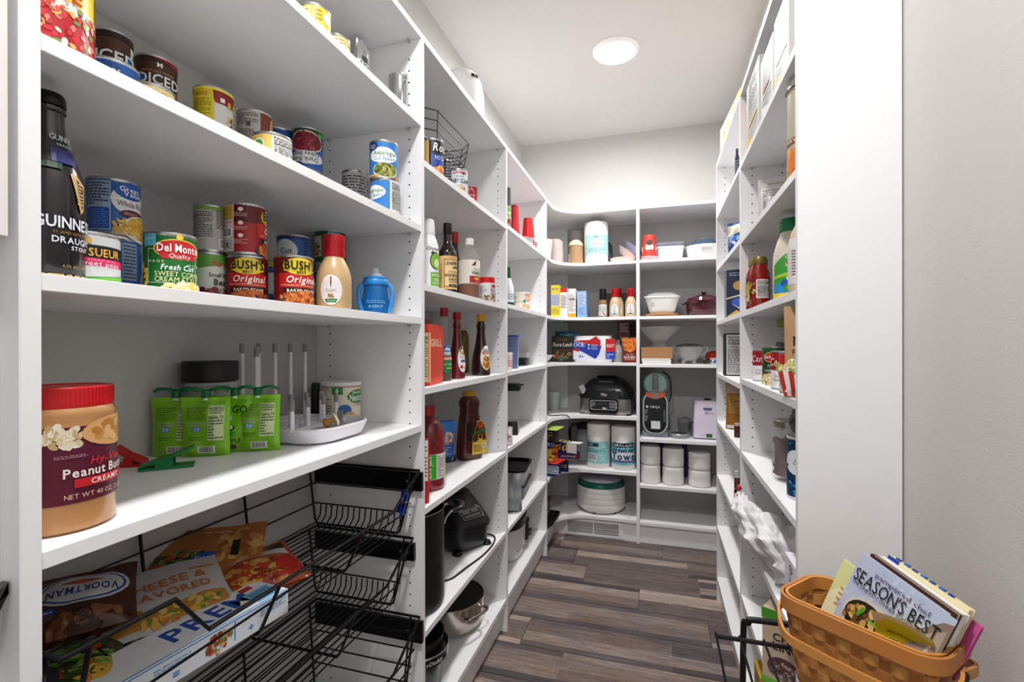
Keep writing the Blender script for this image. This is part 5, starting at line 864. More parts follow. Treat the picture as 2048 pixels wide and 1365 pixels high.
# B4 blender jar
_p = (-.735, 2.37); t = thing('blender_jar', 'tall square glass blender jar with black lid', 'blender jar', (*_p, zb_[3]), .18); h = zv(*_p, 768)-zb_[3]
MB().loft([ring(.085, .085, .012, .065), ring(.115, .115, .014, h-.028), ring(.109, .109, .014, h-.028), ring(.079, .079, .012, .07)]).build('jar_body', mat('d8e4e0', .03, alpha=.16, coat=.5, name='jar_glass'), t)
MB().loft([ring(.10, .10, .012, 0), ring(.098, .098, .012, .05), ring(.088, .088, .012, .066)]).build('blade_base', mat('1c1f20', .25, trans=.2), t)
MB().loft([ring(.122, .122, .014, h-.034), ring(.124, .124, .014, h-.012), ring(.118, .118, .014, h-.01), ring(.10, .10, .014, h)]).build('lid', BLACKP, t)
MB().box((.05, -.02, h-.010), (.078, .02, h-.004), ch=.002).build('lid_tab', BLACKP, t)
_p = on(0, -.645, 1019); bag('pink and white candy bag at the divider edge', (_p.x-.012, _p.y), zb_[3], .05, .085, .03, facing(_p.x, _p.y), 'e6d8da', [('b', -.25, .2, .25, .8, 30, ['d8344a', 'f0a8b4', 'f4f0f0', '9a2a3a'], .06)], seed=14)
# B5 rectangular cooker and bread bag
t = thing('slow_cooker', 'rectangular slow cooker insert stack with black rims', 'slow cooker', (-.79, 2.52, zb_[4]), .12)
MB().loft([ring(.20, .26, .04, 0, 6), ring(.23, .29, .05, .06, 6), ring(.24, .30, .05, .066, 6), ring(.24, .30, .05, .072, 6)]).build('lower_tray', mat('2c2c2e', .35), t)
MB().loft([ring(.21, .27, .05, .073, 6), ring(.235, .295, .05, .15, 6), ring(.225, .285, .05, .15, 6), ring(.2, .26, .05, .08, 6)]).build('cooker_body', mat('cfcccb', .3), t)
MB().loft([ring(.24, .30, .05, .146, 6), ring(.245, .305, .05, .158, 6), ring(.215, .275, .05, .158, 6), ring(.205, .265, .05, .10, 6)]).build('black_liner', mat('0c0c0d', .3), t)
_p = on(0, -.675, 1026); t = bag('crumpled clear bag of dried goods at the shelf front', (_p.x-.005, _p.y-.01), zb_[4], .10, .185, .07, facing(_p.x, _p.y), 'c8ccd0', [], seed=15, matr=mat('c4c9ce', .12, trans=.55, name='cellophane'), wob=.006)
MB().lathe([(0, .004), (.030, .006), (.036, .03), (.034, .075), (.02, .095), (0, .098)], 20, sx=1, sy=.6).build('contents', mat('5a3826', .7), t)
# B6 oval roaster, jar
t = thing('oval_roaster', 'white oval electric roaster with black rim and dials', 'roaster', (-.80, 2.44, zb_[5]), math.radians(98)); rw, rd, h = .34, .255, .205
def ov(w, d, z, n=40): return [(w/2*math.copysign(abs(math.cos(2*PI*k/n))**.8, math.cos(2*PI*k/n)), d/2*math.copysign(abs(math.sin(2*PI*k/n))**.8, math.sin(2*PI*k/n)), z) for k in range(n)]
MB().loft([ov(rw*.86, rd*.86, 0), ov(rw*.9, rd*.9, .008), ov(rw*.9, rd*.9, .02), ov(rw*.96, rd*.96, .03), ov(rw, rd, .16), ov(rw, rd, .17)]).build('roaster_body', mat('e4e2e2', .3), t)
MB().loft([ov(rw*1.02, rd*1.03, .165), ov(rw*1.04, rd*1.05, .18), ov(rw*1.03, rd*1.04, h), ov(rw*.95, rd*.93, h), ov(rw*.9, rd*.87, .19), ov(rw*.85, rd*.82, .04)]).build('black_liner', mat('0d0d0e', .3), t)
cp = MB().box((.03, -rd/2-.012, .05), (.11, -rd/2+.02, .155), ch=.006).build('control_panel', BLACKP, t)
for q in ((.052, .085), (.088, .085)): MB().lathe([(.014, 0), (.013, .012), (.011, .014), (0, .014)], 20).rot('X', PI/2).mv((q[0], -rd/2-.012, q[1])).build('dial', mat('1a1a1c', .35), cp)
do_print(t, [('t', -.045, .055, .014, 'NESCO', '2a3038', dict(b=1, i=1, w=.06)), ('l', -.12, .05, -.08, .056, 1, '2a3038'), ('l', .04, .11, .10, .145, 4, 'c8c8c8')], lambda u, v, n: (u, -rd/2*math.sqrt(max(.05, 1-abs(u/(rw/2))**2.5))-n-.0005-(.013 if u > .03 else 0), v), 1.0, step=.01, base=.0015)
bot('white jar with dark lid at the back of the bottom shelf', 1046, 1062, 1008, -.93, zb_[5], [(.95, 0), (1, .02), (1, .85)], mat('d8d4ce', .4), 'white_jar', cat='jar', cap=capf(1.02, .84, 1), capm=mat('1c1c1e', .4), capname='lid')
# ================================================================ corner shelves
zc_ = [z+TH for z in ZCn]; zd_ = [z+TH for z in ZD]
def wx(uL, uR, y): a, b = on(1, y, uL).x, on(1, y, uR).x; return (a+b)/2, b-a
def zy(y, v, u=1200): return on(1, y, u, v).z
# C1
PK = mat('e8b0a4', .5); CLR = mat('e9e6e4', .12, trans=.6, name='cellophane_clear')
_x, _w = wx(1094, 1104, 3.0); _p = (-.68, 2.98); t = thing('paper_cup', 'tilted striped paper cup beside the bagged pink cups', 'cup', (*_p, zc_[0]))
MB().lathe([(.032, 0), (.046, .13), (.048, .131), (.046, .133), (.043, .128), (.03, .004), (0, .004)], 28).build('cup_body', mat('e6cfc4', .5), t)
_x, _w = wx(1100, 1126, 3.12); t = thing('cup_pack', 'pack of pink striped paper cups in clear wrap', 'cup pack', (_x, 3.12, zc_[0])); hh = zy(3.12, 474)-zc_[0]
MB().lathe([(0, .002), (_w*.48, .002), (_w*.45, hh*.9), (_w*.40, hh*.9), (0, hh*.88)], 32).build('cups', PK, t)
mb = MB()
for k in range(20):
    a = 2*PI*k/20; mb.add([(_w*q*math.cos(a+s_*.07), _w*q*math.sin(a+s_*.07), z) for q, s_, z in ((.485, -1, .004), (.485, 1, .004), (.456, 1, hh*.89), (.456, -1, hh*.89))], [(0, 1, 2, 3)])
mb.build('stripes', mat('f3dcd4', .5), t, smooth=0, kind='stuff')
MB().lathe([(_w*.52, .001), (_w*.54, hh*.3), (_w*.5, hh*.92), (_w*.3, hh), (0, hh*.98)], 20).build('plastic_wrap', CLR, t)
_x, _w = wx(1143, 1170, 3.38); t = thing('cup_sleeve', 'sleeve of translucent grey cups behind the coffee cups', 'cup sleeve', (_x, 3.38, zc_[0])); hh = zy(3.38, 459)-zc_[0]
MB().lathe([(0, 0)]+[(_w*(.49-.01*(k % 2)), hh*k/14) for k in range(14)]+[(_w*.48, hh*.97), (_w*.4, hh), (0, hh)], 28).build('cups', mat('b9b3ac', .4), t)
_x, _w = wx(1137, 1167, 3.19); t = thing('cup_sleeve', 'sleeve of brown paper cups topped with coffee filters', 'cup sleeve', (_x, 3.19, zc_[0])); hh = zy(3.19, 490)-zc_[0]
MB().lathe([(0, 0), (_w*.5, 0)]+[(_w*(.5-.05*k/12-.008*(k % 2)), hh*k/12) for k in range(1, 13)]+[(0, hh)], 30).build('cups', mat('a3815f', .5), t)
MB().lathe([(_w*.47, hh), (_w*.46, hh+.012), (_w*.34, hh+.03), (_w*.18, hh+.04), (0, hh+.042)], 26).build('filters', mat('ddc9a4', .8), t)
do_print(t, [('r', -.5, .15, -.36, .55, 'efece6'), ('l', -.48, .2, -.38, .5, 4, '666666')], fm_cyl(_w*.5, face_dir(_x, 3.19)), hh, step=.01, base=.001)
_x, _w = wx(1169, 1216.5, 3.24); r = _w/2; hh = zy(3.24, 446)-zc_[0]
t = thing('paper_towel_roll', 'tall wrapped paper towel roll with aqua label, upper corner shelf', 'paper towel', (_x, 3.24, zc_[0])); WPT = mat('efece8', .6, bump=(500, .3, .001))
MB().lathe([(0, 0), (r*.96, 0), (r, .004), (r, hh-.02), (r*.94, hh-.004), (r*.5, hh+.004), (r*.2, hh+.012), (0, hh+.014)], 44).build('wrapped_roll', WPT, t)
TOWL = [('r', -.28, .22, .6, .68, 'a9dcd8'), ('b', -.28, .22, .6, .68, 60, ['bfe6e2', '95cfcb', 'd4efec'], .02), ('t', 0, .62, .05, '150', '26383c', dict(b=1)), ('r', -.13, .42, .16, .53, 'e9f3f2'), ('l', -.11, .43, .14, .52, 3, '56707a'), ('l', -.18, .27, .22, .37, 3, '7a9aa0')]
do_print(t, TOWL, fm_cyl(r, face_dir(_x, 3.24, 0)), hh, step=.012, base=.001)
_x, _w = wx(1210, 1224, 3.36); t = tag(MB().loft([ring(.05, .07, .02, 0), ring(.056, .075, .02, .07), ring(.05, .065, .02, .15), ring(.02, .03, .01, .175)]).build('dark_bag', mat('3c4650', .25), None, (_x, 3.38, zc_[0])), 'dark printed plastic bag behind the towel roll', 'bag')
t = thing('bowl_stack', 'blue lined white bowls leaning against the divider', 'bowls', (on(1, 3.30, 1258).x, 3.30, zc_[0]+.052))
for i, (dx, dz, c) in enumerate(((-.028, .008, 'e6e2e2'), (.012, .036, 'b9bbe0'))):
    b_ = MB().lathe([(.03, 0), (.045, .004), (.072, .035), (.076, .037), (.072, .038), (.044, .008), (0, .006)], 36).rot('Y', math.radians(-142 if 0 else 38)).mv((dx, 0, dz)); b_.build('bowl', mat(c, .35), t)
_x, _w = wx(1220, 1271, 3.22); t = thing('plate_pack', 'pack of pink striped paper plates under the leaning bowls', 'plate pack', (_x, 3.24, zc_[0])); 
MB().lathe([(0, 0), (_w*.34, 0), (_w*.49, .030), (_w*.5, .034), (_w*.48, .036), (_w*.33, .02), (0, .02)], 44).build('plates', mat('ecc0b4', .5), t)
mb = MB()
for k in range(36):
    a = 2*PI*k/36; mb.add([((_w*q+.0008)*math.cos(a+s_*.04), (_w*q+.0008)*math.sin(a+s_*.04), z) for q, s_, z in ((.35, -1, .0012), (.35, 1, .0012), (.49, 1, .029), (.49, -1, .029))], [(0, 1, 2, 3)])
mb.build('stripes', mat('f6ece6', .5), t, smooth=0, kind='stuff')
# C2 boxes and bottles
for (uL, uR, vt, y, col, its, lbl) in ((1100.5, 1118, 571, 3.06, 'e3cf3c', [('r', -.13, .35, .13, .72, 'c9cde0'), ('l', -.12, .37, .12, .7, 7, '3a4a8a'), ('t', 0, .88, .07, 'BOX', '3a5a9a', dict(w=.2)), ('l', -.12, .08, .12, .28, 4, '9a8a2a')], 'yellow packet box, leftmost of four thin boxes'), (1118.5, 1134, 577, 3.11, 'ece6e6', [('r', -.12, .86, .12, 1, 'c81c28'), ('r', -.1, .3, .1, .78, 'd8d4de'), ('l', -.09, .32, .09, .76, 9, '3a3a4a')], 'white box with red top, second of four thin boxes'), (1135, 1150, 578, 3.12, 'ece8e6', [('r', -.12, 0, .12, .14, 'e8a41c'), ('l', -.1, .2, .1, .8, 10, '7a6a7a'), ('r', -.1, .62, .1, .66, '3a3a3a')], 'white box with orange foot, third of four thin boxes'), (1152.5, 1171.5, 583, 3.125, '8fb4e4', [('r', -.13, .45, .13, .92, 'c4d2ec'), ('l', -.12, .47, .12, .9, 9, '2a3a6a'), ('l', -.1, .1, .1, .36, 4, '5a84c4')], 'light blue box, rightmost of four thin boxes')):
    x_, w_ = wx(uL, uR, y); hh = zy(y, vt, uL)-zc_[1]; carton(lbl, (x_, y+.07), zc_[1], w_*.98, .14, hh, math.radians(4), col, {'front': its}, group='thin packet boxes in the corner')
_x, _w = wx(1120, 1150, 3.30)
x_, w_ = wx(1197, 1214, 3.17); bottle('seasoning bottle with tall black cap, leftmost of the dressings', (x_, 3.18), zc_[1], [(w_*.47, 0), (w_*.5, .004), (w_*.5, .10), (w_*.4, .115)], mat('8a6a44', .3), 'seasoning_bottle', items=[('r', -.3, .08, .3, .72, 'e3e0dd'), ('l', -.2, .3, .2, .65, 4, '6a6a7a'), ('b', -.2, .05, .2, .3, 16, ['b87a4a', '4a5a7a', 'd8b890'], .05)], cap=[(w_*.40, .112), (w_*.42, .114), (w_*.40, zy(3.18, 579)-zc_[1]), (0, zy(3.18, 579)-zc_[1])], capm=BLACKP)
for uL, uR, y, ft, lbl in ((1217, 1243, 3.17, '2f7ab8', 'red capped dressing with blue foot on the corner shelf'), (1227, 1248, 3.27, '8a2a2c', 'red capped dressing standing behind the blue footed one'), (1250, 1273.5, 3.17, '2f7a3c', 'red capped dressing with green foot beside the divider')):
    x_, w_ = wx(uL, uR, y); w_ = min(w_, .072); dressing(lbl, (x_, y), zc_[1], w_/2, zy(y, 579)-zc_[1], mat('c8b090', .3), 'e8e4e2', REDC, ft)
x_, w_ = wx(1212, 1270, 3.40); carton('dark brown box at the back behind the dressings', (x_, 3.40), zc_[1], w_, .06, zy(3.40, 588)-zc_[1], 0, '4a3a32')
# C3
t = thing('white_dish', 'white dish edge peeking out left of the black mix bag', 'dish', (-.715, 2.95, zc_[2])); MB().lathe([(.03, 0), (.05, .003), (.085, .045), (.09, .047), (.086, .049), (.05, .008), (0, .006)], 36).build('dish_body', mat('e6e4e2', .3), t)
x_, w_ = wx(1103, 1146, 3.14); hh = zy(3.14, 672)-zc_[2]
carton('black soup mix box with white script lettering', (x_, 3.165), zc_[2], w_*.97, .07, hh, math.radians(3), '17150f', {'front': [('e', 0, .86, .22, .07, '3a3a1e'), ('t', 0, .68, .16, 'Shore Lunch', 'e8e4dc', dict(w=.74, i=1)), ('r', -.4, .42, .4, .5, '3a2418'), ('b', -.38, .14, .4, .4, 50, ['4a3420', '8a4a24', '3a4a24', 'b8602c', '5a5a3a'], .045), ('r', -.2, .12, .22, .2, '3a5a3a'), ('l', -.1, .06, .1, .1, 1, 'c8c4b8')]}, U=hh)
x_, w_ = wx(1110, 1156, 3.27); bag('teal blue snack bag behind the black mix box', (x_, 3.27), zc_[2], w_, zy(3.27, 662)-zc_[2], .05, 0, '1c5a80', [('t', 0, .88, .07, 'FISH', '8ac0dc', dict(b=1, w=.4)), ('l', -.3, .6, .3, .8, 3, '4a90b8')], seed=17, crimp=.12)
x_, w_ = wx(1147, 1226, 3.20); hh = zy(3.20, 672)-zc_[2]
t = thing('plate_package', 'clear package of paper plates with blue and red print', 'plate package', (x_, 3.235, zc_[2]))
MB().loft([ring(w_*.95, .13, .02, 0), ring(w_, .15, .03, .02), ring(w_, .15, .03, hh*.75), ring(w_*.92, .13, .03, hh)]).build('plates', mat('e9e9ee', .45), t)
do_print(t, [('p', [(-.95, .08), (-.95, .82), (-.1, .68), (.35, .62), (.25, .3), (.12, .12), (-.3, .36), (-.6, .5)], '1c3aa0'), ('p', [(-.7, .82), (-.1, .84), (.15, .98), (.32, .8), (.3, .58), (-.2, .7)], 'c01c24'), ('t', -.58, .66, .15, 'DIXIE', 'e9ecf4', dict(w=.6)), ('r', -.85, .38, -.5, .52, 'c01c24'), ('r', -.16, .62, -.1, .68, 'e9ecf4'), ('r', -.16, .5, -.1, .56, 'e9ecf4'), ('l', -.04, .46, .2, .68, 3, 'b8c4ec'), ('p', [(-.95, .1), (-.95, .48), (-.6, .42), (-.3, .3), (.1, .12)], 'dfe2ea'), ('t', -.42, .22, .1, '186', '2a44a8', dict(b=1)), ('r', .5, .4, .86, .88, 'c01c24'), ('r', .5, .12, .84, .4, '1c44a8'), ('t', .68, .62, .12, 'EASY', 'f4e8e8', dict(b=1, w=.26)), ('l', .54, .16, .8, .34, 2, 'b8c8f0')], lambda u, v, n: (u, -.0755-n, v), hh)
MB().loft([ring(.06, .11, .02, 0), ring(.075, .12, .03, .03), ring(.05, .09, .02, hh*.6), ring(.015, .03, .006, hh*.85)]).mv((w_*.5+.03, 0, 0)).build('plastic_tail', CLR, t)
x_, w_ = wx(1236, 1259, 3.30); carton('tall dark red carton behind the rice mix', (x_, 3.32), zc_[2], w_, .09, zy(3.3, 643)-zc_[2], math.radians(6), '4a1c12', {'front': [('l', -.1, .72, .1, .95, 8, 'c8b4a0'), ('l', -.1, .5, .1, .62, 2, 'b89a84')]})
x_, w_ = wx(1257, 1275, 3.41); carton('black carton with a white window beside the tall red carton', (x_-.005, 3.40), zc_[2], .055, .05, zy(3.4, 650)-zc_[2], 0, '120e0e', {'front': [('r', -.15, .4, .15, .7, '8a2a1a'), ('r', -.12, .36, .12, .66, 'b8bcc0'), ('l', -.1, .4, .1, .6, 3, '556')]})
x_, w_ = wx(1244, 1272.5, 3.15); hh = zy(3.15, 677)-zc_[2]
carton('rice mix box with an orange shredded food picture', (x_, 3.175), zc_[2], w_, .045, hh, math.radians(8), '6e2018', {'front': [('p', [(-.3, 1), (.3, 1), (.3, .72), (.1, .42), (-.06, .42), (-.3, .72)], 'd9782c'), ('b', -.28, .45, .3, 1.0, 120, ['e8832c', 'c8601c', 'f0a050', 'b84a14'], .04), ('t', 0, .33, .05, 'SPANISH', 'e8d0c4', dict(w=.3)), ('t', 0, .22, .1, 'RICE MIX', 'f0e4dc', dict(b=1, w=.46)), ('l', -.2, .1, .2, .15, 1, 'e0c8bc')], 'left': [('b', -.12, .1, .12, .9, 14, ['c8b8a8', 'a84a2c', 'd8d0c4'], .05)]}, U=hh)
# C4: air fryer grill
gx, gw = wx(1157, 1266, 3.17); gy = 3.325; t = thing('indoor_grill', 'black and steel countertop grill with control panel', 'grill', (gx, gy, zc_[3]), math.radians(-3)); gd = .30; gw *= .97
SSB = mat('8f8a86', .3, .9)
MB().loft([ring(gw*.93, gd*.93, .03, 0), ring(gw*.98, gd*.98, .035, .012), ring(gw, gd, .04, .03), ring(gw*.98, gd*.97, .04, .105)]).build('steel_base', SSB, t)
MB().loft([ring(gw*.99, gd*.98, .04, .106), ring(gw*1.0, gd*.99, .04, .125)]).build('seam_band', BLACKP, t)
lidz = zy(3.25, 757)-zc_[3]
MB().loft([ring(gw*.97, gd*.96, .05, .126), ring(gw*.96, gd*.95, .06, .16), ring(gw*.84, gd*.86, .07, lidz*.82), ring(gw*.62, gd*.7, .06, lidz*.96), ring(gw*.5, gd*.6, .06, lidz)]).build('hinged_lid', mat('151517', .22), t)
MB().loft([ring(.12, .09, .02, lidz), ring(.14, .10, .02, lidz+.008), ring(.12, .09, .02, lidz+.014)]).build('lid_cap', mat('0d0d0e', .4), t)
MB().loft([ring(gw*.60, .02, .008, .108, 4, 0, -gd*.49), ring(gw*.58, .024, .008, .155, 4, 0, -gd*.47)]).build('lid_handle', mat('1d1d20', .25), t)
for s_ in (-1, 1): MB().box((s_*gw*.49, -.05, .105), (s_*(gw*.49+.025), .05, .122), ch=.005).build('side_handle', mat('2a2a2c', .3), t)
pa = MB().loft([[(x, -gd/2-.003, z) for x, z in rrect(gw*.56, .092, .016, 5, -.005, .058)], [(x, -gd/2-.012, z) for x, z in rrect(gw*.53, .085, .016, 5, -.005, .058)]]).build('control_panel', mat('0c0c0d', .25), t)
do_print(pa, [('t', 0, 0, .001, '.', '888888')]+[('p', rrect(gw*.5, .062, .012, 4, -.005, .066), 'c8c8c6'), ('p', rrect(gw*.485, .056, .010, 4, -.005, .066), '1c1c1e'), ('r', -.045, .066, .02, .086, '2e2e33'), ('r', -.01, .042, .012, .05, 'e8e8e6'), ('e', .02, .046, .004, .004, '8a8a8a'), ('l', -.09, .05, -.055, .088, 4, 'a8a8a6'), ('l', .035, .046, .085, .086, 4, 'b4b4b2')], lambda u, v, n: (u, -gd/2-.012-n, v), 1.0)
do_print(t, [('t', 0, .141, .014, 'Ninja', 'd8d8d8', dict(b=1, w=.04)), ('l', -.02, .125, .02, .13, 1, '8a8a8a')], lambda u, v, n: (u, -gd*.49-.0115-n-.001, v-.004), 1.0)
do_print(t, [('t', -.035, .0, .012, 'AAA', 'b8b8b8', dict(w=.09)), ('l', -.045, .014, .05, .024, 2, '8a8a8a')], lambda u, v, n: (u, -gd*.40+v*.55-n, lidz*.80+v*1.2+.004), 1.0, base=.004)
MB().box((-.006, 0, 0), (.03, .0012, .055)).rot('Y', -.45).mv((-gw*.42, -gd*.46, .135)).build('paper_tag', mat('c8c4be', .6), t)
MB().tube([Vector(p) for p in bez([(gw*.40, gd*.2, .14), (gw*.2, -gd*.47, .162), (gw*.05, -gd*.53, .138)], 6)], .003, 8).build('power_cord', BLACKP, t)
MB().tube([Vector(p) for p in bez([(gw*.5, .0, .11), (gw*.56, -.06, .07), (gw*.54, -.1, .02), (gw*.48, -.13, .006), (gw*.42, -.15, .0045)], 6)], .003, 8).build('power_cord', BLACKP, t)
t = thing('small_blender', 'small black blender cup at the left of the corner shelf', 'blender', (-.745, 3.05, zc_[3])); MB().lathe([(.05, 0), (.058, .004), (.058, .03), (.05, .034), (0, .034)], 32).build('motor_base', BLACKP, t); MB().lathe([(.046, .034), (.054, .12), (.056, .12), (.048, .034)], 32).build('cup_body', mat('50555a', .05, trans=.8), t); MB().lathe([(0, .036), (.03, .036), (.022, .09), (0, .1)], 20).build('contents', mat('1c1c1e', .4), t)
MB().tube([Vector(p)-Vector((-.745, 3.05, zc_[3])) for p in bez([(-.69, 3.05, zc_[3]+.012), (-.655, 3.03, zc_[3]+.004), (-.60, 3.07, zc_[3]+.0035), (-.555, 3.06, zc_[3]+.003), (-.53, 3.035, zc_[3]-.03), (-.528, 3.04, zc_[3]-.12), (-.528, 3.04, zc_[3]-.17)], 7)], .003, 8).build('power_cord', BLACKP, t)
t = thing('clear_cup', 'clear plastic tumbler beside the small blender cup', 'cup', (-.70, 3.32, zc_[3])); MB().lathe([(.04, 0), (.041, .002), (.05, .13), (.048, .13), (.039, .004), (0, .004)], 32).build('cup_body', CLEAR, t); MB().tube([(.055*math.cos(a), .055*math.sin(a), .001) for a in [2*PI*k/24 for k in range(24)]], .001, 5, True).build('foot_ring', CLEAR, t)
# C5: foil boxes, carafe, towels
YF = 2.93
def wrapbox(label, uL, uR, vt, vb, y, d, col, its, top=None, zbase=None, rz=0, name='wrap_box'):
    x_, w_ = wx(uL, uR, y); z0 = zy(y, vb, (uL+uR)/2) if zbase is None else zbase; hh = zy(y, vt, (uL+uR)/2)-z0
    return carton(label, (x_, y+d/2), z0, w_, d, hh, math.radians(rz), col, dict(front=its, **({'top': top} if top else {})), name=name, U=hh), z0+hh, x_
L0 = zc_[4]
t, zt, _ = wrapbox('dark blue and red wrap box at the bottom of the pile', 1083, 1113, 925, 955, 2.90, .10, '1c2c74', [('r', -.6, .2, .9, .8, 'c8d0dc'), ('l', .0, .25, .8, .75, 4, '2a3a8a')], [('r', -.9, -.9, .9, .9, 'd0303a')], zbase=L0, rz=-14)
t, zt2, _ = wrapbox('red and navy bag box behind the bottom wrap box', 1102, 1127, 918, 945, 3.02, .10, 'c01c28', [('r', .2, .05, 1.0, .95, '14204e'), ('t', .6, .5, .3, '50', 'd8c04a', dict(b=1)), ('t', -.3, .5, .25, 'B', 'f0d0c8')], zbase=L0, rz=-8)
t, zt3, _ = wrapbox('yellow and orange snack box on the pile of wraps', 1083, 1108, 893, 922, 2.91, .09, 'c8801c', [('b', -.7, .1, .8, .9, 40, ['e8b83a', 'b8401c', '8a2a14', 'f0d068'], .15), ('r', -.9, .9, .9, 1.0, '8a2a14')], zbase=zt+.0005, rz=-10)
t, zt4, _ = wrapbox('long navy foil box with open white end flap', 1105, 1157, 906, 919, 3.03, .06, '1a2050', [('r', -1.9, .05, 1.9, .95, '20164a'), ('t', .3, .5, .5, 'aluminum', 'c8c8dc', dict(i=1, w=2.4)), ('r', 1.2, .0, 1.9, 1.0, '8a1c34')], zbase=zt2+.0005, rz=5)
t, zt5, xx = wrapbox('navy 150 count food wrap box with open end', 1106, 1135, 884, 906, 3.02, .07, '16225e', [('t', 0, .5, .5, '150', 'd8c04a', dict(b=1, i=1, w=1.4))], [('t', 0, 0, .8, '150', 'd8c04a', dict(b=1, i=1, w=1.5)), ('l', -.9, -.9, .9, -.5, 2, 'a8b8e0')], zbase=zt4+.0005, rz=-10)
x_, w_ = wx(1133, 1157, 3.02); MB().box((.0, -.03, .005), (w_*1.2, .032, .0062)).build('end_flap', mat('e6e6e6', .6), t, (.045, 0, .06)); MB().box((.0, -.032, -.052), (w_*.9, -.0308, .008)).build('end_flap', mat('d8d8d8', .6), t, (.045, 0, .055))
t, zt6, _ = wrapbox('blue and cream photo box left of the wrap boxes', 1083, 1104, 886, 913, 2.885, .06, '2a5ab0', [('r', -.8, .35, .8, .97, 'dcc4a8'), ('b', -.6, .4, .7, .9, 20, ['a8542c', 'd8a878', '7a3a1c'], .14)], zbase=zt3+.0005, rz=-8)
t, _, _ = wrapbox('dark brown tea box with lime green lid', 1080, 1112, 858, 886, 2.90, .07, '2c1c14', [('l', -.6, .2, .4, .8, 3, 'b8a888')], [('r', -.9, -1, .9, 1, 'b8cc5a')], zbase=zt6+.0005, rz=-6)
x_, w_ = wx(1146, 1180, 3.36); t = thing('coffee_carafe', 'glass coffee carafe with black handle behind the towels', 'carafe', (x_+.02, 3.37, zc_[4])); hh = zy(3.37, 846)-zc_[4]
MB().lathe([(.055, 0), (.06, .004), (.064, .05), (.06, hh*.7), (.05, hh*.85), (.052, hh*.9), (.048, hh*.9), (.056, .01), (0, .008)], 36).build('glass_body', mat('c8ccd0', .05, alpha=.4), t)
MB().lathe([(.054, hh*.84), (.056, hh*.86), (.056, hh*.96), (.03, hh), (0, hh)], 30).build('lid', BLACKP, t)
MB().tube(bez([(-.05, -.01, hh*.93), (-.075, -.015, hh*.94), (-.10, -.02, hh*.80), (-.098, -.02, hh*.55), (-.085, -.018, hh*.42)], 6), .009, 10).build('handle', BLACKP, t)
TW1 = [('r', -.28, .12, .36, .62, '9ad2d2'), ('b', -.28, .12, .36, .62, 50, ['b4e0de', '84c2c4', 'c8eae8'], .025), ('r', -.22, .5, .1, .58, '26343a'), ('l', -.2, .51, .08, .57, 1, 'dddddd'), ('l', -.22, .36, .26, .46, 3, '4a7078'), ('x', -.14, .18, .06, .34)]
TW2 = [('p', [(-.62, .16), (.0, .12), (.62, .16), (.62, .56), (.2, .66), (-.3, .60), (-.62, .55)], '6fbccc'), ('b', -.6, .14, .6, .6, 80, ['8accd8', '58acc0', 'a4dce4'], .03), ('r', -.26, .53, .26, .63, '1a1c20'), ('t', 0, .58, .055, 'KIRKLAND', 'e4e6e6', dict(b=1, w=.46)), ('t', 0, .45, .07, 'PREMIUM!', '1c2c60', dict(b=1, w=.5)), ('e', 0, .33, .4, .11, 'eef4f6'), ('t', .02, .33, .16, 'Towel', '1c2c60', dict(b=1, w=.58)), ('r', -.36, .19, .36, .235, '1c3470'), ('l', -.34, .2, .34, .23, 1, 'c8d8ec')]
for uL, uR, its, lbl, tn in ((1174, 1220, TW1, 'left of the two large paper towel rolls, bar code showing', -22), (1221.5, 1271.5, TW2, 'right of the two large paper towel rolls, big lettering showing', 0)):
    y = 3.235; x_, w_ = wx(uL, uR, y); r = min(w_/2, .078); hh = zy(y-.05, 849 if uL < 1200 else 852)-zc_[4]; t = thing('paper_towel_roll', lbl, 'paper towel', (x_, y, zc_[4]), group='large paper towel rolls')
    MB().lathe([(0, 0), (r*.96, 0), (r, .005), (r*.995, hh*.5), (r, hh-.012), (r*.95, hh-.002), (r*.4, hh), (r*.3, hh-.004), (0, hh-.005)], 48).build('wrapped_roll', WPT, t)
    do_print(t, its, fm_cyl(r, face_dir(x_, y, tn)), hh, step=.012, base=.0012, cap_r=r)
# C6: food dehydrator, bags, tray
dx, dw = wx(1153, 1251, 3.29); r = dw/2*.98; dz = zy(3.29, 958, 1200)-zc_[5]; t = thing('food_dehydrator', 'round white food dehydrator with dark green rim', 'dehydrator', (dx, 3.30, zc_[5])); DW = mat('e4e1dd', .4)
n_ = 4; th = (dz*.80-.02)/n_
MB().lathe([(0, .004), (r*.84, .004), (r*.88, .01), (r*.98, .022), (r*.98, .028)], 56).build('base', DW, t)
for k in range(6): a = k*PI/3+.3; MB().lathe([(.012, 0), (.014, .008)], 12, (r*.8*math.cos(a), r*.8*math.sin(a), 0)).build('foot', mat('2a2a2a', .5), t)
for k in range(n_): z0 = .028+k*th; MB().lathe([(r*.97, z0), (r, z0+.003), (r*1.0, z0+th-.004), (r*.975, z0+th), (r*.9, z0+th), (r*.9, z0)], 56).build('tray', DW, t)
zt = .028+n_*th
MB().lathe([(r*.98, zt), (r*1.0, zt+.004), (r*.985, zt+.022), (r*.9, zt+.034), (r*.84, zt+.036)], 56).build('green_rim', mat('0f5a4a', .2, coat=.5), t)
MB().lathe([(r*.86, zt+.034), (r*.8, zt+.04), (r*.6, zt+.052), (r*.3, zt+.058), (0, zt+.059)], 56).build('lid', mat('c9c3d2', .25), t)
MB().tube(bez([(r*.9, -.02, .03), (r*1.02, -.05, .05), (r*1.12, -.04, .02), (r*1.2, -.1, .006), (r*1.16, -.14, .004), (r*1.24, -.15, .004)], 6), .0028, 8).build('power_cord', mat('e8e4e0', .5), t); MB().box((r*1.2, -.162, 0), (r*1.28, -.145, .014), ch=.002).build('plug', mat('ece8e6', .5), t)
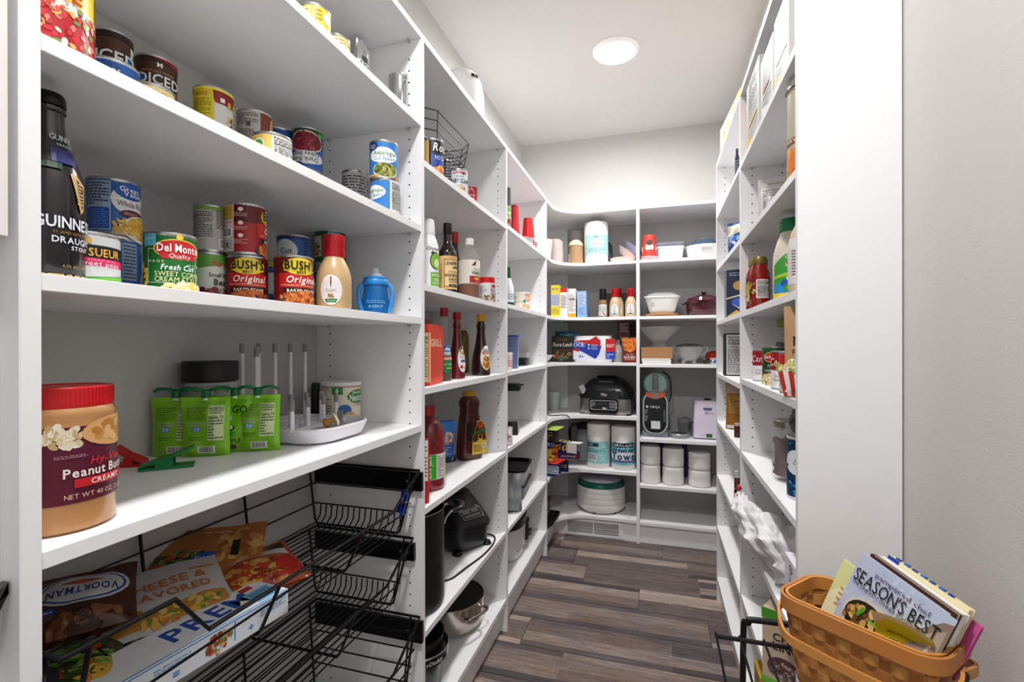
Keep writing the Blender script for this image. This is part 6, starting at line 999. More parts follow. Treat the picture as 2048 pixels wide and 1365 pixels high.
t = thing('baking_tray', 'thin black baking tray leaning over the bottom shelf edge', 'baking tray', (-.76, 2.95, zc_[5])); MB().loft([ring(.26, .26, .02, 0), ring(.30, .29, .03, .02), ring(.31, .30, .03, .021), ring(.30, .29, .03, .022), ring(.255, .255, .02, .003)]).build('tray_body', mat('121213', .4), t)
t = thing('container_stack', 'clear containers with purple lids in the bottom corner', 'containers', (-.77, 2.97, zc_[5]+.0225))
MB().loft([ring(.21, .21, .03, 0), ring(.235, .235, .03, .05), ring(.24, .24, .03, .052), ring(.225, .225, .03, .052), ring(.2, .2, .03, .004)]).build('lower_container', mat('d8d8dc', .1, trans=.7), t)
MB().loft([ring(.20, .20, .03, .053), ring(.22, .22, .03, .09), ring(.22, .22, .03, .10), ring(.2, .2, .03, .106)]).build('purple_lid', mat('4a2036', .35), t)
MB().loft([ring(.19, .19, .03, .107), ring(.2, .21, .04, .13), ring(.12, .14, .04, .165), ring(.05, .06, .02, .175)]).build('plastic_bag', mat('c8c8c8', .15, trans=.6), t)
# ================================================================ back bay
t = thing('paper_cup_stack', 'upside down stack of red holiday paper cups', 'cup stack', (*[(_q := cyl(1282, 1316, y=3.20))[0], _q[1]], zd_[0])); r = _q[2]; hh = zy(3.2, 478)-zd_[0]
for i in range(4):
    z0 = i*.0075; c = MB().lathe([(r*.97, z0+.001), (r*1.0, z0), (r*1.0, z0+.004), (r*.95, z0+.005), (r*.68, z0+hh-.0225), (0, z0+hh-.0225)], 32).build('cup', mat('c8382c', .45), t)
    MB().tube([(r*math.cos(a), r*math.sin(a), z0+.002) for a in [2*PI*k/28 for k in range(28)]], .002, 6, True).build('rim', mat('f0e4e0', .5), c)
do_print(t, [('e', 0, .5, .16, .15, 'f2ece4'), ('e', 0, .68, .11, .11, '3a3436'), ('r', .26, .4, .5, .62, 'e6dce0'), ('r', .3, .48, .42, .58, '3a3a6a'), ('e', -.36, .44, .09, .14, 'f0e8d8')], lambda u, v, n: fm_cyl(r*(.95-.27*(v/hh)), face_dir(_q[0], _q[1]))(u, v, n), hh, step=.008, base=.0015)
x_, w_ = wx(1312, 1369, 3.24); hh = zy(3.2, 490, 1340)-zd_[0]; t = thing('white_casserole', 'rectangular white casserole with clear lid', 'casserole', (x_, 3.29, zd_[0])); WC = mat('f0eeef', .2)
MB().loft([ring(w_*.84, .16, .03, 0), ring(w_*.94, .18, .03, hh*.8), ring(w_*1.0, .19, .03, hh*.84), ring(w_*1.0, .19, .03, hh*.92), ring(w_*.9, .17, .03, hh*.92), ring(w_*.8, .15, .03, .006)]).build('dish', WC, t)
MB().loft([ring(w_*.98, .19, .03, hh*.93), ring(w_*1.02, .195, .03, hh*.96), ring(w_*1.02, .195, .03, hh*1.14), ring(w_*.96, .18, .03, hh*1.2), ring(w_*.94, .175, .03, hh*1.19)]).build('clear_lid', mat('d5d8ec', .08, trans=.8), t)
x_, w_ = wx(1378, 1442, 3.24); hh = zy(3.2, 487, 1400)-zd_[0]; t = thing('white_casserole', 'round white casserole with a blue topped glass lid', 'casserole', (x_, 3.28, zd_[0]))
MB().lathe([(0, 0), (.085, 0), (.098, .01), (.112, hh*.8), (.118, hh*.85), (.118, hh*.9), (.11, hh*.9), (.09, .01), (0, .008)], 48).build('dish', WC, t)
for s_ in (-1, 1): MB().box((-.035, s_*.112, hh*.6), (.035, s_*.135, hh*.86), ch=.006).build('handle', WC, t)
MB().lathe([(.112, hh*.9), (.10, hh*.98), (.085, hh*1.06), (.06, hh*1.3), (.045, hh*1.36), (0, hh*1.38)], 40).build('glass_lid', mat('5a7a94', .08, trans=.5), t)
MB().lathe([(.0, hh*1.38), (.022, hh*1.39), (.024, hh*1.45), (0, hh*1.47)], 20).build('knob', mat('c8d4d8', .1, trans=.6), t)
# D2
x_, w_ = wx(1288, 1361, 3.25); hh = zy(3.22, 592, 1320)-zd_[1]; t = thing('wooden_trivet', 'round wooden trivet under the white glass dish', 'trivet', (x_, 3.29, zd_[1]))
MB().lathe([(0, .008), (.10, .008), (.106, .012), (.106, .018), (.10, .022), (0, .022)], 40).build('board', mat('a8764a', .6, bump=(60, .3, .002)), t)
for k in range(3): MB().lathe([(.01, 0), (.012, .008)], 12, (.075*math.cos(k*2.1), .075*math.sin(k*2.1), 0)).build('foot', mat('7a5230', .6), t)
t = thing('glass_dish', 'white glass baking dish with clear lid on the trivet', 'baking dish', (x_, 3.29, zd_[1]+.0225)); hh -= .0225
MB().loft([ring(w_*.66, .14, .05, 0, 6), ring(w_*.74, .17, .05, hh*.2, 6), ring(w_*.92, .2, .05, hh*.86, 6), ring(w_*1.0, .21, .05, hh*.9, 6), ring(w_*1.0, .21, .05, hh*.97, 6), ring(w_*.9, .19, .05, hh*.95, 6), ring(w_*.7, .15, .05, .01, 6)]).build('dish', mat('e9ebe6', .12), t)
MB().loft([ring(w_*.9, .19, .05, hh*.98, 6), ring(w_*.86, .18, .05, hh*1.06, 6), ring(w_*.66, .14, .05, hh*1.18, 6), ring(w_*.3, .06, .02, hh*1.2, 6)]).build('glass_lid', mat('e4ece8', .03, alpha=.35), t)
MB().lathe([(.012, hh*1.2), (.016, hh*1.24), (0, hh*1.27)], 16).build('knob', GLASS, t)
do_print(t, [('l', -.62, .35, -.42, .6, 6, '6a7a72')], lambda u, v, n: (u, -.092-.02*(v/hh-.35)-n-abs(u)*0, v), hh, base=.004)
x_, w_ = wx(1367, 1452, 3.24); hh = zy(3.2, 604, 1400)-zd_[1]; t = thing('dutch_oven', 'maroon enamel pot with knobbed lid', 'pot', (x_, 3.285, zd_[1])); MR = mat('4a1420', .15, coat=.6); r = w_/2*.86
MB().lathe([(0, 0), (r*.86, 0), (r*.9, .01), (r*.96, hh*.3), (r*.95, hh*.34), (r*.97, hh*.38), (r*1.0, hh*.92), (r*1.1, hh*.95), (r*1.12, hh), (r*1.0, hh)], 52).build('pot_body', MR, t)
MB().lathe([(r*1.06, hh), (r*1.08, hh+.006), (r*.98, hh+.012), (r*.9, hh+.03), (r*.7, hh*1.42), (r*.4, hh*1.56), (r*.12, hh*1.6), (0, hh*1.6)], 52).build('lid', MR, t)
MB().lathe([(.008, hh*1.6), (.008, hh*1.64), (.016, hh*1.7), (.015, hh*1.78), (0, hh*1.8)], 20).build('knob', mat('3a0f18', .2), t)
for s_ in (-1, 1): MB().box((s_*r*1.05, -.04, hh*.86), (s_*r*1.22, .04, hh*.95), ch=.006).build('handle', MR, t)
# D3
x_, w_ = wx(1282.5, 1345, 3.17); zbx = zy(3.17, 717, 1310); zt_ = zy(3.17, 695, 1310)
t = thing('plate_pile', 'pile of white square trays under the cardboard box', 'trays', (x_, 3.25, zd_[2]))
for i in range(4): MB().box((-w_*.46-.002*i, -.08-.002*(i % 2), .0028*i*(zbx-zd_[2])/.0112), (w_*.46-.003*(i % 2), .09, .0028*(i+.85)*(zbx-zd_[2])/.0112), ch=.0006).build('tray', mat('ece9e6', .5), t)
cb = carton('shallow brown cardboard box holding up the glass bowl', (x_, 3.255), zbx+.0002, w_, .165, zt_-zbx, 0, 'a87c50', {'front': [('e', .1, .4, .06, .08, '9a7048')]}, name='cardboard_box')
t = thing('glass_pedestal_bowl', 'wide flared clear glass bowl on the cardboard box', 'glass bowl', (on(1, 3.25, 1318).x, 3.25, zt_+.0003)); hh = zy(3.25, 655, 1318)-zt_; r = .128
CUTG = mat('f2f5f4', .04, alpha=.16, coat=.6, name='cut_glass')
def flute(prof, seg=48, amp=.02):
    mb = MB(); vs = []; fs = []
    for i, (rr_, z) in enumerate(prof):
        for k in range(seg): a = 2*PI*k/seg; q = rr_*(1+amp*(1 if k % 2 else -1)*(1 if 0 < i < len(prof)-1 else 0)); vs.append((q*math.cos(a), q*math.sin(a), z))
    for i in range(len(prof)-1):
        for k in range(seg): j = (k+1) % seg; fs.append((i*seg+k, i*seg+j, (i+1)*seg+j, (i+1)*seg+k))
    return mb.add(vs, fs)
flute([(.001, 0), (.052, .0), (.055, .004), (.04, hh*.14), (.034, hh*.2), (.05, hh*.32), (.085, hh*.62), (r, hh*.97), (r, hh), (r*.97, hh), (.08, hh*.64), (.044, hh*.36), (.001, hh*.3)]).build('bowl_body', CUTG, t, smooth=15)
x_, w_ = wx(1347, 1412, 3.24); hh = zy(3.22, 690, 1380)-zd_[2]; t = thing('footed_glass_bowl', 'footed pressed glass bowl with silver lid and handles', 'glass bowl', (x_, 3.27, zd_[2])); r = w_*.43
flute([(.001, .018), (r*.5, .018), (r*.85, hh*.45), (r*.98, hh*.85), (r*1.03, hh*.9), (r*.98, hh*.9), (r*.8, hh*.48), (r*.45, .026), (.001, .024)], 40, .015).build('bowl_body', CUTG, t, smooth=15)
MB().lathe([(r*1.02, hh*.91), (r*1.05, hh*.95), (r*.9, hh*.99), (r*.4, hh*1.06), (0, hh*1.08)], 44).build('lid', mat('6a6a6a', .15, .9), t); MB().lathe([(.008, hh*1.07), (.014, hh*1.12), (0, hh*1.17)], 16).build('knob', CUTG, t)
for k in range(4): a = k*PI/2+.6; MB().lathe([(0, 0), (.010, .003), (.013, .012), (.008, .022), (0, .024)], 16, (r*.55*math.cos(a), r*.55*math.sin(a), 0)).build('foot', CUTG, t)
for s_ in (-1, 1): MB().tube(bez([(s_*r*.9, -.01, hh*.5), (s_*r*1.15, -.015, hh*.6), (s_*r*1.28, -.015, hh*.85), (s_*r*1.05, -.01, hh*.9)], 6), .005, 10).build('handle', CUTG, t)
_q = on(1, 3.30, 1432); t = thing('folded_cloth', 'red cloth with green lining folded at the shelf end', 'cloth', (_q.x+.01, 3.33, zd_[2]))
MB().loft([ring(.15, .12, .02, 0), ring(.16, .13, .02, .012), ring(.14, .12, .02, .022)]).build('green_layer', mat('5a6a24', .9), t); MB().loft([ring(.12, .10, .02, .022), ring(.14, .11, .03, .04), ring(.12, .10, .03, .07), ring(.06, .05, .02, .082)]).build('red_layer', mat('a82418', .9), t)
_q = cyl(1420, 1436, y=3.17); t = can('small blue and white tin at the shelf end', _q, _q[2], zy(3.17, 716, 1428)-zd_[2], zd_[2], 'e6e8ec', [('r', -.7, .25, .7, .75, '2f4fa0'), ('e', -.1, .5, .2, .2, 'f0f2f6'), ('p', [(-.2, .3), (0, .7), (.1, .3)], '1c2c60')], cat='tin', name='small_tin')
# D4: slush machine
x_, w_ = wx(1284.5, 1336.5, 3.19); zt = zy(3.25, 738, 1310)-zd_[3]; t = thing('slush_machine', 'tall grey and black frozen drink machine with clear dome', 'drink machine', (x_, 3.32, zd_[3])); mw = w_; mdp = .24
hb = .235
GRY = mat('7f8689', .35)
MB().loft([ring(mw*1.02, mdp, .02, 0), ring(mw*1.02, mdp, .02, .03), ring(mw*.96, mdp*.95, .03, .045)]).build('foot_base', GRY, t)
def fpan(w, zlo, zhi, y0, y1, rr, n=8):
    def pts(sh, y): return [(x, y, z) for x, z in rrect(w-sh, zhi-zlo-sh, rr-sh/2, n, 0, (zlo+zhi)/2)]
    return MB().loft([pts(0, y1), pts(0, y0+.004), pts(.008, y0)])
fpan(mw*.98, .018, hb+.06, -mdp/2-.006, mdp*.45, mw*.42).build('body_shell', GRY, t)
fp = fpan(mw*.86, .024, hb+.052, -mdp/2-.011, -mdp/2, mw*.38).build('front_panel', mat('0b0c0d', .18), t)
MB().tube([(x, -mdp/2-.008, z) for x, z in rrect(mw*.90, hb+.034-.016, mw*.39, 10, 0, (.020+hb+.054)/2)], .0034, 8, True).build('panel_trim', mat('b8d0cc', .35), t)
do_print(fp, [('t', .0, .195, .016, 'NINJA', 'd0d4d4', dict(w=.06)), ('e', -.05, .195, .008, .008, 'c8cccc'), ('l', -.065, .10, -.045, .18, 6, 'a8acac'), ('r', -.035, .11, .04, .18, '161819'), ('l', .05, .1, .062, .18, 9, '8a9090'), ('r', -.026, .055, .03, .105, 'd4d6d6')], lambda u, v, n: (u, -mdp/2-.011-n, v), 1.0)
ch = MB().lathe([(mw*.42, 0), (mw*.42, mdp*.8)], 40); ch.rot('X', PI/2).mv((0, mdp*.42, hb+.105)); ch.build('chilled_cylinder', mat('8fc4b8', .25), t)
dm = []
for q, y in ((.0, -mdp*.46), (.25, -mdp*.465), (.42, -mdp*.45), (.48, -mdp*.40), (.49, mdp*.4)): dm.append([(mw*q*2*.5*math.cos(a)*2*.5, y, hb+.10+mw*q*1.1*math.sin(a)) for a in [2*PI*k/40 for k in range(40)]])
MB().loft(dm[1:], cap=True).build('clear_dome', mat('dfe6e6', .03, alpha=.22), t)
MB().lathe([(.014, 0), (.017, .01), (.017, .085), (.012, .09), (0, .09)], 20).mv((0, -mdp/2-.02, hb+.075)).build('tap_handle', mat('8e9294', .25, .7), t)
MB().box((-.022, -mdp/2-.022, hb+.01), (.022, -mdp/2-.004, hb+.09), ch=.004).build('spout', mat('c8d4d4', .05, trans=.8), t)
MB().loft([[(x, -mdp/2-.010, z) for x, z in [(-mw*.40, hb+.05), (-mw*.3, hb+.022), (0, hb+.008), (mw*.3, hb+.022), (mw*.40, hb+.05)]], [(x, -mdp/2-.014, z) for x, z in [(-mw*.40, hb+.05), (-mw*.3, hb+.022), (0, hb+.008), (mw*.3, hb+.022), (mw*.40, hb+.05)]]]).build('drip_guide', mat('d4562a', .3), t)
MB().tube(bez([(mw*.3, mdp*.3, zt*.94), (mw*.56, -mdp*.1, zt*.86), (mw*.62, -mdp*.1, zt*.62), (mw*.55, 0, zt*.5)], 8), .004, 8).build('power_cord', BLACKP, t)
_q = cyl(1339, 1378, y=3.24); t = thing('puck_device', 'round grey coaster like device beside the drink machine', 'device', (_q[0], _q[1], zd_[3])); MB().lathe([(0, 0), (_q[2]*.92, 0), (_q[2], .004), (_q[2], .024), (_q[2]*.94, .028), (0, .028)], 40).build('puck_body', mat('9a9c9e', .35, .4), t); MB().lathe([(0, .0285), (_q[2]*.86, .0285), (_q[2]*.88, .028)][::-1], 40).build('top_pad', mat('2a2c2e', .5), t)
x_, w_ = wx(1350, 1386, 3.40); t = thing('mask_hose', 'coiled clear tubing on the shelf behind the round device', 'tubing', (x_, 3.42, zd_[3])); MB().tube([Vector(((.03+.012*math.sin(3*a))*math.cos(a), .018*math.sin(2*a), .06+.045*math.sin(a))) for a in [2*PI*k/48 for k in range(48)]], .006, 8, True).build('hose', mat('d0d2d4', .1, trans=.6), t); MB().loft([ring(.07, .03, .01, 0), ring(.09, .035, .01, .1)]).build('clear_case', mat('dadcde', .08, trans=.85), t)
x_, w_ = wx(1385, 1440, 3.20); zt = zy(3.2, 803, 1405)-zd_[3]; t = thing('sanitizer_machine', 'pale lilac sanitizing machine with small screen', 'machine', (x_+.005, 3.285, zd_[3])); LL = mat('d9cfdf', .4)
MB().loft([ring(w_*1.0, .16, .02, .008), ring(w_*.99, .16, .02, .04), ring(w_*.93, .15, .02, zt-.008), ring(w_*.9, .145, .02, zt)]).build('machine_body', LL, t); MB().loft([ring(w_*.96, .155, .02, 0), ring(w_*1.0, .16, .02, .008)]).build('base', mat('5a5f68', .4), t)
do_print(t, [('p', [(-.022, zt*.79), (.03, zt*.79), (.03, zt*.83), (-.022, zt*.83)], '5a6a7c'), ('e', .004, zt*.79, .026, .007, '5a6a7c'), ('t', -.003, zt*.70, .011, 'So', '2a3038', dict(b=1)), ('t', .022, zt*.70, .011, 'Clean', '8a94a0'), ('r', -.005, .015, .03, .036, '3a5a2c'), ('l', -.035, .02, -.012, .032, 2, 'a8a0b0')], lambda u, v, n: (u, -.0815+.006*(v/zt)-n, v), 1.0, base=.0012)
MB().lathe([(.02, zt), (.024, zt+.006), (.018, zt+.01), (0, zt+.01)], 20, (.01, 0, 0)).build('top_port', mat('2a2c2e', .4), t)
MB().tube(bez([(-w_*.5, -.02, .10), (-w_*.58, -.03, .085), (-w_*.62, -.03, .05), (-w_*.56, -.04, .03), (-w_*.6, -.05, .012)], 6), .004, 8).build('cable', BLACKP, t)
# D5 toilet paper
for i, (uL, uR, ang_, lbl) in enumerate(((1280.5, 1321, -5, 'left of three wrapped toilet paper pairs'), (1324, 1368, 0, 'middle of three wrapped toilet paper pairs'), (1376, 1421, 6, 'right of three wrapped toilet paper pairs, with dark print'))):
    y = 3.215; x_, w_ = wx(uL, uR, y); r = w_/2*.98; zt = zy(y-.03, (895, 897, 903)[i], 1340)-zd_[4]; t = thing('toilet_paper_pack', lbl, 'toilet paper', (x_, y, zd_[4]), group='wrapped toilet paper pairs')
    hf = zt/2; rn = random.Random(i)
    for q in (0, 1):
        prof = [(0, q*hf+.001), (r*.9, q*hf+.001), (r*.98, q*hf+.006)]+[(r*(1+rn.uniform(-.012, .012)), q*hf+hf*(.1+.8*k/7)) for k in range(8)]+[(r*.97, (q+1)*hf-.006), (r*.88, (q+1)*hf-.001), (r*.28, (q+1)*hf-.001), (r*.24, (q+1)*hf-.006), (0, (q+1)*hf-.008)]
        MB().lathe(prof, 36).build('roll', mat('edeae8', .6, bump=(160, .35, .003)), t)
    if i == 2: do_print(t, [('t', -.62, .78, .07, 'ULTRA', '2a2c34', dict(rot=-90, b=1)), ('t', .62, .8, .07, 'SOFT', '2a2c34', dict(rot=90))], fm_cyl(r*1.01, face_dir(x_, y)), zt, step=.01, base=.002)
for i, u in enumerate((1322, 1371)):
    _q = on(1, 3.30, u); tag(MB().loft([ring(.03, .05, .01, 0), ring(.035, .06, .012, .12), ring(.03, .05, .01, .23)]).build('blue_wrap', mat('1c2c6a', .3), None, (_q.x, 3.41, zd_[4])), ('navy plastic wrapper behind the left toilet paper gap', 'navy plastic wrapper behind the right toilet paper gap')[i], 'wrapper')
# ================================================================ right hand shelves, nearer bay
zn = [z+TH for z in ZRN]; zf_ = [z+TH for z in ZRF]
def ybox(label, uF, uN, vt, x, z, d, col, left=(), front=(), h=None, vt_u=None, rz=0, **k):
    "carton whose broad side faces the aisle: spans columns uF..uN on the plane x"
    yf, yn = on(0, x, uF).y, on(0, x, uN).y; hh = h or on(0, x, vt_u or uF, vt).z-z
    return carton(label, (x+d/2, (yf+yn)/2), z, d, yf-yn, hh, math.radians(rz), col, dict(left=left, front=front), U=hh, **k)
NB = lambda cal, w, acc: nutri(-w, .36, w, .99, cal)+[('r', -w, .28, w, .32, acc), ('l', -w, .06, w, .26, 6, '9a9a9a'), ('p', [(-w, 0), (w*.6, 0), (-w, .14)], acc)]
ybox('white rice box nearest the end panel, with yellow trim', 1549, 1578, 47, .278, zn[0], .07, 'c9c8c6', NB('120', .30, 'e8b23a'), [('r', -.14, .55, .14, .9, 'f0eee8'), ('e', 0, .8, .1, .1, 'e8b23a'), ('t', 0, .62, .05, 'PLAIN', '4a4a4a', dict(w=.2)), ('l', -.12, .1, .12, .5, 8, '8a8a8a'), ('r', -.1, .5, .1, .56, 'e8b23a')])
ybox('white box with a red bar, second from the end panel', 1522, 1547, 128, .278, zn[0], .07, 'c9c8c6', NB('', .32, 'f0f0ee')+[('r', -.25, .36, .2, .4, 'a83a34')])
ybox('white box showing 160 calories, third from the end panel', 1494, 1519, 178, .278, zn[0], .055, 'c9c8c6', NB('160', .34, 'e8b83a'))
_p = cyl(1483, 1496, y=1.70); carton('brown and orange box deep on the top right shelf', (.325, 1.762), zn[0], .06, .085, .205, math.radians(-4), 'e6dccb', {'left': [('r', -.22, .0, -.0, .98, 'd8a878'), ('p', [(-.22, .7), (-.0, .8), (-.0, .95), (-.22, .9)], 'd8502c'), ('l', .03, .1, .2, .9, 14, '5a4a3a')], 'front': [('r', -.14, .0, .14, 1, '6a2a1c'), ('b', -.12, .2, .12, .9, 20, ['c8401c', '8a2a14', 'e0b070', '2a1a14'], .06)]}, U=.205)
# second shelf
_p = tan_(1573, -1, .052, y=1.235); t = thing('storage_tin', 'pale green grey storage tin with dark rim at the end panel', 'tin', (_p[0], _p[1], zn[1])); hh = .225
MB().lathe([(0, 0), (.049, 0), (.05, .003), (.05, hh-.02), (.052, hh-.018), (.052, hh-.012), (.05, hh-.01)], 40).build('tin_body', mat('b9b29a', .4), t)
MB().tube([(.0522*math.cos(a), .0522*math.sin(a), hh-.014) for a in [2*PI*k/40 for k in range(40)]], .0018, 6, True).build('dark_rim', mat('2c261c', .5), t)
MB().lathe([(.05, hh-.012), (.05, hh), (.044, hh+.012), (.015, hh+.018), (0, hh+.018)], 40).build('lid', mat('c8c2b4', .4), t); MB().lathe([(.008, hh+.018), (.012, hh+.03), (0, hh+.034)], 16).build('knob', mat('c02a34', .4), t)
do_print(t, [('p', [(-.45, 0), (.45, 0), (.45, .3), (.1, .42), (-.3, .22), (-.45, .12)], 'd8792c'), ('b', -.4, .02, .4, .35, 30, ['e8a03a', 'c8501c', '7a9a3a', 'f0c060'], .05), ('r', -.3, .38, .1, .44, '8a5a34'), ('t', -.1, .41, .04, 'HARVEST', 'f0e0c0', dict(w=.3))], fm_cyl(.05, face_dir(_p[0], _p[1], -20)), hh, step=.008, base=.001)
bag('clear snack pouch with nutrition facts leaning on the divider', (.372, 1.70), zn[1], .125, .165, .035, math.radians(-8), 'c8c5c2', nutri(-.33, .12, .22, .80, '160')+[('r', .12, .1, .38, .62, '3a2418'), ('r', .14, .12, .38, .58, 'c88a50'), ('b', .14, .14, .38, .56, 20, ['e8c8a0', 'b86a34', '8a4a24'], .05), ('p', [(.2, .62), (.38, .62), (.38, .8), (.24, .8)], 'c8a850'), ('l', -.2, .86, .3, .89, 1, '5a5a5a')], seed=41, matr=mat('cfccc9', .2), name='snack_pouch', cat='pouch')
# third shelf
def sauce(label, pos, z, r, h, turn=0, its=(), lidc='8a7a44', group='pasta sauce jars'):
    p = [(r*.92, 0), (r, .006), (r*.97, h*.1), (r, h*.16), (r, h*.62), (r*.96, h*.72), (r*.78, h*.82), (r*.74, h*.86)]
    return bottle(label, pos, z, p, mat('8a1c10', .15, coat=.6), 'sauce_jar', cat='jar', items=its, cap=[(r*.78, h*.855), (r*.8, h*.86), (r*.8, h*.97), (r*.74, h), (0, h)], capm=mat(lidc, .35, .5), turn=turn, group=group, capname='lid')
SJ = [('r', -.35, .18, .35, .66, '8a1418'), ('r', -.08, .2, .34, .63, 'e4e0e0')]+nutri(-.07, .21, .33, .62, '80')+[('b', -.35, .2, -.1, .6, 24, ['c8a84a', '4a5a2c', 'e0d0a0', '7a2a1c'], .05)]
_p = cyl(1500, 1537, y=1.61); _hj = zv(_p[0], _p[1], 517)-zn[2]; sauce('pasta sauce jar showing its nutrition panel', _p, zn[2], _p[2]*1.02, _hj, 6, SJ)
_p = tan_(1491.5, -1, .036, y=1.735); sauce('pasta sauce jar partly behind the other, by the divider', _p, zn[2], .036, zv(_p[0], _p[1], 521)-zn[2], -20, [('r', -.5, .2, .2, .64, 'c8b070'), ('b', -.5, .2, .2, .64, 40, ['c03a2c', 'e0d0a0', '4a6a34', '8a2a1c', 'd8b84a'], .07)])
_p = tan_(1536, -1, .03, y=1.475); sauce('dark red jar between the sauce jar and the ranch bottle', (_p[0]+.035, _p[1]+.03), zn[2], .03, zv(_p[0], _p[1], 520)-zn[2], 10, [('r', -.3, .2, .3, .66, 'a81c20'), ('r', -.3, .55, .3, .6, '2a4a8a'), ('r', -.05, .2, .1, .3, 'd8d4d4')], '3a2a1c')
_p = tan_(1545.5, -1, .043, y=1.40); hh = .212
bottle('ranch dressing bottle turned upside down print, green cap', _p, zn[2], [(.037, 0), (.042, .004), (.043, .03), (.043, .10), (.041, .125), (.034, .152), (.026, .172), (.024, .182)], mat('d9cfbd', .3), 'ranch_bottle', cap=[(.026, .178), (.028, .18), (.028, .205), (.024, hh), (0, hh)], capm=mat('0e7a44', .4), items=[('p', [(-.30, .08), (.30, .08), (.30, .52), (.14, .64), (-.1, .64), (-.28, .5)], '3f9a3a'), ('p', [(-.30, .08), (.30, .08), (.30, .3), (-.3, .22)], '2f8ac8'), ('p', [(-.28, .34), (.3, .46), (.3, .40), (-.28, .30)], 'a8c83a'), ('e', .0, .5, .1, .055, 'e8d8cc'), ('e', -.04, .51, .05, .04, 'c83a2c'), ('e', .04, .23, .2, .085, '1c4fae'), ('t', .05, .285, .07, 'Ranch', 'f4f6fa', dict(b=1, rot=180)), ('r', -.12, .13, .22, .21, '2f8a3a'), ('t', .05, .17, .06, 'Valley', 'f4f6f0', dict(b=1, i=1, rot=180)), ('r', -.3, .02, .3, .1, 'e8c83a'), ('t', .08, .06, .03, 'ORIGINAL', '3a3a1c', dict(rot=180, b=1)), ('l', -.1, .57, .1, .62, 2, 'e0f0d8')], turn=6)
_p = tan_(1576, -1, .034, y=1.225); bottle('cream dressing bottle with grey label at the end panel', _p, zn[2], [(.03, 0), (.033, .004), (.034, .02), (.034, .11), (.028, .14), (.016, .165), (.014, .18)], mat('c8b490', .25, coat=.3), 'dressing_bottle', cap=[(.016, .178), (.0175, .18), (.0175, .205), (0, .205)], capm=mat('2a2a2c', .35), labspan=(.022, .125), labcol='dad5d2', items=[('l', -.16, .22, .05, .55, 9, '3a3a3a')])
_p = tan_(1553.5, -1, .028, x=.41); bottle('navy bottle standing behind the ranch dressing', (.405, 1.58), zn[2], [(.026, 0), (.028, .003), (.028, .15), (.02, .175), (.02, .18)], mat('1a1f48', .25), 'navy_bottle', cap=[(.021, .178), (.022, .18), (.022, .205), (0, .205)], capm=mat('20244e', .35), items=[('t', -.1, .72, .09, 'O', 'e4e8f4', dict(b=1))])
# fourth shelf
SOUP = [('r', -.9, .5, .9, .955, 'a81420'), ('t', .12, .72, .2, "Campbell's", 'f6f0ee', dict(i=1, w=.95)), ('r', -.9, .045, .9, .5, 'f0eeec'), ('e', .35, .2, .16, .1, 'b8742c'), ('e', .38, .22, .1, .06, 'd8a45a'), ('t', -.05, .36, .06, 'Cream of', 'a81420', dict(w=.3)), ('t', -.05, .26, .06, 'Mushroom', 'a81420', dict(w=.34)), ('e', .08, .47, .08, .03, 'c8a84a')]
for (uL, uR, vt, y, tn, lbl) in ((1504.5, 1524, 705, 1.70, -6, 'red and white soup can nearest the divider'), (1541, 1575, 708, 1.39, -10, 'red and white soup can in front of the sauerkraut')):
    _p = tan_(uL, -1, .033, y=y); can(lbl, _p, .033, .1, zn[3], 'f0eeec', SOUP, turn=tn, group='red and white soup cans')
_p = tan_(1523.5, -1, .0375, y=1.545); can('green sauerkraut can with red oval badge', _p, .0375, .111, zn[3], '173f22', [('r', -.9, .86, .9, .955, '1f5a2c'), ('e', -.12, .72, .22, .13, 'e8c83a'), ('e', -.12, .72, .2, .11, 'c01c28'), ('t', -.12, .73, .09, 'Del Monte', 'f4f0ec', dict(b=1, w=.36)), ('t', -.1, .5, .07, 'Fresh', 'e8f0e8', dict(i=1)), ('t', -.08, .38, .065, 'SAUERKRAUT', 'e8e8c0', dict(w=.42)), ('b', -.45, -.02, .4, .3, 90, ['e8dca8', 'd8c888', 'f4ecc8', 'c8b470'], .06)])
_p = tan_(1557.5, -1, .041, y=1.275); can('white and red can nearest the end panel', _p, .041, .098, zn[3], 'd9dcd4', [('r', -.9, .62, .9, .955, 'c81420'), ('r', .2, .05, .8, .7, 'e9e8ec'), ('l', .22, .3, .75, .68, 8, '4a4a4a'), ('t', -.28, .28, .12, 'SE?', '5a6058', dict(w=.2)), ('x', .25, .12, .42, .24)], turn=-14)
t = thing('large_glass_jar', 'large glass jar of dark dried food with green lid', 'jar', (.393, 1.665, zn[3])); hh = .195; r = .056
MB().lathe([(r*.9, 0), (r, .006), (r, hh*.66), (r*.9, hh*.78), (r*.72, hh*.86), (r*.7, hh*.9), (r*.66, hh*.9), (r*.68, hh*.84), (r*.94, hh*.66), (r*.94, .01), (0, .008)], 40).build('glass_body', mat('e2e8e5', .04, alpha=.09, coat=.5, name='thin_glass'), t); MB().lathe([(r*.72, hh*.88), (r*.75, hh*.885), (r*.75, hh*.98), (r*.7, hh), (0, hh)], 36).build('lid', mat('8f9a4c', .4, .3), t)
rn = random.Random(5); mb = MB()
for k in range(150):
    a, q, z_ = rn.uniform(0, 2*PI), math.sqrt(rn.random())*r*.82, rn.uniform(.015, hh*.62); s_ = rn.uniform(.005, .010); b_ = bmesh.new(); bmesh.ops.create_icosphere(b_, subdivisions=1, radius=s_)
    for v in b_.verts: v.co = Vector((v.co.x*rn.uniform(.5, 1.2)+q*math.cos(a), v.co.y+q*math.sin(a), v.co.z*rn.uniform(.5, 1.1)+z_))
    mb.bm(b_)
mb.lathe([(0, .012), (r*.82, .014), (r*.84, hh*.5), (r*.5, hh*.58), (0, hh*.6)], 20); mb.build('dried_fruit', mat('2a110c', .6), t, kind='stuff')
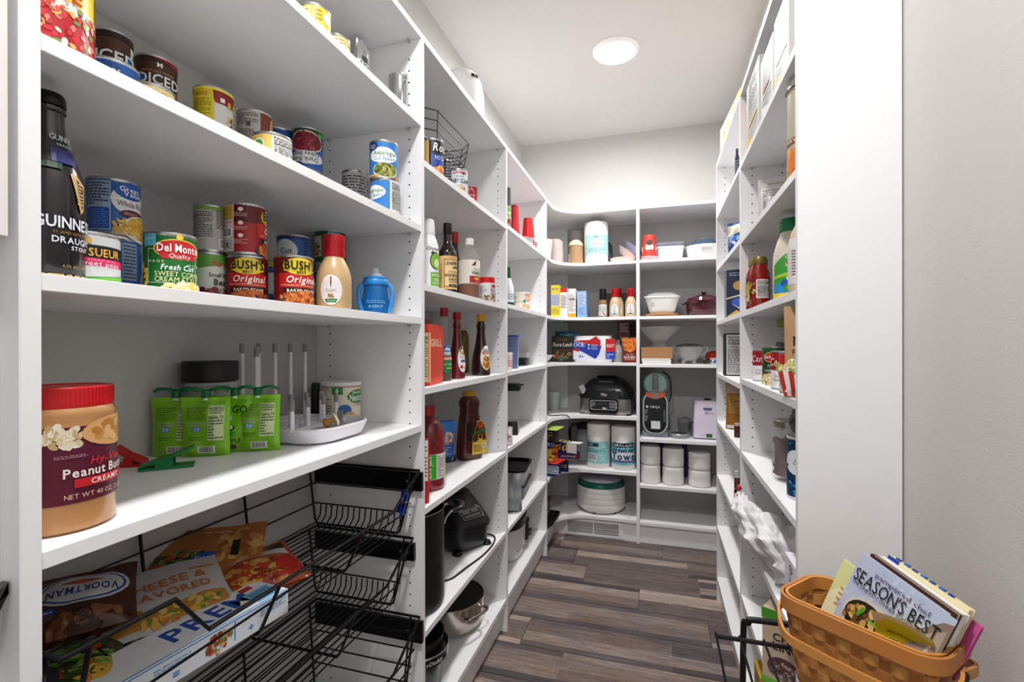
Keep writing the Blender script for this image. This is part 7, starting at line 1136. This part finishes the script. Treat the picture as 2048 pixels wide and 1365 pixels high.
bag('brown kraft popcorn bag with striped popcorn tub', (.326, 1.178), zn[3], .12, .20, .045, math.radians(-8), 'b48f68', shift([('t', .05, .78, .1, 'AIR', '1c1a18', dict(b=1, w=.26)), ('t', .05, .62, .1, 'NON', '1c1a18', dict(b=1, w=.3)), ('t', .04, .5, .06, 'FLAVOR', '3a2a1c', dict(w=.3)), ('r', -.1, .565, .25, .572, '3a2a1c'), ('p', [(-.25, .3), (.25, .3), (.18, .02), (-.18, .02)], 'efe6dc')]+[('p', [(-.25+.1*k, .3), (-.2+.1*k, .3), (-.145+.072*k, .02), (-.18+.072*k, .02)], 'b02a24') for k in range(5)]+[('b', -.28, .26, .28, .42, 60, ['f0e8c8', 'e0d49a', 'c8b86a', '8a9a5a'], .035)], -.12), seed=44, name='popcorn_bag', rough=.7)
# fifth shelf
def masonjar(label, pos, z, r, h, cont):
    t = thing('mason_jar', label, 'jar', (*pos, z)); MB().lathe([(r*.86, 0), (r*.97, .006), (r, .02), (r, h*.74), (r*.94, h*.8), (r*.84, h*.84), (r*.82, h*.92), (r*.78, h*.92), (r*.8, h*.82), (r*.94, h*.74), (r*.94, .012), (0, .008)], 36).build('glass_body', MC['thin'] if 'thin' in MC else mat('e2e8e5', .04, alpha=.09, coat=.5, name='thin_glass'), t)
    MB().lathe([(r*.85, h*.88), (r*.87, h*.885), (r*.87, h*.985), (r*.82, h), (0, h)], 36).build('lid', mat('b8b4ac', .3, .9), t); rn = random.Random(int(r*1e4)); mb = MB()
    for k in range(70):
        a, q, z_ = rn.uniform(0, 2*PI), math.sqrt(rn.random())*r*.8, rn.uniform(.014, h*.7); b_ = bmesh.new(); bmesh.ops.create_icosphere(b_, subdivisions=1, radius=rn.uniform(.006, .012))
        for v in b_.verts: v.co = v.co*rn.uniform(.7, 1.1)+Vector((q*math.cos(a), q*math.sin(a), z_))
        mb.bm(b_, 0)
    mb.lathe([(0, .012), (r*.8, .014), (r*.82, h*.62), (r*.5, h*.66), (0, h*.66)], 20); mb.build('dried_fruit', mat(cont, .55), t, kind='stuff'); return t
_p = tan_(1541.5, -1, .045, y=1.455); masonjar('tall mason jar filled with dark red dried fruit', _p[:2], zn[4], .045, .163, '4a1414')
_p = tan_(1572, -1, .034, y=1.295); can('tall blue patterned nut canister with white lid', _p, .034, .148, zn[4], '16324e', [('b', -.5, .05, .5, .95, 110, ['2f78b0', '1c4a7a', '3f94c8', '0f2438'], .035), ('e', -.08, .6, .2, .2, 'e6ebee'), ('l', -.14, .56, .0, .62, 2, '5a7a8a')], cat='canister', name='nut_canister', tin=mat('dedede', .35))
masonjar('small glass jar stacked on the blue nut canister', _p[:2], zn[4]+.1484, .031, .078, '2c2420')
# sixth shelf: carrier bag, jar, box
pts = [(.270, 1.765, .752), (.258, 1.72, .748), (.256, 1.66, .738), (.268, 1.58, .724), (.292, 1.49, .716), (.315, 1.41, .712), (.33, 1.34, .708), (.335, 1.29, .704)]
rad = [.008, .020, .030, .044, .058, .062, .058, .02]
rn = random.Random(12); path = bez(pts, 7); n_ = len(path); mb = MB(); rings = []
for i, p in enumerate(path):
    f_ = i/(n_-1)*(len(rad)-1); k0 = min(int(f_), len(rad)-2); rr = rad[k0]*(1-(f_-k0))+rad[k0+1]*(f_-k0); ringp = []
    for k in range(44):
        a = 2*PI*k/44; w_ = rr*(1+.14*math.sin(3*a+i*.35)+.11*math.sin(7*a-i*.5)+.08*math.sin(11*a+i*.8)+.07*math.sin(17*a-i*.7)+.02*rn.uniform(-1,1)); z_ = p.z+w_*math.sin(a)*.98
        ringp.append((max(min(p.x+w_*math.cos(a)*.85, .45), .2), p.y+.25*w_*math.cos(a+1), min(max(z_, zn[5]+.002), ZRN[4]-.004 if p.x+w_*math.cos(a) > XR-.01 else 2)))
    rings.append(ringp)
gb = mb.loft(rings).build('carrier_bag', mat('f2f1f3', .32, trans=.2, ior=1.2, name='thin_white_plastic'), None, smooth=80); tag(gb, 'crumpled white plastic carrier bag spilling off the shelf', 'plastic bag')
for (c_, s_) in (((.262, 1.758, .770), .011), ((.254, 1.735, .735), .012), ((.250, 1.70, .757), .009)):
    b_ = bmesh.new(); bmesh.ops.create_icosphere(b_, subdivisions=2, radius=s_)
    for vv in b_.verts: vv.co = Vector((vv.co.x*.7, vv.co.y*1.4, vv.co.z*1.0))*(1+.3*math.sin(vv.co.x*900+vv.co.z*700))+Vector(c_)
    MB().bm(b_).build('red_print_patch', mat('c0283a', .35), gb, smooth=60)
bottle('brown jar standing behind the carrier bag', (.41, 1.52), zn[5], [(.034, 0), (.036, .004), (.036, .12), (.03, .14)], mat('4a3314', .2, coat=.3), 'brown_jar', cat='jar', cap=[(.031, .138), (.032, .14), (.032, .16), (0, .16)], capm=mat('6a5020', .4), capname='lid')
ybox('white box with grey script lettering at the end panel', 1569, 1591, 1050, .285, zn[5], .07, 'e4e0e6', [('t', 0, .5, .3, 'Allure', '6a6472', dict(i=1, rot=90, w=.8)), ('r', -.25, .0, .25, .05, '8a8292')], (), h=.13)
# seventh shelf
yf, yn = 1.64, 1.30
ch = carton('tall chia seed pouch box with green top and seed bowl', (.335, 1.40), zn[6], .10, .14, .19, math.radians(-30), 'c9b39a', {'front': [('r', -.27, .86, .27, 1, '4a9a24'), ('t', .04, .66, .1, 'CHIA', '26201a', dict(b=1, w=.34)), ('t', .04, .54, .1, 'LINO', '26201a', dict(b=1, w=.34)), ('e', .0, .26, .2, .15, '5a3a44'), ('b', -.18, .1, .2, .36, 80, ['8a7060', 'b8a088', '4a3434', '6a5850'], .025), ('r', -.27, 0, .27, .08, '6ab43a')], 'left': [('r', -.36, .7, .36, 1.0, '4a9a24'), ('b', -.3, .1, .3, .7, 60, ['8a8078', 'b0a498', '5a524c'], .04), ('l', -.3, .3, .3, .6, 8, '8a8078'), ('r', -.36, 0, .36, .07, '6ab43a')]}, U=.19)
bag('crinkled blue and silver chip bag at the end panel', (.345, 1.195), zn[6], .10, .19, .05, math.radians(-70), '9a9c9e', [('p', [(-.25, .62), (.25, .72), (.25, .95), (-.25, .9)], '2560c0'), ('l', -.22, .1, .22, .55, 9, '2a2a2c'), ('p', [(-.25, .6), (.25, .7), (.25, .74), (-.25, .66)], 'e8ecf2')], seed=46, metal=.2, wob=.004)
# bottom shelf
carton('small yellow and black box on the lowest right shelf', (.32, 1.62), zn[7], .06, .09, .12, 0, 'b8942c', {'front': [('b', -.2, .1, .2, .9, 20, ['3a3018', 'd8b84a', '6a5a24'], .09)], 'left': [('b', -.3, .1, .3, .9, 30, ['3a3018', 'd8b84a', '6a5a24'], .09)]})
t = thing('plastic_tub', 'white plastic tub with ringed lid on the lowest shelf', 'tub', (.361, 1.36, zn[7])); MB().lathe([(.07, 0), (.074, .004), (.082, .13)], 44).build('tub_body', mat('eceaea', .4), t); MB().lathe([(.082, .13), (.087, .132), (.087, .144), (.083, .148), (.076, .148), (.072, .144), (.06, .144), (.057, .147), (.05, .147), (0, .1465)], 44).build('lid', mat('f2f0f0', .4), t)
# ================================================================ right hand shelves, farther bay
_yb = carton('yellow box lying along the top of the right shelving', (.332, 2.276), TOPZ+TH, .06, .368, .1305, math.radians(4.3), 'e6c878', {'left': [('r', -1.3, .05, 1.3, .95, 'efd9a0'), ('b', -.9, .15, .9, .85, 40, ['e8b85a', 'f4e4b8', 'd8a04a', 'c8845a'], .14), ('r', .9, .05, 1.3, .95, 'e0c83a')], 'front': [('r', -.2, .05, .2, .95, 'd8c43a'), ('r', -.2, .8, .2, .95, '5a9a3a')]}, U=.15)
bot('slim navy bottle by the divider on the upper far shelf', 1470, 1479, 300, None, zf_[0], [(.95, 0), (1, .02), (1, .8), (.6, .88)], mat('343c4c', .3), 'navy_bottle', y=2.18, cap=capf(.62, .87, 1), capm=mat('4a5260', .4), items=[('l', -.06, .1, .06, .75, 12, '8a94a4')])
bag('blue and cream snack bag on the far shelf', (.33, 2.13), zf_[1], .12, .13, .06, math.radians(-35), '2a5a9a', [('p', [(-.46, .55), (.46, .75), (.46, .95), (-.46, .9)], 'e0d8c4'), ('b', -.4, .1, .4, .6, 40, ['3a78c0', '1c4280', '8ab0dc', 'd8dce4'], .08)], seed=51, wob=.004)
carton('slim navy box behind the blue snack bag', (.335, 2.36), zf_[1], .05, .03, .175, 0, '1c2a66', {'front': [('l', -.12, .1, .12, .9, 10, '5a6ab0')], 'left': [('l', -.08, .1, .08, .9, 10, 'c8ccdc')]})
carton('tan box above the blue snack bag at the divider', (.38, 2.24), zf_[1], .06, .06, .20, 0, 'b49a84', {'front': [('l', -.12, .3, .12, .8, 5, '4a3a30')]})
carton('navy box with a gold leaf design beside the divider', (.318, 2.17), zf_[2], .075, .11, .19, math.radians(-12), '1a2248', {'front': [('e', .05, .66, .12, .1, 'c89a4a'), ('e', .04, .3, .14, .1, '2f62c0'), ('p', [(-.2, .4), (.2, .5), (.2, .47), (-.2, .37)], 'e6e2d8'), ('p', [(-.1, .28), (.2, .1), (.2, .05)], 'f0ece4'), ('p', [(-.2, .0), (.2, .0), (.0, .14)], 'e0b048'), ('l', -.14, .86, .16, .95, 2, 'b8c0d8')], 'left': [('r', -.28, .02, .28, .98, 'b9bcc4'), ('l', -.2, .1, .2, .9, 10, '5a6280')]}, U=.19)
carton('slim pale grey box behind the navy gold box', (.318, 2.33), zf_[2], .06, .04, .18, math.radians(-8), 'a8aaa8', {'front': [('l', -.12, .1, .12, .9, 9, '6a6e70')]})
hh = .186; carton('black and green box with full nutrition panel', (.335, 2.315), zf_[3], .105, .07, hh, math.radians(-2), '122018', {'front': nutri(-.24, .03, .27, .97, '')+[('r', .1, .84, .26, .9, '111111')]}, U=hh)
bag('golden brown cereal pouch standing on the far shelf', (.345, 2.27), zf_[4], .12, .20, .05, math.radians(-10), '9a6a28', [('p', [(-.28, .78), (.28, .78), (.28, .98), (-.28, .98)], 'b8a48c'), ('l', -.24, .35, -.04, .75, 8, 'd8b068'), ('t', .16, .68, .08, 'CHEX', 'e8d8b0', dict(w=.26)), ('e', .16, .36, .12, .09, '3a7a4a'), ('b', .02, .08, .28, .4, 30, ['c88a5a', 'e0b890', '8a4a2c', 'e8d8c8'], .05), ('r', -.28, .02, .28, .1, 'd8d0c4')], seed=53, name='cereal_pouch', cat='pouch', crimp=.02)
_p = cyl(1470, 1480, y=2.10); bot('tiny dark jar with pink label beside the cereal pouch', 1468, 1480, 856, None, zf_[4], [(.95, 0), (1, .04), (1, .8), (.9, .84)], mat('4a1c20', .3), 'small_jar', cat='jar', y=2.08, h=.055, cap=capf(.95, .83, 1), capm=mat('c8b0a8', .4), capname='lid')
bot('dark spice jar half hidden by the divider, lower far shelf', 1468, 1481, 905, None, zf_[5], [(.95, 0), (1, .03), (1, .72), (.8, .8)], mat('5a3024', .25), 'spice_jar', cat='jar', y=2.08, h=.125, cap=capf(.85, .79, 1), capm=mat('d0cccc', .4), capname='lid', items=[('r', -.2, .1, .2, .5, '2a1a2a'), ('b', -.2, .1, .2, .5, 16, ['c87a4a', '6a3a5a', 'e0b890'], .06)])
# ================================================================ wire rack and wicker basket with cookbooks
RZ = .700
t = thing('wire_rack', 'black wire rack carrying the wicker basket', 'rack', (.28, .80, 0)); ox = Vector((.28, .80, 0))
def T(name, pts, r, seg=8): return MB().tube([Vector(p)-ox for p in pts], r, seg).build(name, BLACKM, t)
T('frame_tube', bez([(.161, 1.035, 0), (.161, 1.035, .35), (.161, 1.035, RZ-.03), (.170, 1.035, RZ+.004), (.20, 1.035, RZ+.012), (.44, 1.035, RZ+.012)], 6), .0058, 10)
T('frame_tube', [(.161, .52, 0), (.161, .52, RZ-.012), (.44, .52, RZ-.012), (.44, .52, 0)], .0058, 10); T('frame_tube', [(.44, 1.035, RZ+.01), (.44, 1.035, 0)], .0058, 10)
T('cross_rod', [(.104, .986, RZ-.004), (.445, .986, RZ-.004)], .0042); T('cross_rod', [(.104, .52, RZ-.004), (.445, .52, RZ-.004)], .0042); T('cross_rod', [(.161, .52, .2), (.161, 1.035, .2)], .0042); T('cross_rod', [(.44, .52, .2), (.44, 1.035, .2)], .0042)
for k in range(9): x = .106+.0415*k; T('shelf_wire', [(x, .99, RZ), (x, .515, RZ)], .0024, 6)
# basket
bc = (.306, .857); BRZ = math.radians(-41); Lx, Ly, BH = .208, .126, .140
WK = ['b5793f', 'a86a34', 'c08848', '9c6130']
def wk(i):
    m = mat(WK[i % 4], .45, bump=(140, .25, .0008), name='wicker_%d' % (i % 4)); return m
bt = thing('wicker_basket', 'woven brown wicker basket full of cookbooks', 'basket', (*bc, RZ+.0028), BRZ)
def per(f_, z):   # point on the basket wall at perimeter fraction f_, height z
    s = z/BH; w, d = Lx*(.84+.16*s), Ly*(.80+.20*s); r = .032
    segs = [(w-2*r), PI/2*r, (d-2*r), PI/2*r]*2; tot = sum(segs); q = (f_ % 1)*tot; i = 0
    while q > segs[i]: q -= segs[i]; i += 1
    cs = [(w/2-r, -d/2+r, -90), (w/2-r, d/2-r, 0), (-w/2+r, d/2-r, 90), (-w/2+r, -d/2+r, 180)]
    if i % 2 == 0:
        j = i//2
        if j == 0: p, n = Vector((-w/2+r+q, -d/2, z)), Vector((0, -1, 0))
        elif j == 1: p, n = Vector((w/2, -d/2+r+q, z)), Vector((1, 0, 0))
        elif j == 2: p, n = Vector((w/2-r-q, d/2, z)), Vector((0, 1, 0))
        else: p, n = Vector((-w/2, d/2-r-q, z)), Vector((-1, 0, 0))
    else:
        c = cs[i//2]; a = math.radians(c[2])+q/r; n = Vector((math.cos(a), math.sin(a), 0)); p = Vector((c[0], c[1], z))+n*r
    return p, n
NU = 34
for k in range(NU):
    f_ = (k+.5)/NU; mb = MB(); hw = .0072; rings = []
    for j in range(13):
        z = .002+(BH-.008)*j/12; p, n = per(f_, z); tg = n.cross(Vector((0, 0, 1))); o_ = n*(.0011*math.sin((j/12)*7*PI+(k % 2)*PI))
        rings.append([p+o_-tg*hw-n*.0007, p+o_+tg*hw-n*.0007, p+o_+tg*hw+n*.0007, p+o_-tg*hw+n*.0007])
    mb.loft(rings).build('upright_splint', wk(k*3+1), bt, smooth=50)
for j in range(7):
    z = .010+j*.0172; rings = []; N_ = NU*4
    for i in range(N_):
        f_ = i/N_; p, n = per(f_, z); ph = (f_*NU+j)*PI; o_ = n*(.0028*math.sin(ph)); p2, n2 = per(f_, z+.0168)
        rings.append([p+o_-n*.0006, p2+o_-n*.0006, p2+o_+n*.0006, p+o_+n*.0006])
    mb = MB(); vs = [v for r_ in rings for v in r_]; fs = []
    for i in range(N_):
        i2 = (i+1) % N_
        for q in range(4): q2 = (q+1) % 4; fs.append((i*4+q, i*4+q2, i2*4+q2, i2*4+q))
    mb.add(vs, fs).build('weaver', wk(j*2), bt, smooth=60)
for s_, z0, z1, off, nm in ((1, BH-.020, BH+.002, .0034, 'outer_rim_band'), (-1, BH-.018, BH+.003, -.0034, 'inner_rim_band')):
    rings = []; N_ = 96
    for i in range(N_):
        p, n = per(i/N_, BH); th = .0022
        rings.append([Vector((p.x, p.y, z0))+n*(off-th), Vector((p.x, p.y, z1))+n*(off-th), Vector((p.x, p.y, z1))+n*(off+th), Vector((p.x, p.y, z0))+n*(off+th)])
    vs = [v for r_ in rings for v in r_]; fs = [(i*4+q, i*4+(q+1) % 4, ((i+1) % N_)*4+(q+1) % 4, ((i+1) % N_)*4+q) for i in range(N_) for q in range(4)]
    MB().add(vs, fs).build(nm, mat('b9783a' if s_ > 0 else 'c8883f', .4, name='rim_wood', bump=(90, .2, .001)), bt, smooth=50)
MB().prism(rrect(Lx*.82, Ly*.78, .03), 0, .004).build('basket_floor', wk(3), bt)
for sd in (-1, 1):
    hp = bez([(-Lx*.5-.009, -.012*1, BH-.028), (-Lx*.5-.010, sd*Ly*.30, BH-.036), (-Lx*.40, sd*(Ly*.5+.014), BH-.052), (-Lx*.2, sd*(Ly*.5+.018), BH-.056), (Lx*.2, sd*(Ly*.5+.018), BH-.056), (Lx*.40, sd*(Ly*.5+.014), BH-.052), (Lx*.5+.010, sd*Ly*.30, BH-.036), (Lx*.5+.009, -.012, BH-.028)], 7)
    rings = []
    for i, p in enumerate(hp):
        tg = (hp[min(i+1, len(hp)-1)]-hp[max(i-1, 0)]).normalized(); up = Vector((0, 0, 1)); nn = tg.cross(up).normalized(); up = nn.cross(tg)
        rings.append([p-nn*.0022-up*.0068, p+nn*.0022-up*.0068, p+nn*.0022+up*.0068, p-nn*.0022+up*.0068])
    MB().loft(rings).build('swing_handle', mat('c98a44', .4, name='handle_wood', bump=(90, .2, .001)), bt, smooth=50)
for sx in (-1, 1): MB().lathe([(.0062, -.002), (.0062, .001), (.004, .003), (0, .0036)], 16).rot('Y', sx*PI/2).mv((sx*(Lx*.5+.012), -.012, BH-.028)).build('rivet', mat('3a2c20', .4, .6), bt)
# cookbooks
lv = Vector((math.cos(BRZ), math.sin(BRZ), 0)); sv = Vector((-math.sin(BRZ), math.cos(BRZ), 0))
_c, _ra, _le = math.radians(-20), math.radians(12), math.radians(16)
_l2 = lv*math.cos(_c)+sv*math.sin(_c); _s2 = sv*math.cos(_c)-lv*math.sin(_c); _up = Vector((0, 0, 1))*math.cos(_le)+_s2*math.sin(_le)
BW = _l2*math.cos(_ra)-_up*math.sin(_ra); BHd = _up*math.cos(_ra)+_l2*math.sin(_ra); BN = BW.cross(BHd)
BTL = Vector((0, 0, CAMH))+ray(1725, 1105)*.76
def book(label, off, w, h, th, cover, items, pages='efe9dd'):
    "booklet leaning in the basket; off = (along width, along height, behind) from the front booklet's top left corner"
    t = thing('cookbook', label, 'book', tuple(BTL+BW*off[0]+BHd*(off[1]-h)-BN*off[2]), group='cookbooks in the wicker basket')
    t.rotation_euler = Matrix((BW, -BN, BHd)).transposed().to_euler()
    MB().box((0, 0, 0), (w, .0012, h)).box((0, th-.0012, 0), (w, th, h)).box((0, 0, 0), (.0012, th, h)).build('cover', mat(cover, .35), t)
    MB().box((.0014, .0014, .001), (w-.0015, th-.0014, h-.0012)).build('pages', mat(pages, .7), t)
    if items: do_print(t, items, lambda u, v, n: (u, -n, v), h, rough=.3)
    return t
SB = [('r', .0, .0, .76, 1.0, 'b9c2d8'), ('b', .0, .0, .76, 1.0, 120, ['c4ccdf', 'aeb8d0', 'd0d6e6'], .03), ('p', [(.52, .22), (.76, .22), (.76, .96), (.70, .92), (.50, .5)], '8a7668'), ('p', [(.54, .26), (.74, .3), (.74, .86), (.56, .56)], 'a8968a'), ('p', [(.66, .45), (.68, .45), (.70, .62), (.68, .62)], 'd8d0c8'), ('e', .26, .28, .27, .27, 'd2ccc8'), ('p', [(.38, .5), (.5, .44), (.54, .3), (.44, .4)], '8f8680'), ('e', .25, .28, .225, .225, '2e241c'), ('b', .05, .08, .45, .48, 60, ['6a4a2a', '3a2c1c', 'a87a3a', '4a3a24'], .03), ('b', .08, .12, .42, .44, 14, ['c8a45a', 'd8b878'], .035), ('p', [(.2, .2), (.4, .28), (.42, .25), (.24, .165)], '5aa82c'), ('p', [(.28, .36), (.44, .34), (.44, .31), (.28, .325)], '6abc34'), ('p', [(.36, .12), (.42, .25), (.45, .24), (.4, .11)], '4f9a28'), ('p', [(.16, .3), (.2, .44), (.225, .43), (.19, .29)], '57a02c'), ('t', .40, .90, .05, 'pampered chef', '5a4a7a', dict(w=.44)), ('t', .37, .76, .13, "SEASON'S BEST", '1c1c22', dict(w=.68)), ('t', .30, .645, .035, 'THE ONE-POT DINNER EDITION', '3a3a44', dict(w=.54))]
_K = lambda v: .36+.62*v
SB = SB[:2]+[(a[0], [(p, _K(q)) for p, q in a[1]], a[2]) if a[0] == 'p' else (a[0], a[1], _K(a[2]), a[3]*.82, a[4]*.66, a[5]) if a[0] == 'e' else (a[0], a[1], _K(a[2]), a[3]*.8, *a[4:]) if a[0] == 't' else (a[0], a[1], _K(a[2]), a[3], _K(a[4]), *a[5:]) for a in SB[2:]]
book('recipe booklet titled with a bean dish on its cover', (0, 0, 0), .132, .190, .005, 'b9c2d8', SB)
book('pale yellow booklet showing left of the recipe booklet', (-.026, -.030, .0055), .11, .15, .003, 'e6e0b0', [('r', .0, .0, .9, 1, 'e8e4b8'), ('p', [(0, .6), (.3, 1), (.0, 1)], 'd8dc9a'), ('l', .1, .5, .2, .75, 4, 'c88a3c')])
book('brown backed cookbook directly behind the recipe booklet', (.006, .004, .009), .130, .185, .008, '4a2a20', [], 'e9e4da')
book('thick white cookbook with cream pages, middle of the basket', (.008, .006, .0175), .128, .185, .013, 'd8d2c8', [], 'f0ece2')
bk = book('cookbook with blue checked edge tabs', (.014, .012, .031), .118, .185, .011, 'e8dcb0', [('r', .0, .88, .1, 1.0, '1c3aa0')], 'efe4bc')
for k in range(7): MB().box((.010+.013*k, .001, .1880-.003), (.0165+.013*k, .006+.002*(k % 2), .1872)).build('tab', mat(('1c3aa0', '2f6ac8')[k % 2], .4), bk)
book('cookbook with brown page edges near the wall', (.018, .002, .0425), .104, .170, .007, '5a4034', [], 'e6d8bc')
book('pink and olive covered cookbook against the wall side', (.036, -.004, .050), .104, .165, .005, 'd05a9a', [('r', 0, 0, .85, .45, '7a7a2c')], 'f0ecec')
# curled yellow brochure at the front right
def curl(a, b):
    return (.020+.072*a, -.040+.014*math.sin(b*2.4)-.004*a, .163-.050*b+.006*math.sin(a*PI)-.006*a)
t = MB(); t.grid(curl, 10, 12); t.grid(lambda a, b: (curl(1-a, b)[0], curl(1-a, b)[1]+.0008, curl(1-a, b)[2]), 10, 12)
cb_ = t.build('brochure', mat('dccb22', .45), None, (*bc, RZ+.0028), BRZ, smooth=60); tag(cb_, 'curled yellow brochure at the front right of the basket', 'brochure')
do_print(cb_, [('p', [(0, .62), (.12, .7), (.2, .86), (1, .86), (1, 1), (0, 1)], 'e6cda4'), ('t', .55, .45, .12, 'that will stretch your dollars', '2a2a14', dict(rot=180, w=.7)), ('l', .15, .2, .95, .3, 1, '3a3a1a')], lambda u, v, n: (lambda q: (q[0], q[1]-n*1.5, q[2]))(curl(max(0, min(1, u)), max(0, min(1, 1-v)))), 1.0, step=.1, vstep=.085, base=.0006)
# door lever at the far left edge of the view
_q = on(0, -.64, 26, 1172); t = thing('door_lever', 'dark metal lever handle at the far left edge', 'handle', (-.66, _q.y-.02, _q.z-.02))
MB().lathe([(.022, 0), (.022, .006), (.01, .008), (.01, .022)], 24).rot('Y', PI/2).mv((0, -.03, .0)).build('rose', mat('8a8784', .3, .9), t)
MB().loft([[(.012+dx, y, z+dz) for dx, dz in ((-.005, -.006), (.005, -.006), (.005, .006), (-.005, .006))] for y, z in ((-.035, .0), (-.01, .002), (.018, .018))]).build('lever', mat('6a6663', .25, .9), t); MB().loft([[(.012+dx, y, z+dz) for dx, dz in ((-.005, -.006), (.005, -.006), (.005, .006), (-.005, .006))] for y, z in ((.018, .018), (-.005, -.03), (-.02, -.06))]).build('lever_tail', mat('3c3a39', .3, .9), t)
